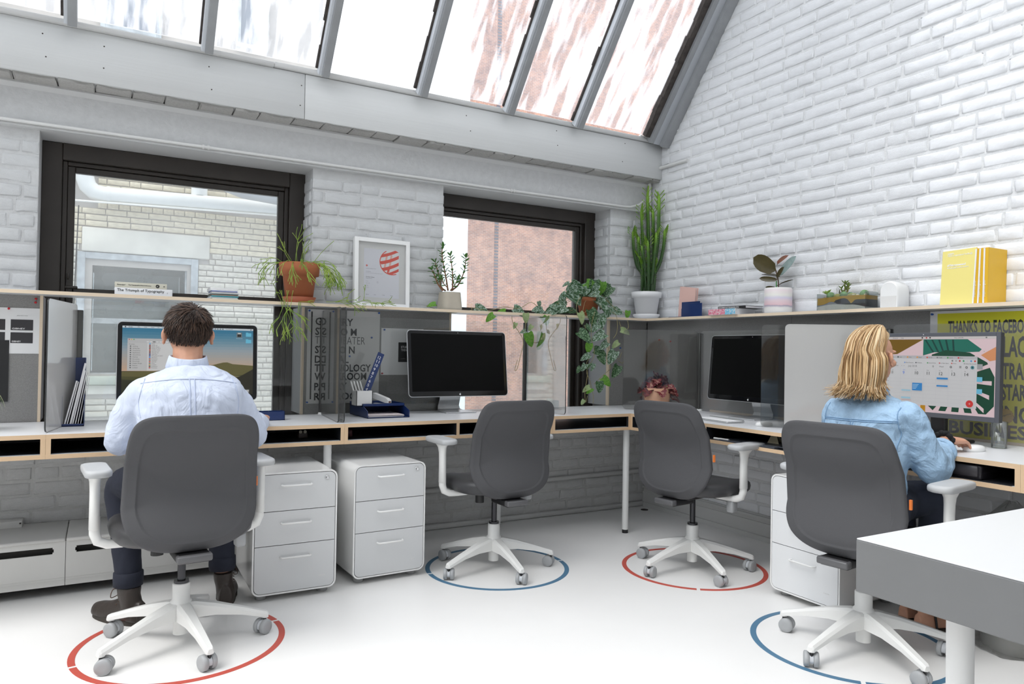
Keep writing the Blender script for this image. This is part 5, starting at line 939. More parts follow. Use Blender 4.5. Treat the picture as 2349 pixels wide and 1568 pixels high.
# speaker and yellow booklets
P = thing('speaker', (.03, -1.845, SZ1), 'small white rounded speaker beside the terrarium', 'speaker'); o = [(x, y) for x, y in rrect(.095, .135, .044, 8)]; o = [(x, y if y > .05 else y) for x, y in [(-.0475, 0), (.0475, 0)]+[(.0475*cos(t_)*1.0, .088+.047*sin(t_)) for t_ in [pi*i/16 for i in range(17)]]]
mb = MB(); Ts = side(.03, -1.845, SZ1)
mb.loft([[Ts @ V((x*k, .002+(y-.06)*k+.058, z_)) for x, y in o] for k, z_ in ((.9, -.05), (1, -.04), (1, .040), (.95, .048), (.90, .050))], 0, True); wpart('shell', mb, mat('gloss_white_plastic', (.84, .84, .83), .2), P)
mb = MB(); mb.loft([[Ts @ V((x, y, z_)) for x, y in ((-.038, .004), (.038, .004), (.040, .060), (-.040, .060))] for z_ in (.0502, .0515)], 0, False); wpart('grille', mb, mat('pale_fabric_grille', (.70, .69, .67), .9, bump=.2, bscale=600), P)
YB = mat('pale_yellow_booklet', (.84, .73, .24), .5); YB2 = mat('amber_booklet', (.72, .42, .015), .5)
P = thing('booklet', (-.03, -2.18, SZ1), 'large pale yellow booklet standing face out on the side shelf', 'booklet', 'yellow booklets'); Tb = side(-.045, -2.185, SZ1) @ M.Rotation(-rad(5), 4, 'X') @ M.Rotation(rad(-8), 4, 'Y'); mb = MB(); mb.box(-.082, .082, 0, .252, -.003, 0, sides=[1, 1, 1, 1, 0, 0]); mb.v = [tuple(Tb @ V(q_)) for q_ in mb.v]; wpart('cover', mb, [YB, YB2], P)
for t, x_, y_, wd, bo in (('poppin.', -.055, .232, .03, .02), ('Have a question? hello@', -.055, .222, .118, 0), ('#Thingsyouneed', -.055, .176, .088, .03), ('A field guide to the modern', -.055, .166, .103, 0)): text(t, .01, Tb @ M.Translation((x_, y_, .0004)), PAPER, P, w=wd, bold=bo)
for k, (y_, a) in enumerate(((-2.272, 9), (-2.293, 6), (-2.315, 3))):
    P = thing('booklet', (0, y_, SZ1), 'amber booklet standing spine out, %s' % ('next to the pale one', 'middle of the row', 'last of the row')[k], 'booklet', 'yellow booklets'); Tb = M.Translation((-.055, y_, SZ1)) @ M.Rotation(rad(a*.35), 4, 'X'); mb = MB(); mb.box(0, .15, .0045, .0065, 0, .243); mb.box(0, .15, -.0065, -.0045, 0, .243); mb.box(-.001, .001, -.0065, .0065, 0, .243, mi=0); mb.v = [tuple(Tb @ V(q_)) for q_ in mb.v]; wpart('cover', mb, YB2, P); mb = MB(); mb.box(-.004, .147, .0065, .0125, .002, .240); mb.v = [tuple(Tb @ V(q_)) for q_ in mb.v]; wpart('pages', mb, PAPER, P)
    text('poppin field guide', .006, Tb @ side(-.0013, .002, .03) @ M.Rotation(pi/2, 4, 'Z'), PAPER, P, w=.07)
# plastic bag on the floor
P = thing('plastic_bag', (-.33, -2.56, 0), 'clear crumpled plastic bin bag standing behind the woman\'s chair', 'bag')
mb = MB(); rnd = random.Random(6); rg = []
for i in range(13):
    t_ = i/12; r = .145*(.9+.25*sin(t_*3))*(1 if t_ < .8 else (1-t_)*4+.12)
    rg.append([(r*(1+rnd.uniform(-.09, .09))*cos(2*pi*j/26), r*(1+rnd.uniform(-.09, .09))*sin(2*pi*j/26), .56*t_+rnd.uniform(-.008, .008)+(.004 if i == 0 else 0)) for j in range(26)])
mb.loft(rg, 0, True); obj('bag', mb, glass_mat('clear_bag_film', (.86, .86, .85), .10, .35, (.8, .8, .79), 9, .3, .7, rough=.15), P)
mb = MB(); mb.lathe([(.10, .003), (.125, .32), (.12, .32), (.095, .01)], 24); obj('bin', mb, mat('grey_bin_plastic', (.35, .35, .34), .5), P)
# ============================================================ plants
def leafm(name, prof, ms, fold=.25, droop=.25, n=7, wavy=0, thick=0, lobes=0, mid=None):
    """unit long leaf along +y, face +z; prof(t) gives the half width"""
    mb = MB(); rg = []
    for i in range(n+1):
        t = i/n; w = max(prof(t), .004); row = []
        for j in range(-2, 3):
            s = j/2; x = w*s; y = t-(.10*(abs(s)**2) if t < .2 else 0)*1.0; z = fold*abs(x)-droop*t*t+wavy*sin(t*9+j)*.3*abs(s)
            row.append((x, y, z))
        rg.append(row)
    v = [q for r in rg for q in r]; f = []; mi = []
    for i in range(n):
        for j in range(4): f.append((i*5+j, i*5+j+1, (i+1)*5+j+1, (i+1)*5+j))
    for q_, ff in enumerate(f): mb.add([v[a] for a in ff], [(0, 1, 2, 3)], 0, True)
    me = mb.mesh(name); bm = bmesh.new(); bm.from_mesh(me); bmesh.ops.remove_doubles(bm, verts=bm.verts, dist=1e-5); bm.to_mesh(me); bm.free()
    me.materials.append(ms); return me
def leafmat(name, c1, c2, vs=30, lo=.45, hi=.6, rough=.4, transl=.35, stripe=None):
    mm = bpy.data.materials.new(name); mm.use_nodes = True; n = mm.node_tree.nodes; l = mm.node_tree.links; b = n['Principled BSDF']; b.inputs['Roughness'].default_value = rough
    t = n.new('ShaderNodeTexCoord'); r = n.new('ShaderNodeValToRGB'); e = r.color_ramp.elements
    if stripe:
        s = n.new('ShaderNodeSeparateXYZ'); l.new(t.outputs['Object'], s.inputs[0]); ab = n.new('ShaderNodeMath'); ab.operation = 'ABSOLUTE'; l.new(s.outputs[0], ab.inputs[0]); l.new(ab.outputs[0], r.inputs[0])
    else: nz = n.new('ShaderNodeTexNoise'); nz.inputs['Scale'].default_value = vs; nz.inputs['Detail'].default_value = 4; l.new(t.outputs['Object'], nz.inputs[0]); l.new(nz.outputs[0], r.inputs[0])
    e[0].position = lo; e[0].color = (*c1, 1); e[1].position = hi; e[1].color = (*c2, 1); l.new(r.outputs[0], b.inputs['Base Color'])
    tr = n.new('ShaderNodeBsdfTranslucent'); l.new(r.outputs[0], tr.inputs[0]); mx = n.new('ShaderNodeMixShader'); mx.inputs[0].default_value = transl; l.new(b.outputs[0], mx.inputs[1]); l.new(tr.outputs[0], mx.inputs[2]); l.new(mx.outputs[0], n['Material Output'].inputs[0]); MATS[name] = mm; return mm
STEM = mat('tan_vine_stem', (.30, .26, .12), .6); SOIL = mat('potting_soil', (.035, .025, .018), .95, bump=1, bscale=90); TERRA = mat('terracotta', (.42, .135, .055), .75, var=.10, vscale=9, bump=.15, bscale=60)
heart = lambda t: .40*math.sqrt(max(0, sin(pi*min(1, (t+.06)*.94)**.72)))*(1-.35*t) if t < 1 else .004
oval = lambda t: .20*math.sqrt(max(0, sin(pi*t)))
SILV = leafmat('silver_speckled_leaf', (.035, .105, .035), (.36, .46, .38), 9, .44, .60, .35, .2); SILV2 = leafmat('dark_speckled_leaf', (.020, .075, .020), (.22, .34, .20), 11, .48, .62, .35, .2); LIME = leafmat('bright_vine_leaf', (.10, .30, .03), (.20, .42, .06), 6, .4, .6, .4, .45)
pale = leafmat('pale_leaf_underside', (.36, .48, .22), (.46, .56, .30), 6, .4, .6, .45, .4)
HM = [leafm('vine_leaf_shape', heart, q_, f_, d_) for q_, f_, d_ in ((SILV, .35, .25), (SILV2, .5, .3), (LIME, .3, .35), (pale, .6, .5), (SILV, .9, .2))]
def leaf_at(parent, me, pos, L, ang, rnd, tilt=.5, face=V((-.45, -.86, .15)), name='leaf', spin=.25):
    """tip direction given as an angle in an upright plane facing the room"""
    R3 = V((.869, -.494, 0)); d = (R3*cos(rad(ang))+V((0, 0, 1))*sin(rad(ang))); d = (d+V(face)*rnd.uniform(-.1, .35)).normalized()
    nn = (V(face)+V((rnd.uniform(-tilt, tilt), rnd.uniform(-tilt, tilt)*.6, rnd.uniform(-.2, tilt*1.6)))); nn = (nn-d*nn.dot(d)).normalized(); x_ = d.cross(nn)
    T = M(((x_.x, d.x, nn.x, 0), (x_.y, d.y, nn.y, 0), (x_.z, d.z, nn.z, 0), (0, 0, 0, 1))); T.translation = V(pos)-d*L*.5
    o = mk(name, me, parent); o.matrix_local = parent_world(parent).inverted() @ T @ M.Diagonal((L*rnd.uniform(.9, 1.1), L, L, 1)); return o
def smooth_path(pts, k=4):
    pts = [V(q_) for q_ in pts]; out = []
    for i in range(len(pts)-1):
        p0, p1, p2, p3 = pts[max(i-1, 0)], pts[i], pts[i+1], pts[min(i+2, len(pts)-1)]
        for j in range(k):
            t = j/k; out.append(.5*((2*p1)+(p2-p0)*t+(2*p0-5*p1+4*p2-p3)*t*t+(3*p1-p0-3*p2+p3)*t**3))
    return out+[pts[-1]]
def pot(name, prof, ms, P, n=36, c=(0, 0, 0), soil=None):
    o = obj(name, MB().lathe(prof, n, c, cap=False), ms, P)
    if soil: obj('soil', MB().lathe([(soil[0], soil[1]-.012), (soil[0], soil[1])], 28, c), SOIL, P)
    return o
VINE= [(-0.738, -0.059, 1.553, 0.049, -163), (-0.654, -0.084, 1.526, 0.109, -30), (-0.763, -0.07, 1.477, 0.066, 71), (-0.69, -0.088, 1.458, 0.12, -33), (-0.783, -0.09, 1.442, 0.06, 120), (-0.804, -0.045, 1.389, 0.131, -169), (-0.55, -0.041, 1.557, 0.082, 35), (-0.542, -0.107, 1.495, 0.071, -175), (-0.439, -0.061, 1.523, 0.098, -75), (-0.493, -0.059, 1.531, 0.044, -146), (-0.488, -0.12, 1.405, 0.126, -41), (-0.394, -0.078, 1.45, 0.066, -59), (-0.345, -0.107, 1.389, 0.071, -18), (-0.235, -0.078, 1.374, 0.049, -96), (-0.666, -0.144, 1.331, 0.071, -66), (-0.569, -0.13, 1.335, 0.109, -68), (-0.504, -0.144, 1.314, 0.098, -84), (-0.642, -0.151, 1.211, 0.098, -36), (-0.527, -0.141, 1.214, 0.098, -156), (-0.608, -0.147, 1.135, 0.06, -95), (-0.488, -0.145, 1.154, 0.071, -141), (-0.495, -0.127, 1.109, 0.087, -15), (-0.42, -0.148, 1.077, 0.093, -119), (-0.492, -0.143, 1.06, 0.066, -53), (-0.628, -0.134, 1.075, 0.066, -153), (-0.671, -0.126, 0.992, 0.044, -129), (-0.649, -0.151, 1.009, 0.049, -116), (-0.6, -0.139, 1.02, 0.044, 56), (-0.575, -0.147, 1.01, 0.049, -104), (-0.386, -0.151, 0.982, 0.082, -113), (-0.457, -0.146, 0.915, 0.071, -45), (-0.52, -0.153, 0.878, 0.071, -85), (-0.619, -0.137, 0.867, 0.055, -158), (-0.594, -0.149, 0.859, 0.049, 20), (-0.645, -0.138, 0.78, 0.038, -123), (-0.397, -0.153, 1.161, 0.055, -147), (-0.306, -0.151, 1.253, 0.066, -11), (-0.92, -0.128, 1.309, 0.049, -90), (-0.547, -0.129, 1.269, 0.066, -135), (-0.603, -0.132, 1.267, 0.055, -45), (-0.43, -0.117, 1.379, 0.066, -105), (-0.714, -0.075, 1.49, 0.055, 135), (-0.611, -0.09, 1.506, 0.066, -128), (-0.685, -0.064, 1.382, 0.06, -8)]
RUN= [(-1.7, -0.075, 1.376, 0.051, -171), (-1.363, -0.072, 1.364, 0.078, -12), (-1.224, -0.071, 1.356, 0.051, -174), (-1.338, -0.13, 1.31, 0.06, -143), (-1.094, -0.078, 1.356, 0.088, -26), (-1.081, -0.13, 1.315, 0.06, -90), (-0.979, -0.078, 1.377, 0.051, -165), (-0.957, -0.087, 1.409, 0.041, -74), (-0.958, -0.08, 1.364, 0.06, -153), (-0.804, -0.088, 1.389, 0.092, -161), (-0.938, -0.13, 1.306, 0.06, -59), (-1.047, -0.13, 1.256, 0.037, -123), (-1.051, -0.13, 1.181, 0.088, -77), (-0.98, -0.13, 1.206, 0.055, -111), (-0.979, -0.13, 1.149, 0.065, -98), (-1.16, -0.13, 1.266, 0.037, -108), (-0.877, -0.086, 1.362, 0.069, -163), (-0.852, -0.09, 1.402, 0.055, 158), (-1.101, -0.13, 1.231, 0.037, -161)]
VST= [[(-0.55, -0.13, 1.38), (-0.575, -0.13, 1.29), (-0.574, -0.13, 1.202), (-0.552, -0.13, 1.125), (-0.558, -0.13, 1.07), (-0.61, -0.13, 0.987), (-0.582, -0.13, 0.921), (-0.553, -0.13, 0.822), (-0.555, -0.13, 0.772)], [(-0.487, -0.13, 1.315), (-0.464, -0.13, 1.205), (-0.435, -0.13, 1.138), (-0.448, -0.13, 1.071), (-0.412, -0.13, 1.01), (-0.473, -0.13, 0.959), (-0.548, -0.13, 0.899)], [(-0.629, -0.13, 1.289), (-0.614, -0.13, 1.201), (-0.606, -0.13, 1.124), (-0.585, -0.13, 1.081), (-0.611, -0.13, 1.036), (-0.603, -0.13, 0.96), (-0.621, -0.13, 0.85), (-0.613, -0.13, 0.779), (-0.6, -0.13, 0.822)], [(-0.426, -0.13, 1.39), (-0.376, -0.13, 1.364), (-0.361, -0.13, 1.303), (-0.367, -0.13, 1.241), (-0.394, -0.13, 1.206)], [(-0.364, -0.13, 1.077), (-0.343, -0.13, 1.066), (-0.322, -0.13, 1.112)], [(-0.349, -0.13, 1.055), (-0.314, -0.13, 1.038), (-0.307, -0.13, 1.055)], [(-0.276, -0.13, 1.334), (-0.268, -0.13, 1.277), (-0.318, -0.13, 1.27), (-0.347, -0.13, 1.32)], [(-0.617, -0.13, 1.382), (-0.683, -0.13, 1.341), (-0.698, -0.13, 1.417), (-0.666, -0.13, 1.473)]]
RST= [[(-1.729, -0.07, 1.368), (-1.579, -0.07, 1.332), (-1.435, -0.07, 1.354), (-1.431, -0.07, 1.37), (-1.318, -0.07, 1.357), (-1.208, -0.07, 1.384), (-1.095, -0.07, 1.38), (-1.008, -0.07, 1.422), (-0.918, -0.07, 1.373), (-0.78, -0.07, 1.367), (-0.687, -0.07, 1.385)], [(-1.183, -0.13, 1.325), (-1.171, -0.13, 1.28), (-1.1, -0.13, 1.18), (-1.114, -0.13, 1.087), (-1.139, -0.13, 0.999), (-1.155, -0.13, 0.994), (-1.138, -0.13, 1.054)], [(-0.982, -0.13, 1.305), (-0.97, -0.13, 1.239), (-0.952, -0.13, 1.192), (-0.921, -0.13, 1.155)], [(-1.08, -0.13, 1.301), (-1.085, -0.13, 1.245), (-1.101, -0.13, 1.231)], [(-1.04, -0.13, 1.176), (-1.012, -0.13, 1.163), (-0.985, -0.13, 1.173)], [(-0.952, -0.13, 1.192), (-0.955, -0.13, 1.173)]]
JADE= [[(-1.559, 0.0, 1.47), (-1.573, 0.0, 1.544), (-1.587, 0.0, 1.601), (-1.603, 0.0, 1.686), (-1.6, 0.0, 1.733)], [(-1.538, -0.02, 1.47), (-1.539, -0.02, 1.544), (-1.543, -0.02, 1.602), (-1.557, -0.02, 1.679)], [(-1.538, 0.0, 1.472), (-1.499, 0.0, 1.501), (-1.474, 0.0, 1.542), (-1.449, 0.0, 1.611), (-1.442, 0.0, 1.679)], [(-1.602, -0.02, 1.467), (-1.636, -0.02, 1.507), (-1.658, -0.02, 1.556), (-1.675, -0.02, 1.586)], [(-1.567, 0.02, 1.471), (-1.597, 0.02, 1.493), (-1.607, 0.02, 1.543), (-1.625, 0.02, 1.6), (-1.638, 0.02, 1.638)], [(-1.56, -0.03, 1.468), (-1.526, -0.03, 1.509), (-1.514, -0.03, 1.533)], [(-1.577, -0.04, 1.482), (-1.607, -0.04, 1.508), (-1.621, -0.04, 1.537)]]
CACT= [[(0.007, -0.02, 1.556), (-0.001, -0.02, 1.878), (-0.017, -0.02, 2.261)], [(0.039, -0.02, 1.557), (0.057, -0.02, 1.749), (0.083, -0.02, 1.953), (0.088, -0.02, 2.234)], [(-0.019, -0.02, 1.565), (-0.044, -0.02, 1.786), (-0.056, -0.02, 1.929), (-0.072, -0.02, 2.138)], [(0.051, -0.02, 1.703), (0.057, -0.02, 1.905), (0.05, -0.02, 2.135)], [(-0.056, -0.02, 1.685), (-0.1, -0.02, 1.732), (-0.125, -0.02, 1.812), (-0.14, -0.02, 1.888), (-0.145, -0.02, 1.981)], [(-0.052, -0.02, 1.652), (-0.086, -0.02, 1.738), (-0.095, -0.02, 1.848), (-0.096, -0.02, 1.942)], [(0.052, -0.02, 1.659), (0.108, -0.02, 1.752), (0.138, -0.02, 1.867), (0.148, -0.02, 1.987)], [(-0.007, -0.02, 1.555), (-0.01, -0.02, 1.721), (-0.021, -0.02, 1.91)], [(0.024, -0.02, 1.601), (0.042, -0.02, 1.77), (0.055, -0.02, 1.883), (0.06, -0.02, 1.967)], [(-0.058, -0.02, 1.552), (-0.056, -0.02, 1.652), (-0.058, -0.02, 1.762)], [(0.053, -0.02, 1.558), (0.059, -0.02, 1.659), (0.05, -0.02, 1.748)], [(-0.021, -0.02, 1.687), (-0.065, -0.02, 1.751), (-0.097, -0.02, 1.809)], [(-0.02, -0.02, 1.654), (-0.044, -0.02, 1.786), (-0.06, -0.02, 1.879)]]
# trailing silver vine
P = thing('trailing_vine', (-.52, -.01, SZ1), 'silver speckled vine in a terracotta pot trailing over the shelf edge beside the narrower window', 'plant')
pot('pot', [(.05, 0), (.055, .004), (.074, .10), (.080, .10), (.080, .128), (.070, .128), (.066, .11)], TERRA, P, soil=(.067, .112)); obj('saucer', MB().lathe([(.06, 0.001), (.078, .012), (.074, .012), (.05, .004)], 30), TERRA, P)
mb = MB(); rnd = random.Random(5)
for q_ in VST+RST: mb.tube(smooth_path(q_), .0019, 5)
for v_ in VINE[:24]+RUN[10:]:
    if v_[2] > 1.32: a = V((-.52+rnd.uniform(-.05, .05), -.01+rnd.uniform(-.05, .04), SZ1+.11)); b = V(v_[:3]); mb.tube(smooth_path([a, (a+b)/2+V((0, 0, .04)), b], 4), .0015, 5)
wpart('stems', mb, STEM, P)
for k, v_ in enumerate(VINE): leaf_at(P, HM[0 if k < 13 and k % 5 else (3 if k in (14, 32, 34, 35, 36) else 2 if k in (9, 13, 19, 30, 33, 37) else (1 if k % 2 else 0))] if k not in (1, 3, 10) else HM[4], v_[:3], v_[3]*1.08, v_[4], rnd)
for k, v_ in enumerate(RUN): leaf_at(P, HM[2 if k in (0, 2, 3, 10, 12, 13, 14) else (3 if k in (5, 11, 15) else 0)], v_[:3], v_[3]*1.05, v_[4], rnd, .35)
rnd2 = random.Random(21)
for k in range(16):
    a = rnd2.uniform(0, 2*pi); r = rnd2.uniform(.02, .13); leaf_at(P, HM[k % 2 if k % 4 else 2], (-.54+r*cos(a)*1.25, -.03+.5*r*sin(a)-.02, SZ1+.13+rnd2.uniform(-.05, .07)), rnd2.uniform(.07, .11), rnd2.uniform(-170, 10), rnd2, .7)
# rhipsalis in terracotta
P = thing('mistletoe_cactus', (-2.455, -.005, SZ1), 'stringy green mistletoe cactus spilling from a terracotta pot on the window shelf', 'plant')
pot('pot', [(.060, .014), (.072, .016), (.088, .150), (.104, .152), (.109, .218), (.099, .218), (.094, .20)], TERRA, P, soil=(.095, .203)); obj('saucer', MB().lathe([(.076, 0), (.092, .033), (.086, .033), (.072, .012), (.03, .012)], 36), mat('glazed_terracotta', (.40, .10, .04), .4), P)
RHI = leafmat('stringy_green_stem', (.20, .36, .04), (.42, .55, .10), 12, .35, .65, .4, .15); mb = MB(); rnd = random.Random(44)
def grow(p, d, L, depth, drp):
    pts = [p]; n = 4
    for i in range(n):
        d = (d+V((rnd.uniform(-.22, .22), rnd.uniform(-.22, .16), rnd.uniform(-.22, .18)-drp))).normalized(); p = p+d*L/n
        if p.z < SZ1+.004 and p.y > -.105: p.z = SZ1+.004; d.z = abs(d.z)*.2; d.y -= .3
        pts.append(p)
    mb.tube(pts, [.0019, .0016, .0015, .0014, .0017], 5)
    if depth: [grow(p, (d+V((rnd.uniform(-.8, .8), rnd.uniform(-.5, .4), rnd.uniform(-.6, .5)))).normalized(), L*rnd.uniform(.55, .95), depth-1, drp) for k in range(rnd.choice((2, 2, 3)) if depth < 3 else 2)]
c0 = V((-2.455, -.005, SZ1+.205))
for dx, dz, L in ((-.5, 1, .10), (-.15, 1, .14), (-.35, 1.2, .12), (.12, 1.6, .17), (.0, 1.4, .09), (.75, 1.1, .20), (-.6, .9, .08), (.2, 1, .07)): grow(c0+V((dx*.08, rnd.uniform(-.04, .02), 0)), V((dx, rnd.uniform(-.2, .1), dz)).normalized(), L, 1 if L < .15 else 0, .0)
for k in range(22):
    a = rad(rnd.uniform(150, 395)); grow(c0+V((.09*cos(a), .09*sin(a)*.9, .012)), V((cos(a), sin(a)*.8, rnd.uniform(.0, .7))).normalized(), rnd.uniform(.05, .09), 2, rnd.uniform(.10, .30))
for k in range(9): a = rad(rnd.uniform(-50, 15)); grow(c0+V((.10*cos(a), .09*sin(a), .012)), V((cos(a), sin(a), .3)).normalized(), rnd.uniform(.07, .10), 2, .26)
for x_, y_ in ((-.115, -.10), (-.08, -.11), (-.09, -.11), (-.125, -.10), (-.06, -.12)): grow(V((-2.455+x_, y_-.008, SZ1+.06)), V((rnd.uniform(-.4, .35), -.02, -1)).normalized(), .10, 3, .10)
for k in range(6): grow(V((-2.33+.05*k, -.10, SZ1+.01)), V((1, -.25, rnd.uniform(-.2, .3))).normalized(), .06, 2, .02)
wpart('stems', mb, RHI, P, kind='stuff')
# jade plant
P = thing('jade_plant', (-1.545, .005, SZ1), 'small jade plant with reddish branches in a tapered concrete pot', 'plant')
CONC = mat('beige_concrete', (.50, .45, .37), .85, var=.08, vscale=14, bump=.2, bscale=70); mb = MB()
sq = lambda r, z: [(r*abs(cos(t))**.5*(1 if cos(t) > 0 else -1), r*abs(sin(t))**.5*(1 if sin(t) > 0 else -1), z) for t in [2*pi*i/40 for i in range(40)]]
mb.loft([sq(.061, .001), sq(.066, .006), sq(.067, .014), sq(.058, .106), sq(.057, .110), sq(.051, .110), sq(.050, .098)], 0, True, True, False); obj('pot', mb, CONC, P); mb = MB(); mb.loft([sq(.051, .088), sq(.051, .100)], 0, False); obj('soil', mb, SOIL, P)
BARK = mat('red_brown_bark', (.26, .12, .055), .7); JL = leafm('jade_leaf_shape', lambda t: .19*math.sqrt(max(0, sin(pi*t**1.25))), leafmat('jade_leaf', (.055, .16, .035), (.11, .25, .05), 5, .35, .65, .35, .12), .5, -.15, 5); mb = MB(); rnd = random.Random(9)
for k, q_ in enumerate(JADE):
    s = smooth_path(q_, 5); n = len(s); mb.tube(s, [.0055*(1-.6*i/n) if k < 5 else .003 for i in range(n)], 7)
    Lt = sum((s[i+1]-s[i]).length for i in range(n-1)); d0 = .25 if k < 3 else .3; acc = 0; nxt = Lt*d0; ph = 0
    for i in range(n-1):
        acc += (s[i+1]-s[i]).length; t_ = (s[i+1]-s[i]).normalized()
        if acc > nxt or i == n-2:
            nxt += .0165; ph += 1.35
            for sg in (0, pi)+((pi/2, -pi/2) if i == n-2 else ()):
                u_ = t_.orthogonal().normalized(); v_ = t_.cross(u_); d = (u_*cos(ph+sg)+v_*sin(ph+sg)+t_*(.35 if i < n-2 else .9)).normalized(); nn = (t_-d*t_.dot(d)).normalized(); x_ = d.cross(nn); L = rnd.uniform(.030, .042)
                T = M(((x_.x, d.x, nn.x, 0), (x_.y, d.y, nn.y, 0), (x_.z, d.z, nn.z, 0), (0, 0, 0, 1))); T.translation = s[i+1]; o = mk('leaf', JL, P); o.matrix_local = parent_world(P).inverted() @ T @ M.Diagonal((L, L, L, 1))
wpart('branches', mb, BARK, P)
# tall candelabra cactus
P = thing('cactus', (-.022, -.022, SZ1), 'tall branching green cactus in a white pot in the corner of the shelf', 'plant')
WP = mat('white_glazed_pot', (.82, .82, .83), .3); pot('pot', [(.060, .022), (.072, .024), (.092, .150), (.104, .152), (.108, .190), (.100, .192), (.094, .176)], WP, P, 40, soil=(.095, .178)); obj('saucer', MB().lathe([(.070, 0), (.092, .020), (.095, .034), (.088, .034), (.080, .022), (.03, .022)], 40), WP, P)
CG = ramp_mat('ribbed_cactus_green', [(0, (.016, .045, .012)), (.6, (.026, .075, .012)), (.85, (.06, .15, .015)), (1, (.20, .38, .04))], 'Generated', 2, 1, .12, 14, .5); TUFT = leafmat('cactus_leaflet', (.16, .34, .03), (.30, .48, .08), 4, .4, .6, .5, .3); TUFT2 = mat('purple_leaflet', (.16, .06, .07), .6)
rnd = random.Random(2); tf = MB()
for k, q_ in enumerate(CACT):
    pp = [V((-.014+.583*(x+.006), -.022-.493*(x+.006)+(.02 if k in (3,) else -.012 if k in (7, 8) else 0), z_)) for x, y, z_ in q_]
    if pp[0].z < 1.60: pp.insert(0, V((pp[0].x*.9-.002, pp[0].y, SZ1+.165)))
    s = smooth_path(pp, 7); n = len(s); rg = []; r0 = .0135 if k in (0, 1, 7) else .0115
    for i, c in enumerate(s):
        t_ = (s[min(i+1, n-1)]-s[max(i-1, 0)]).normalized(); u_ = (V((1, 0, 0))-t_*t_.x).normalized(); v_ = t_.cross(u_); r = r0*(1-.35*(i/n)**4)*(.55 if i == n-1 else 1); tw = k*1.1+rnd.uniform(-.02, .02)
        rg.append([c+(u_*cos(2*pi*j/12+tw)+v_*sin(2*pi*j/12+tw))*(r*(1.22 if j % 4 == 0 else .74 if j % 4 == 2 else .88)) for j in range(12)])
        for j in (0, 4, 8):
            a = 2*pi*j/12+tw; d = u_*cos(a)+v_*sin(a); fr_ = i/n; L = .006+.020*max(0, fr_-.45)+(.014 if fr_ > .85 else 0)
            b = c+d*r*1.2; e_ = b+d*L+t_*L*(1.0 if fr_ > .8 else .3); sd_ = d.cross(t_)*L*.22; tf.add([b-sd_, b+sd_, e_+sd_*.8, e_+t_*L*.3, e_-sd_*.8], [(0, 1, 2, 3, 4)], 0 if fr_ > .6 or rnd.random() < .6 else 1, False)
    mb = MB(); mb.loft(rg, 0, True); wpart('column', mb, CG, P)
wpart('leaflets', tf, [TUFT, TUFT2], P, kind='stuff')
# rubber plant
P = thing('rubber_plant', (.012, -1.148, SZ1), 'young rubber plant with big dark leaves in a marbled white pot', 'plant')
MARB = ramp_mat('marbled_pot', [(0, (.80, .78, .76)), (.25, (.82, .80, .77)), (.33, (.42, .36, .46)), (.36, (.80, .56, .60)), (.50, (.78, .62, .66)), (.62, (.66, .62, .74)), (.72, (.80, .79, .74)), (.90, (.80, .70, .72)), (1, (.82, .80, .78))], 'Object', 2, 6.5, .10, 16, .4)
pot('pot', [(.062, .0), (.072, .004), (.0765, .015), (.0765, .143), (.074, .147), (.070, .147), (.069, .128)], MARB, P, 40, soil=(.070, .131))
RUB = leafmat('dark_bronze_leaf', (.055, .045, .014), (.085, .065, .020), 3, .3, .7, .25, .06); RUB2 = leafmat('grey_green_rubber_leaf', (.20, .28, .26), (.34, .42, .42), 3, .3, .7, .15, .05); RUBR = leafmat('red_new_leaf', (.28, .06, .04), (.20, .14, .08), 3, .3, .7, .3, .2)
ob = lambda t: .30*math.sqrt(max(0, sin(pi*t**.9)))
rl = [leafm('rubber_leaf_shape', ob, RUB, .15, .05), leafm('rubber_leaf_shape', lambda t: .62*ob(t), RUB2, .3, .02), leafm('rubber_leaf_shape', lambda t: .6*ob(t), RUBR, .7, .15), leafm('rubber_leaf_shape', lambda t: .55*ob(t), RUB, .5, .0)]
stem = [(.012, -1.150, SZ1+.12), (.012, -1.148, 1.53), (.010, -1.143, 1.565), (.006, -1.132, 1.605), (.004, -1.128, 1.62)]; mb = MB(); mb.tube(smooth_path(stem), .0035, 8)
rnd = random.Random(1)
for me, b, t_, W in ((rl[0], (-.005, -1.128, 1.608), (-.03, -.992, 1.690), 1.0), (rl[1], (.03, -1.147, 1.581), (.05, -1.237, 1.680), 1), (rl[2], (.02, -1.137, 1.645), (.03, -1.195, 1.688), 1), (rl[3], (.0, -1.151, 1.560), (-.03, -1.223, 1.612), 1.2), (rl[3], (.02, -1.141, 1.565), (.04, -.997, 1.590), .25), (rl[3], (-.01, -1.148, 1.545), (-.05, -1.062, 1.558), 1.2), (rl[3], (.02, -1.160, 1.524), (.05, -1.226, 1.545), .3), (rl[3], (-.01, -1.140, 1.500), (-.03, -1.09, 1.505), 1.4)):
    b = V(b); t_ = V(t_); d = (t_-b); L = d.length; d.normalize(); nn = V((-1, .0, .10)) if W > .5 else V((-.2, 0, 1)); nn = (nn-d*nn.dot(d)).normalized(); x_ = d.cross(nn); T = M(((x_.x, d.x, nn.x, 0), (x_.y, d.y, nn.y, 0), (x_.z, d.z, nn.z, 0), (0, 0, 0, 1))); T.translation = b
    o = mk('leaf', me, P); o.matrix_local = parent_world(P).inverted() @ T @ M.Diagonal((L*(1 if W > .5 else .6), L, L, 1)); mb.tube([(.008, -1.14, b.z-.012), b], .0018, 5)
wpart('stem', mb, mat('brown_plant_stem', (.10, .055, .03), .6), P); wpart('stake', MB().tube([(.0, -1.146, SZ1+.12), (.0, -1.143, 1.545)], .0028, 6), mat('green_stake', (.05, .30, .04), .5), P)
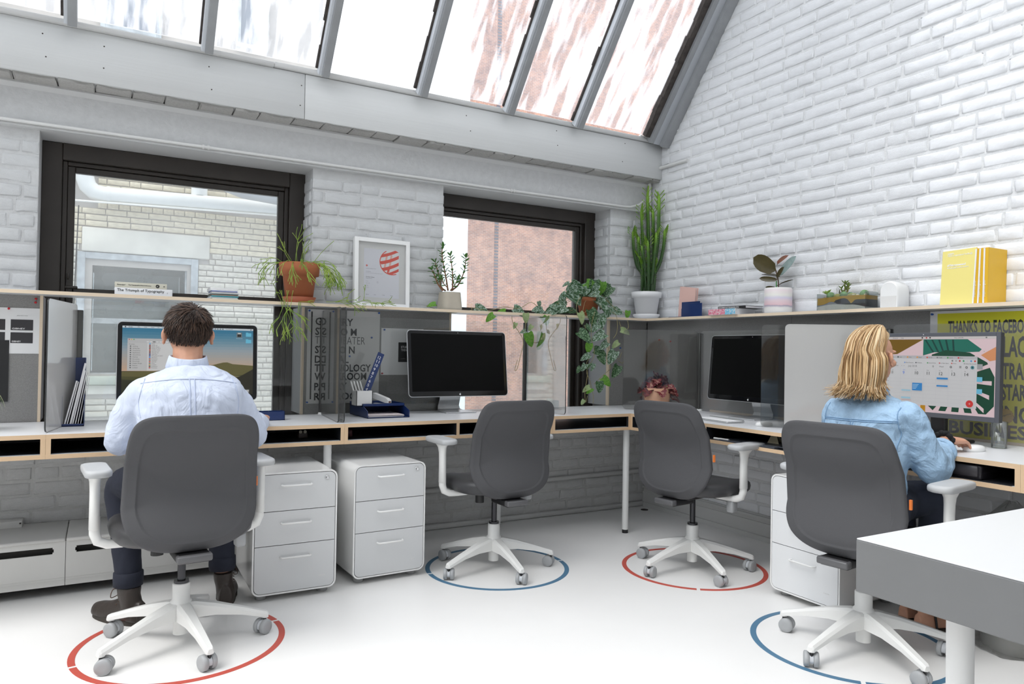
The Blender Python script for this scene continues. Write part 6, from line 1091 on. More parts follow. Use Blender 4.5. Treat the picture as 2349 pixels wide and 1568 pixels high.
# layered sand terrarium
P = thing('terrarium', (.015, -1.585, SZ1), 'long glass terrarium with layered sand and small succulents', 'terrarium'); X0, X1, Y0, Y1 = -.038, .070, -1.732, -1.447; n = 28
yy = [Y1-.003+(Y0-Y1+.006)*i/n for i in range(n+1)]
f1 = lambda u: .022+.013*math.exp(-((u-.45)/.25)**2)-.012*max(0, u-.75)/.25+.004*sin(9*u); f2 = lambda u: max(f1(u)+.001, .030+.016*math.exp(-((u-.30)/.13)**2) if u < .40 else f1(u)+.0012); f3 = lambda u: max(f2(u)+.001, (.052+.010*math.exp(-((u-.55)/.12)**2)-.020*math.exp(-((u-.72)/.05)**2)) if u > .36 else f2(u)+.001); f4 = lambda u: .064+.010*sin(1.8*u+.3)
def layer(nm, lo, hi, c):
    mb = MB(); rg = []
    for i in range(n+1): u = i/n; rg.append([(X0+.003, yy[i], SZ1+lo(u)), (X1-.003, yy[i], SZ1+lo(u)), (X1-.003, yy[i], SZ1+hi(u)), (X0+.003, yy[i], SZ1+hi(u))])
    mb.loft(rg, 0, False); wpart(nm, mb, mat(nm, c, .9, var=.08, vscale=200, bump=.3, bscale=400), P)
layer('white_sand', lambda u: .003, f1, (.66, .64, .58)); layer('grey_sand', f1, f2, (.30, .30, .32)); layer('charcoal_sand', f2, f3, (.075, .073, .080)); layer('golden_sand', f3, f4, (.56, .33, .05))
mb = MB(); h = .092
for a in ((X0, X0+.003, Y0, Y1), (X1-.003, X1, Y0, Y1), (X0+.003, X1-.003, Y0, Y0+.003), (X0+.003, X1-.003, Y1-.003, Y1)): mb.box(*a, SZ1, SZ1+h)
mb.box(X0, X1, Y0, Y1, SZ1, SZ1+.003); wpart('glass_box', mb, glass_mat('terrarium_glass', (.94, .96, .96), .06), P)
MOSS = mat('green_moss', (.16, .30, .12), .95, var=.25, vscale=60, bump=1, bscale=90); MOSS2 = mat('olive_moss', (.28, .27, .07), .95, var=.2, vscale=60, bump=1, bscale=90)
for y_, r, m_, x_ in ((-1.512, .021, MOSS, -.01), (-1.552, (.018, .026, .016), MOSS2, -.005), (-1.590, .020, MOSS, -.01), (-1.632, (.018, .030, .015), MOSS2, .0), (-1.695, (.022, .024, .023), MOSS, .01), (-1.60, .018, MOSS, .03)):
    mb = MB(); mb.ball((x_, y_, SZ1+.074+(.006 if m_ is MOSS else 0)), r, 16); wpart('moss_ball', mb, m_, P)
for y_, x_, c in ((-1.485, -.012, (.34, .30, .28)), (-1.478, .02, (.5, .42, .3)), (-1.655, -.02, (.55, .48, .36)), (-1.672, -.012, (.62, .56, .46)), (-1.66, .01, (.42, .32, .22)), (-1.715, -.01, (.5, .4, .28))):
    mb = MB(); mb.ball((x_, y_, SZ1+.074), (.012, .016 if y_ > -1.5 else .009, .008), 8); wpart('pebble', mb, mat('pebble_%d' % (y_*1000), c, .8), P)
ros = leafm('rosette_leaf_shape', lambda t: .24*math.sqrt(max(0, sin(pi*t**1.6))), leafmat('lime_rosette', (.30, .46, .10), (.42, .56, .16), 4, .4, .6, .4, .3), .4, -.2, 5)
spk_ = leafm('spike_leaf_shape', lambda t: .12*(1-t)+.01, leafmat('dusky_spike', (.16, .15, .13), (.26, .26, .22), 4, .4, .6, .5, .1), .4, 0, 4); jd = leafm('finger_leaf_shape', lambda t: .16*math.sqrt(max(0, sin(pi*(t*.9+.05)))), leafmat('finger_jade', (.13, .22, .05), (.24, .32, .08), 4, .4, .6, .4, .1), .8, -.1, 4)
def radial(me, c, n_, L, el, rnd):
    for k in range(n_):
        a = 2*pi*k/n_*1.0+rnd.uniform(-.2, .2); e_ = rnd.uniform(*el); d = V((cos(a)*cos(e_), sin(a)*cos(e_), sin(e_))); nn = (V((0, 0, 1))-d*d.z).normalized() if abs(d.z) < .98 else V((1, 0, 0)); x_ = d.cross(nn); T = M(((x_.x, d.x, nn.x, 0), (x_.y, d.y, nn.y, 0), (x_.z, d.z, nn.z, 0), (0, 0, 0, 1))); T.translation = V(c); o = mk('leaf', me, P); l_ = L*rnd.uniform(.8, 1.1); o.matrix_local = parent_world(P).inverted() @ T @ M.Diagonal((l_, l_, l_, 1))
rnd = random.Random(6); radial(ros, (.0, -1.484, SZ1+.088), 10, .034, (.15, .9), rnd); radial(spk_, (.02, -1.545, SZ1+.082), 9, .042, (.7, 1.4), rnd)
mb = MB()
for (dx, dy, h_) in ((0, 0, .062), (0, .02, .035), (0, -.022, .045), (.01, -.01, .05)):
    b = V((.01, -1.582, SZ1+.078)); e_ = b+V((dx, dy, h_)); mb.tube([b, (b+e_)/2+V((0, dy*.3, 0)), e_], .0032, 6); radial(jd, e_, 5, .026, (.5, 1.3), rnd); radial(jd, b.lerp(e_, .65), 4, .024, (.2, .9), rnd)
wpart('small_stems', mb, mat('olive_stem', (.24, .22, .08), .6), P)
# begonia on the corner desk
P = thing('begonia', (-.205, -.352, TOPZ), 'begonia with crinkled red and pink leaves in a peach pot on the corner desk', 'plant')
pot('pot', [(.050, 0), (.066, .006), (.084, .040), (.091, .085), (.0905, .142), (.084, .142), (.083, .12)], mat('peach_matt_pot', (.60, .34, .22), .7, var=.03, vscale=6), P, 40, soil=(.084, .122))
BEG = leafmat('red_begonia_leaf', (.17, .012, .022), (.62, .36, .26), 3.2, .47, .66, .45, .2); BEG2 = leafmat('dark_begonia_leaf', (.055, .008, .014), (.20, .03, .03), 5, .4, .6, .5, .15)
def jag(amp): return lambda t: (.42*math.sqrt(max(0, sin(pi*min(1, (t+.08)*.93)**.7)))*(1-.2*t))*(1+amp*sin(t*26))
bl = [leafm('begonia_leaf_shape', jag(.28), m_, f_, d_, 12, .22) for m_, f_, d_ in ((BEG, .25, .25), (BEG2, .3, .3), (BEG, .4, .15))]; mb = MB(); rnd = random.Random(15)
for k in range(30):
    a = rnd.uniform(0, 2*pi); r = rnd.uniform(.01, .125); h_ = .205-.9*r*r/.13+rnd.uniform(-.035, .02); c = V((-.205+r*cos(a), -.352+r*sin(a), TOPZ+h_)); d = V((cos(a), sin(a), -.45+rnd.uniform(-.3, .3))).normalized(); nn = V((cos(a)*.4-.45, sin(a)*.4-.45, .8)); nn = (nn-d*nn.dot(d)).normalized(); x_ = d.cross(nn); T = M(((x_.x, d.x, nn.x, 0), (x_.y, d.y, nn.y, 0), (x_.z, d.z, nn.z, 0), (0, 0, 0, 1))); L = rnd.uniform(.062, .092); T.translation = c-d*L*.4
    o = mk('leaf', bl[k % 3 if a < 2.0 or a > 5.0 else (1 if k % 2 else 0)], P); o.matrix_local = parent_world(P).inverted() @ T @ M.Diagonal((L, L, L, 1)); mb.tube(smooth_path([(-.205+.3*r*cos(a), -.352+.3*r*sin(a), TOPZ+.12), c*.5+V((-.205+.3*r*cos(a), -.352+.3*r*sin(a), TOPZ+.12))*.5+V((0, 0, .02)), c-d*L*.4]), .0022, 5)
wpart('stalks', mb, leafmat('pale_stalk', (.28, .36, .10), (.36, .30, .14), 9, .4, .6, .5, .1), P)
# spider plant cut by the picture edge
P = thing('spider_plant', (-3.90, -.27, TOPZ), 'spider plant with striped arching leaves cut by the picture edge', 'plant')
pot('pot', [(.05, 0), (.058, .004), (.074, .13), (.068, .13), (.066, .115)], WP, P, 32, soil=(.067, .117)); SPI = leafmat('striped_spider_leaf', (.74, .76, .52), (.10, .24, .05), 3, .010, .0135, .45, .3, stripe=True)
for m_ in (SPI,):
    e = [q_ for q_ in m_.node_tree.nodes if q_.type == 'VALTORGB'][0].color_ramp.elements; e[0].color = (.12, .27, .05, 1); e[1].color = (.70, .74, .45, 1); e[0].position = .0045; e[1].position = .0065
rnd = random.Random(10)
for k in range(26):
    a = rnd.uniform(-1.5, 1.2) if k < 15 else rnd.uniform(0, 2*pi); L = rnd.uniform(.16, .30); up_ = rnd.uniform(.8, 1.7); p_ = V((-3.90, -.27, TOPZ+.13)); d = V((cos(a), sin(a)*.7, up_)).normalized(); pts = []
    for i in range(10): pts.append(p_.copy()); p_ = p_+d*L/9; d = (d+V((0, 0, -.30-.03*i))).normalized()
    mb = MB(); v = []; sd_ = V((-sin(a), cos(a), 0)); w_ = .0105
    for i, q_ in enumerate(pts):
        ww = w_*min(1, .45+i*.25)*(1-(i/9)**3)+.0006
        for j in (-1, -.5, 0, .5, 1): v.append(q_+sd_*ww*j+V((0, 0, abs(j)*ww*.5)))
    # flat unwrapped copy keeps the stripe along the blade: x of the mesh is across the leaf
    X = sd_; Z_ = V((0, 0, 1)); Y_ = Z_.cross(X); R4 = M(((X.x, Y_.x, 0, 0), (X.y, Y_.y, 0, 0), (0, 0, 1, 0), (0, 0, 0, 1))); R4.translation = V((-3.90, -.27, TOPZ+.13)); inv = R4.inverted()
    mb.add([inv @ q_ for q_ in v], [(i*5+j, i*5+j+1, i*5+j+6, i*5+j+5) for i in range(9) for j in range(4)], 0, True); o = obj('leaf', mb, SPI, P); o.matrix_local = parent_world(P).inverted() @ R4
# ============================================================ people
SKIN = mat('warm_skin', (.62, .33, .22), .5, var=.06, vscale=30, bump=.08, bscale=180, sss=.12); LIP = mat('lip', (.45, .15, .12), .45); EYEW = mat('eye_white', (.75, .74, .72), .2); IRIS = mat('iris', (.05, .03, .02), .2)
def frame(o, f, u=(0, 0, 1)):
    f = V(f).normalized(); s = f.cross(V(u)).normalized(); u = s.cross(f); T = M(((s.x, f.x, u.x, o[0]), (s.y, f.y, u.y, o[1]), (s.z, f.z, u.z, o[2]), (0, 0, 0, 1))); return T
def limb(mb, pts, rr, n=14):
    s = smooth_path(pts, 5); m = len(pts)-1; r = []
    for i in range(len(s)):
        t = i/5; k = min(int(t), m-1); a = t-k; a = a*a*(3-2*a); r.append(rr[k]*(1-a)+rr[k+1]*a)
    mb.tube(s, r, n); mb.ball(s[0], r[0], 12); mb.ball(s[-1], r[-1], 12); return mb
def head(mb, T):
    mb.ball((0, -.012, .022), (.0725, .091, .084), 24, T=T); mb.ball((0, .012, -.015), (.066, .074, .075), 20, T=T); mb.ball((0, .030, -.052), (.050, .056, .052), 18, T=T); mb.ball((0, .066, -.088), (.022, .018, .016), 12, T=T)
    nose = MB(); nose.loft([[(.0135*k*cos(2*pi*j/10), y+.012*k*sin(2*pi*j/10)*.8, z) for j in range(10)] for z, y, k in ((.022, .078, .5), (.0, .086, .7), (-.018, .096, 1.0), (-.028, .097, 1.15), (-.034, .088, .9))]); mb.add([T @ V(q) for q in nose.v], nose.f, 0, True)
    mb.ball((-.011, .090, -.028), (.008, .009, .007), 8, T=T); mb.ball((.011, .090, -.028), (.008, .009, .007), 8, T=T)
    for s in (-1, 1):
        mb.ball((s*.034, .066, .026), (.024, .014, .008), 10, T=T); mb.ball((s*.040, .062, -.022), (.022, .020, .018), 10, T=T)
        E_ = T @ M.Translation((s*.0735, -.006, -.012)) @ M.Rotation(s*.55, 4, 'Z') @ M.Rotation(-s*.18, 4, 'Y')
        mb.ball((s*.010, 0, .004), (.0075, .017, .026), 14, T=E_); mb.ball((s*.011, 0, -.024), (.006, .010, .010), 10, T=E_); mb.ball((s*.016, -.008, .008), (.005, .011, .022), 10, T=E_)
    mb.ball((0, .084, -.054), (.022, .008, .006), 10, T=T); mb.ball((0, .082, -.064), (.019, .009, .006), 10, T=T)
def face_bits(P, T):
    for s in (-1, 1):
        mb = MB(); mb.ball((s*.031, .0735, .006), (.012, .0085, .0075), 12, T=T); wpart('eye', mb, EYEW, P); mb = MB(); mb.ball((s*.031, .0805, .006), (.005, .003, .005), 10, T=T); wpart('iris', mb, IRIS, P)
    mb = MB(); mb.ball((0, .0905, -.0545), (.019, .004, .0040), 12, T=T); mb.ball((0, .0900, -.0620), (.016, .004, .0048), 12, T=T); wpart('lips', mb, LIP, P)
def hand(mb, T, right=True, curl=.55, spread=.05, k=1.0):
    """wrist at the origin, fingers along +y, back of the hand +z; thumb on the body side"""
    th = -1 if right else 1; A = lambda q: T @ (V(q)*k)
    rg = []
    for y, w_, h_, z in ((-.02, .027, .021, 0), (.01, .029, .019, 0), (.04, .038, .0165, .001), (.075, .042, .0145, .002), (.088, .040, .012, .001)):
        rg.append([A((w_*abs(cos(t))**.75*(1 if cos(t) > 0 else -1), y, z+h_*sin(t))) for t in [2*pi*i/16 for i in range(16)]])
    mb.loft(rg, 0, True)
    for i, (x, L, r) in enumerate(((-.030*-th, .070, .0086), (-.010*-th, .079, .0090), (.010*-th, .074, .0087), (.029*-th, .058, .0078))):
        d = V((x*spread*10*.15, 1, .12)).normalized(); p = V((x, .078, .002)); pts = [p-d*.02, p]; c = curl*(1+.12*i)
        ang = -.15
        for s, f in ((.44, .5), (.31, .75), (.25, .6)):
            ang += c*f; q = V((x*.15, cos(ang), -sin(ang))).normalized(); p = p+q*L*s; pts.append(p)
        mb.tube([A(q) for q in pts], [r*1.05*k, r*1.08*k, r*.98*k, r*.92*k, r*.78*k], 10); mb.ball(A(pts[-1]), r*.78*k, 8); mb.ball(A(pts[1]), r*1.12*k, 8)
    b = [V((th*.024, .012, -.004)), V((th*.042, .040, -.010)), V((th*.048, .066, -.016)), V((th*.043, .086, -.022))]
    mb.tube([A(q) for q in b], [.0145*k, .0118*k, .0098*k, .0078*k], 10); mb.ball(A(b[-1]), .0078*k, 8)
def cloth(name, mb, ms, P, voxel=.0075, disp=((.085, .013), (.03, .004)), it=5):
    o = wpart(name, mb, ms, P); join_smooth(o, voxel, it)
    for k, (size, st_) in enumerate(disp):
        t = bpy.data.textures.new(name+'_fold', 'CLOUDS'); t.noise_scale = size; t.noise_depth = 2; d = o.modifiers.new('fold', 'DISPLACE'); d.texture = t; d.strength = st_; d.mid_level = .5; d.texture_coords = 'LOCAL'
    q = o.modifiers.new('smooth2', 'SMOOTH'); q.factor = .5; q.iterations = 2
    return o
def ell(c, f, a, b, n=28, ex=2.3):
    T = frame(c, f); return [T @ V((a*abs(cos(t))**(2/ex)*(1 if cos(t) > 0 else -1), b*abs(sin(t))**(2/ex)*(1 if sin(t) > 0 else -1), 0)) for t in [2*pi*i/n for i in range(n)]]
def seam(P, shirt, lines, ms, name, r=.0020):
    """a raised seam that follows the cloth: lines are (points, direction to look along)"""
    bpy.context.view_layer.update(); ev = shirt.evaluated_get(bpy.context.evaluated_depsgraph_get()); inv = parent_world(shirt).inverted(); W_ = parent_world(shirt); mb = MB()
    for pts, d in lines:
        out = []
        for q in pts:
            o_ = inv @ V(q); hit, loc, nn, ix = ev.ray_cast(o_, (inv.to_3x3() @ V(d)).normalized())
            if hit: out.append(W_ @ (loc+nn*.0008))
        if len(out) > 3: mb.tube(out, r, 5)
    return wpart(name, mb, ms, P)
def boot(P, heel, toe, zt, ank, ms, sole_m, lace=True):
    """ankle boot: heel and toe on the ground, shaft up to zt"""
    heel = V(heel); toe = V(toe); f = (toe-heel).normalized(); T = frame(heel, f); L = (toe-heel).length; mb = MB(); rg = []
    for y, w_, h in ((-.004, .026, .075), (.02, .034, .085), (.07, .036, .090), (.11, .037, .080), (.15, .043, .062), (.19, .046, .050), (.225, .042, .045), (.25, .030, .038), (.258, .015, .030)):
        y *= L/.26; rg.append([(w_*abs(cos(t))**.8*(1 if cos(t) > 0 else -1), y, .018+(h*sin(t) if sin(t) > 0 else 0)) for t in [2*pi*i/20 for i in range(20)]])
    mb.loft(rg, 0, True, T=T); a = V(ank); inv = T.inverted(); al = inv @ a
    mb.loft([[T @ V((al.x*k+(.040*s)*cos(t), .052*(1-k)+al.y*k+.050*s*sin(t), z)) for t in [2*pi*i/20 for i in range(20)]] for z, k, s in ((.03, 0, .95), (.08, .4, .95), (zt-.03, 1, .95), (zt, 1, 1.02))], 0, True)
    o = wpart('boot', mb, ms, P); join_smooth(o, .005, 3)
    mb = MB(); mb.prism([((x, y)) for x, y in [(.040*cos(t)*(1.1 if sin(t) > 0 else .95), L/2+(L/2+.006)*sin(t)) for t in [2*pi*i/28 for i in range(28)]]], .022, T=T); wpart('sole', mb, sole_m, o if False else P)
    if lace:
        mb = MB()
        for z, y in ((.075, .118), (.09, .105), (.105, .098), (.12, .095)): mb.tube([T @ V((-.03, y-.01, z)), T @ V((0, y+.012, z+.006)), T @ V((.03, y-.01, z))], .0022, 6)
        for s in (-1, 1): mb.tube(smooth_path([T @ V((0, .108, .125)), T @ V((s*.03, .125, .135)), T @ V((s*.042, .125, .105)), T @ V((s*.02, .118, .108)), T @ V((0, .108, .125))], 4), .0018, 5)
        wpart('laces', mb, mat('brown_lace', (.10, .06, .04), .8), P)

# ---- the man
P = thing('person', (-3.10, -1.02, 0), 'man in a pale blue shirt seen from behind, sitting at the lit monitor', 'person')
HT = frame((-3.097, -.930, 1.156), (.03, 1, -.10)); mb = MB(); head(mb, HT)
limb(mb, [(-3.102, -.985, 1.0), (-3.100, -.965, 1.05), (-3.098, -.945, 1.115)], [.062, .055, .054]); mb.ball((-3.10, -1.0, .93), (.13, .085, .10), 18); mb.ball((-3.105, -1.03, .72), (.14, .09, .22), 18)
RW, LW = V((-2.765, -.61, .783)), V((-3.235, -.60, .783))
limb(mb, [(-2.97, -1.0, .91), (-2.855, -.93, .755), (-2.79, -.72, .768), RW], [.038, .040, .037, .026]); limb(mb, [(-3.235, -1.0, .91), (-3.325, -.93, .755), (-3.27, -.72, .768), LW], [.038, .040, .037, .026])
hand(mb, frame(RW, (.30, 1, -.02), (0, -.02, 1)), True, .55); hand(mb, frame(LW, (.12, 1, -.05), (0, -.05, 1)), False, .4)
for ank, kn in (((-3.276, -.765, .10), (-3.30, -.72, .50)), ((-2.918, -.70, .10), (-2.93, -.64, .50))): limb(mb, [(-3.10+(kn[0]+3.10)*.6, -.95, .55), kn, (kn[0]*.4+ank[0]*.6, kn[1]*.4+ank[1]*.6, .25), ank], [.045, .036, .030, .029])
o = wpart('body', mb, SKIN, P); join_smooth(o, .0042, 3); face_bits(P, HT)
SH = mat('pale_blue_shirt', (.62, .68, .82), .75, var=.03, vscale=40, bump=.15, bscale=300, folds=(9, .55, (1.2, 1.2, .7))); mb = MB(); f_ = (.02, 1, 0)
rg = [(.50, -1.075, .165, .115), (.60, -1.07, .170, .120), (.70, -1.06, .172, .122), (.80, -1.045, .176, .125), (.88, -1.03, .184, .122), (.94, -1.015, .192, .112), (.970, -1.005, .182, .098), (.994, -.998, .152, .086), (1.014, -.99, .112, .075), (1.034, -.985, .074, .064)]
mb.loft([ell((-3.103+.002*k, y, z_), f_, a, b) for k, (z_, y, a, b) in enumerate(rg)], 0, True)
limb(mb, [(-2.955, -1.0, .935), (-2.895, -.965, .85), (-2.850, -.925, .748), (-2.80, -.74, .770), (-2.772, -.635, .782)], [.058, .060, .059, .050, .037]); limb(mb, [(-3.250, -1.0, .935), (-3.30, -.965, .85), (-3.325, -.925, .748), (-3.275, -.74, .770), (-3.24, -.625, .782)], [.058, .060, .059, .050, .037])
SHIRT = cloth('shirt', mb, SH, P, .007, ((.10, .020), (.045, .010)))
mb = MB(); Tn = frame((-3.100, -.962, 1.022), (0, 1, .28), (0, -.28, 1)); rings = []
for r, z_ in ((.066, .0), (.060, .050), (.0615, .054), (.0655, .050), (.0765, .006), (.0745, .003), (.064, .045)): rings.append([Tn @ V((r*1.04*cos(t), r*.98*sin(t)+(.012*(1 if sin(t) > .55 else 0)), z_-(.02*max(0, sin(t))))) for t in [2*pi*i/36 for i in range(36)]])
mb.loft(rings, 0, True, False, False); wpart('collar', mb, SH, P)
SEAM1 = mat('pale_blue_stitching', (.50, .56, .72), .8)
seam(P, SHIRT, [([(-3.10+.165*u, -1.4, .986-.018*abs(u)**2) for u in [i/14-1 for i in range(29)]], (0, 1, 0)), ([(-3.105, -1.4, .985-.010*i) for i in range(22)], (0, 1, 0)), ([(-3.088, -1.4, .985-.010*i) for i in range(22)], (0, 1, 0))]+[([(-3.10+sg*(.150+.020*math.sin(i/12*2.2)), -1.4, .985-.0105*i) for i in range(14)], (0, 1, 0)) for sg in (-1, 1)], SEAM1, 'yoke_seam')
NAVY = mat('navy_trousers', (.010, .013, .026), .85, bump=.2, bscale=260); mb = MB()
mb.loft([ell((-3.105, y, z_), f_, a, b) for z_, y, a, b in ((.485, -1.08, .165, .115), (.52, -1.075, .178, .125), (.58, -1.07, .170, .118))], 0, True)
for s, kn, an in ((-1, (-3.305, -.70, .535), (-3.280, -.760, .185)), (1, (-2.925, -.62, .535), (-2.92, -.70, .185))): limb(mb, [(-3.105+s*.085, -1.03, .548), (-3.105+(kn[0]+3.105)*.62, -.85, .56), kn, (kn[0]*.5+an[0]*.5, kn[1]*.5+an[1]*.5, .36), an], [.090, .082, .068, .056, .050])
cloth('trousers', mb, NAVY, P, .008, ((.07, .010),))
for an in ((-3.280, -.760), (-2.92, -.70)):
    mb = MB(); mb.lathe([(.046, .150), (.0535, .152), (.0555, .175), (.0545, .205), (.047, .208)], 26, (an[0], an[1], 0), cap=False); wpart('trouser_cuff', mb, NAVY, P)
BOOT = mat('dark_brown_boot_leather', (.030, .022, .018), .4, bump=.2, bscale=90); SOLE = mat('dark_sole', (.035, .028, .022), .7)
boot(P, (-3.232, -.815, 0), (-3.392, -.600, 0), .150, (-3.277, -.768, 0), BOOT, SOLE); boot(P, (-2.912, -.755, 0), (-2.865, -.500, 0), .140, (-2.915, -.70, 0), BOOT, SOLE)
# short dark hair combed from the crown
def short_hair(P, T, mats):
    rnd = random.Random(77); mb = MB(); C = V((0, -.012, .022)); R3 = V((.0725, .091, .084)); crown = V((.02, -.045, .085)); n_ = 0
    def ok_(d):
        if d.y > .25: return d.z > .50+.3*max(0, d.y-.5)
        if abs(d.x) > .80 and d.y > -.2: return d.z > -.05
        return d.z > -.74+.50*max(0, abs(d.x)-.45)
    cap = MB(); N_ = 30
    for i in range(N_):
        for j in range(2*N_):
            q = []
            for a, b in ((i, j), (i+1, j), (i+1, j+1), (i, j+1)): th = pi*a/N_; ph = pi*b/N_; q.append(V((sin(th)*cos(ph), sin(th)*sin(ph), cos(th))))
            if ok_(sum(q, V())/4): cap.add([T @ (C+V((d.x*R3.x, d.y*R3.y, d.z*R3.z))*(1.035+.012*max(0, d.z))) for d in q], [(0, 1, 2, 3)], 0, True)
    while n_ < 3400:
        d = V((rnd.gauss(0, 1), rnd.gauss(0, 1), rnd.gauss(0, 1))).normalized()
        if not ok_(d): continue
        n_ += 1; p = C+V((d.x*R3.x, d.y*R3.y, d.z*R3.z))*1.02; nn = V((d.x/R3.x, d.y/R3.y, d.z/R3.z)).normalized(); fl = (p-crown)+V((rnd.uniform(-.012, .012), .02 if d.z > .6 else 0, -.045 if d.z < .6 else .0)); fl = (fl-nn*fl.dot(nn)).normalized(); fl = (fl+V((rnd.uniform(-.3, .3), rnd.uniform(-.2, .2), rnd.uniform(-.1, .1)))).normalized()
        L = rnd.uniform(.024, .040)*(1.35 if d.z > .45 else .85 if d.z > -.3 else .5); pts = []
        for i in range(5): t = i/4; pts.append(T @ (p+fl*L*t+nn*(.004+.010*t*(1 if d.z > .3 else .55)-.45*L*L*t*t*8)))
        mb.tube(pts, [.0013, .0015, .0013, .0010, .0003], 3, rnd.choice((0, 0, 1, 2)), True, False)
    mb.add(cap.v, cap.f, 0, True); return wpart('hair', mb, mats, P)
short_hair(P, HT, [mat('dark_brown_hair', (.030, .017, .012), .45), mat('mid_brown_hair', (.060, .033, .022), .4), mat('warm_brown_hair', (.11, .062, .040), .38)])

# ---- the woman
P = thing('person', (-.83, -2.29, 0), 'blonde woman in a light denim shirt sitting at the calendar monitor', 'person')
fa = V((1, -.10, 0)); HW = frame((-.772, -2.270, 1.112), (1, -.045, -.08)); mb = MB(); head(mb, HW @ M.Scale(.95, 4))
limb(mb, [(-.785, -2.272, .94), (-.780, -2.271, .99), (-.778, -2.27, 1.06)], [.055, .047, .046]); mb.ball((-.80, -2.275, .86), (.08, .125, .10), 18); mb.ball((-.82, -2.285, .66), (.085, .13, .20), 18)
RW2, LW2 = V((-.500, -2.402, .789)), V((-.45, -2.17, .785))
limb(mb, [(-.79, -2.425, .88), (-.688, -2.465, .705), (-.60, -2.435, .742), RW2], [.042, .036, .032, .0225]); limb(mb, [(-.80, -2.13, .88), (-.715, -2.075, .695), (-.58, -2.12, .745), LW2], [.042, .036, .032, .0225])
hand(mb, frame(RW2, (1, -.05, -.10), (.10, 0, 1)), True, .50, k=.93); hand(mb, frame(LW2, (1, -.05, -.05), (.05, 0, 1)), False, .4, k=.93)
for s, an in ((-1, (-.46, -2.30, .09)), (1, (-.40, -2.20, .09))): limb(mb, [(-.82, -2.28+s*-.08, .55), (-.50, -2.27-s*.09 if s < 0 else -2.20, .52), an], [.07, .045, .030])
for hx, hy, tx, ty in ((-.49, -2.29, -.28, -2.345), (-.43, -2.19, -.21, -2.20)):
    T = frame((hx, hy, 0), (tx-hx, ty-hy, 0)); r_ = []
    for y, w_, h in ((-.004, .022, .055), (.03, .028, .070), (.07, .028, .072), (.11, .032, .055), (.15, .037, .038), (.185, .036, .030), (.21, .026, .022)): r_.append([(w_*abs(cos(t))**.8*(1 if cos(t) > 0 else -1), y, .016+(h*sin(t) if sin(t) > 0 else 0)) for t in [2*pi*i/18 for i in range(18)]])
    mb.loft(r_, 0, True, T=T)
    for i, x in enumerate((-.024, -.009, .004, .016, .026)): mb.tube([T @ V((x, .19, .022)), T @ V((x*1.05, .222-.006*i, .020))], [.010, .0075], 8); mb.ball(T @ V((x*1.05, .222-.006*i, .020)), .0075, 8)
    sm_ = MB(); sm_.prism([(.040*cos(t), .108+.125*sin(t)) for t in [2*pi*i/26 for i in range(26)]], .014, T=T); wpart('sandal_sole', sm_, SOLE, P)
    sm_ = []
    for y0, y1, h in ((.13, .17, .046), (.17, .13, .044), (.045, .06, .092), (.19, .20, .036)): sm_.append(MB()); sm_[-1].tube(smooth_path([T @ V((-.036, y0, .012)), T @ V((-.026, y0*.7+y1*.3, h*.85)), T @ V((0, (y0+y1)/2, h)), T @ V((.026, y0*.3+y1*.7, h*.85)), T @ V((.036, y1, .012))], 4), .0045, 6)
    [wpart('sandal_strap', q_, mat('black_strap', (.012, .011, .012), .5), P) for q_ in sm_]
o = wpart('body', mb, SKIN, P); join_smooth(o, .0042, 3); face_bits(P, HW @ M.Scale(.95, 4))
DEN = mat('light_denim', (.36, .53, .72), .8, var=.24, vscale=10, bump=.35, bscale=240, folds=(11, .6, (1, 1, .8))); mb = MB()
rg = [(.50, -.835, .150, .110), (.60, -.83, .148, .108), (.72, -.82, .156, .112), (.80, -.812, .164, .114), (.86, -.805, .168, .108), (.905, -.797, .160, .096), (.932, -.79, .132, .082), (.952, -.785, .095, .070), (.966, -.782, .064, .060)]
mb.loft([ell((x_, -2.283+.0012*k, z_), fa, a, b) for k, (z_, x_, a, b) in enumerate(rg)], 0, True)
limb(mb, [(-.79, -2.415, .880), (-.745, -2.440, .79), (-.690, -2.462, .700), (-.628, -2.444, .733), (-.588, -2.430, .752)], [.066, .064, .064, .058, .050]); limb(mb, [(-.80, -2.14, .880), (-.76, -2.105, .78), (-.716, -2.078, .690), (-.65, -2.10, .72), (-.60, -2.115, .745)], [.066, .062, .062, .056, .048])
DSHIRT = cloth('denim_shirt', mb, DEN, P, .0066, ((.08, .022), (.035, .012)))
mb = MB(); d_2 = (V((-.50, -2.402, .789))-V((-.69, -2.465, .70))).normalized(); Tc = frame(V((-.590, -2.431, .750)), (0, 0, 1), d_2); mb.lathe([(.045, -.016), (.0535, -.014), (.0545, .012), (.047, .014)], 22, T=Tc, cap=False); wpart('rolled_cuff', mb, DEN, P)
DEN2 = mat('denim_seam', (.20, .34, .52), .8); mb = MB()
seam(P, DSHIRT, [([(-1.3, -2.28+.150*u, .872-.004*u) for u in [i/14-1 for i in range(29)]], (1, 0, 0)), ([(-1.3, -2.28+.150*u, .866-.004*u) for u in [i/14-1 for i in range(29)]], (1, 0, 0)), ([(-1.3, -2.275, .866-.012*i) for i in range(16)], (1, 0, 0)), ([(-1.3, -2.287, .866-.012*i) for i in range(16)], (1, 0, 0))]+[([(-1.3, -2.28+sg*(.142+.012*math.sin(i/12*2.2)), .925-.0125*i) for i in range(14)], (1, 0, 0)) for sg in (-1, 1)], DEN2, 'yoke_seam', .0018)
mb = MB(); Tn = frame((-.779, -2.271, .955), (1, 0, .2), (-.2, 0, 1)); rings = []
for r, z_ in ((.060, .0), (.055, .036), (.057, .039), (.060, .036), (.069, .004), (.066, .002)): rings.append([Tn @ V((r*cos(t), r*sin(t), z_-.015*max(0, sin(t)))) for t in [2*pi*i/32 for i in range(32)]])
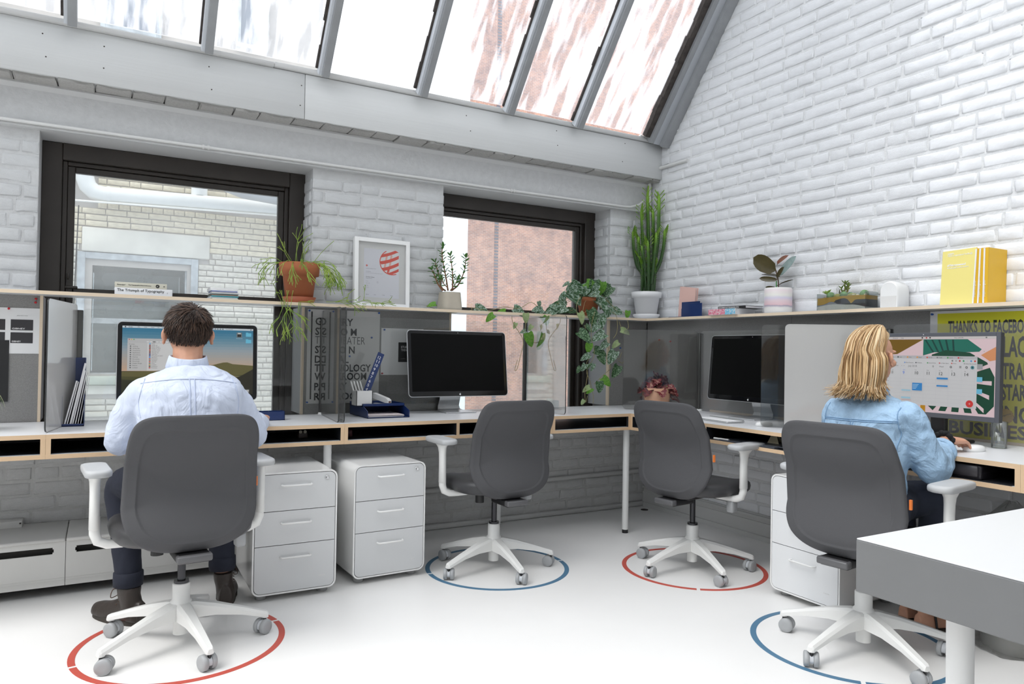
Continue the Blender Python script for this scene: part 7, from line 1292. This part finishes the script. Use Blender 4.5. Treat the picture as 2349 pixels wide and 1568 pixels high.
mb.loft(rings, 0, True, False, False); wpart('collar', mb, DEN, P)
mb = MB(); mb.loft([ell((-.83, -2.285, z_), fa, a, b) for z_, a, b in ((.485, .150, .110), (.52, .165, .118), (.57, .155, .112))], 0, True)
for s, kn, an in ((-1, (-.50, -2.36, .525), (-.47, -2.305, .20)), (1, (-.50, -2.20, .525), (-.42, -2.20, .20))): limb(mb, [(-.80, -2.285-s*-.075, .545), (-.65, (kn[1]-2.285)/2, .55), kn, an], [.085, .075, .062, .042])
cloth('trousers', mb, mat('dark_denim', (.020, .026, .045), .85), P, .008, ((.07, .010),))
mb = MB(); rnd = random.Random(3); d3 = V((1, -.02, -.03)).normalized(); Tb = frame(RW2+V((-.016, 0, 0)), (0, 0, 1), d3)
mb.tube([Tb @ V(((.031+.004*sin(11*t))*cos(t), (.027+.004*sin(11*t))*sin(t), .003*sin(7*t))) for t in [2*pi*i/70 for i in range(71)]], .0095, 8); wpart('scrunchie', mb, mat('black_velvet', (.008, .008, .009), .9), P)
mb = MB(); T = frame(RW2, (1, -.05, -.10), (.10, 0, 1)); c = T @ V((-.010*.93*1.0, .105, -.004)); mb.tube([c+T.to_3x3() @ V((.0105*cos(t), 0, .0105*sin(t))) for t in [2*pi*i/16 for i in range(17)]], .0012, 5); wpart('ring', mb, mat('gold_ring', (.8, .55, .2), .2, metal=1), P)
def long_hair(P, T, mats):
    rnd = random.Random(5); C = V((0, -.012, .022)); Rs = V((.0725, .091, .086))*.965; mb = MB()
    def path(a, off, part, zend, flick, wob):
        """a: bearing from the face, positive to her own left; strands leave the parting, hug the skull, then fall"""
        s = V((-sin(a), cos(a), 0)); pts = []
        for k in range(6):
            th = rad(8+k*17.5); d = V((s.x*sin(th), s.y*sin(th), cos(th))); pts.append(C+V((d.x*Rs.x, d.y*Rs.y, d.z*Rs.z))*(1.07+off)+V((part*(1-k/5), .03*(1-k/5), .002)))
        r0 = V((pts[-1].x, pts[-1].y+.012, 0)).length; z0 = pts[-1].z; n = 7
        for k in range(1, n+1):
            t = k/n; z = z0+(zend-z0)*t; r = r0*(1+.05*sin(pi*t)+.02*t)+off*.02+flick*max(0, t-.72)**1.5*6.0
            q = V((s.x*r, s.y*r-.012, z+ (.010 if t == 1 else 0)*flick*20)); q += V((wob*sin(5*t+a*3), wob*cos(4*t+a*5), 0)); pts.append(q)
        return pts
    def bearing():
        while True:
            a = rnd.uniform(-pi, pi)
            if a > rad(62) or a < -rad(106): return a
    A = [rad(60)+(2*pi-rad(60)-rad(104))*i/40 for i in range(41)]
    base = [[T @ q for q in path(a, -.02, 0, -.150, .012, 0)] for a in A]
    mb.loft([[base[i][k] for i in range(41)] for k in range(13)], 0, True, False, False, closed=False)
    for k in range(760):
        a = bearing(); back_ = abs(a) > 2.0; pts = path(a, rnd.uniform(0, .17), rnd.uniform(-.016, .016), -.150-(rnd.uniform(0, .032) if back_ else rnd.uniform(-.02, .02)), rnd.uniform(.004, .040)+(.045*rnd.random()**3), rnd.uniform(0, .0075)); r = rnd.uniform(.0010, .0032)
        s = smooth_path([T @ q for q in pts], 2); n = len(s); mb.tube(s, [r*(.7+.5*min(1, 3*i/n))*(1-.85*max(0, i/n-.7)/.3) for i in range(n)], 4, rnd.choice((0, 1, 1, 2, 2, 3)), True, False, flat=.6)
    for k in range(140):                                             # side hair swept over the forehead and the temples
        sgn = rnd.choice((-1, 1)); a = sgn*rad(rnd.uniform(38, 92)); s = V((-sin(a), cos(a), 0)); pts = []
        for j in range(6): th = rad(10+j*(11 if sgn < 0 else 13)); d = V((s.x*sin(th), s.y*sin(th), cos(th))); pts.append(T @ (C+V((d.x*Rs.x, d.y*Rs.y, d.z*Rs.z))*(1.08+rnd.uniform(0, .05))+V((0, -.02*max(0, j-3), 0))))
        mb.tube(smooth_path(pts, 2), [.0022]*10+[.0004], 4, rnd.choice((1, 2, 2, 3)), True, False)
    return wpart('hair', mb, mats, P)
long_hair(P, HW, [mat('deep_blonde_hair', (.26, .14, .055), .45), mat('honey_hair', (.44, .27, .12), .4), mat('blonde_hair', (.62, .43, .23), .38), mat('pale_blonde_hair', (.78, .62, .40), .36)])
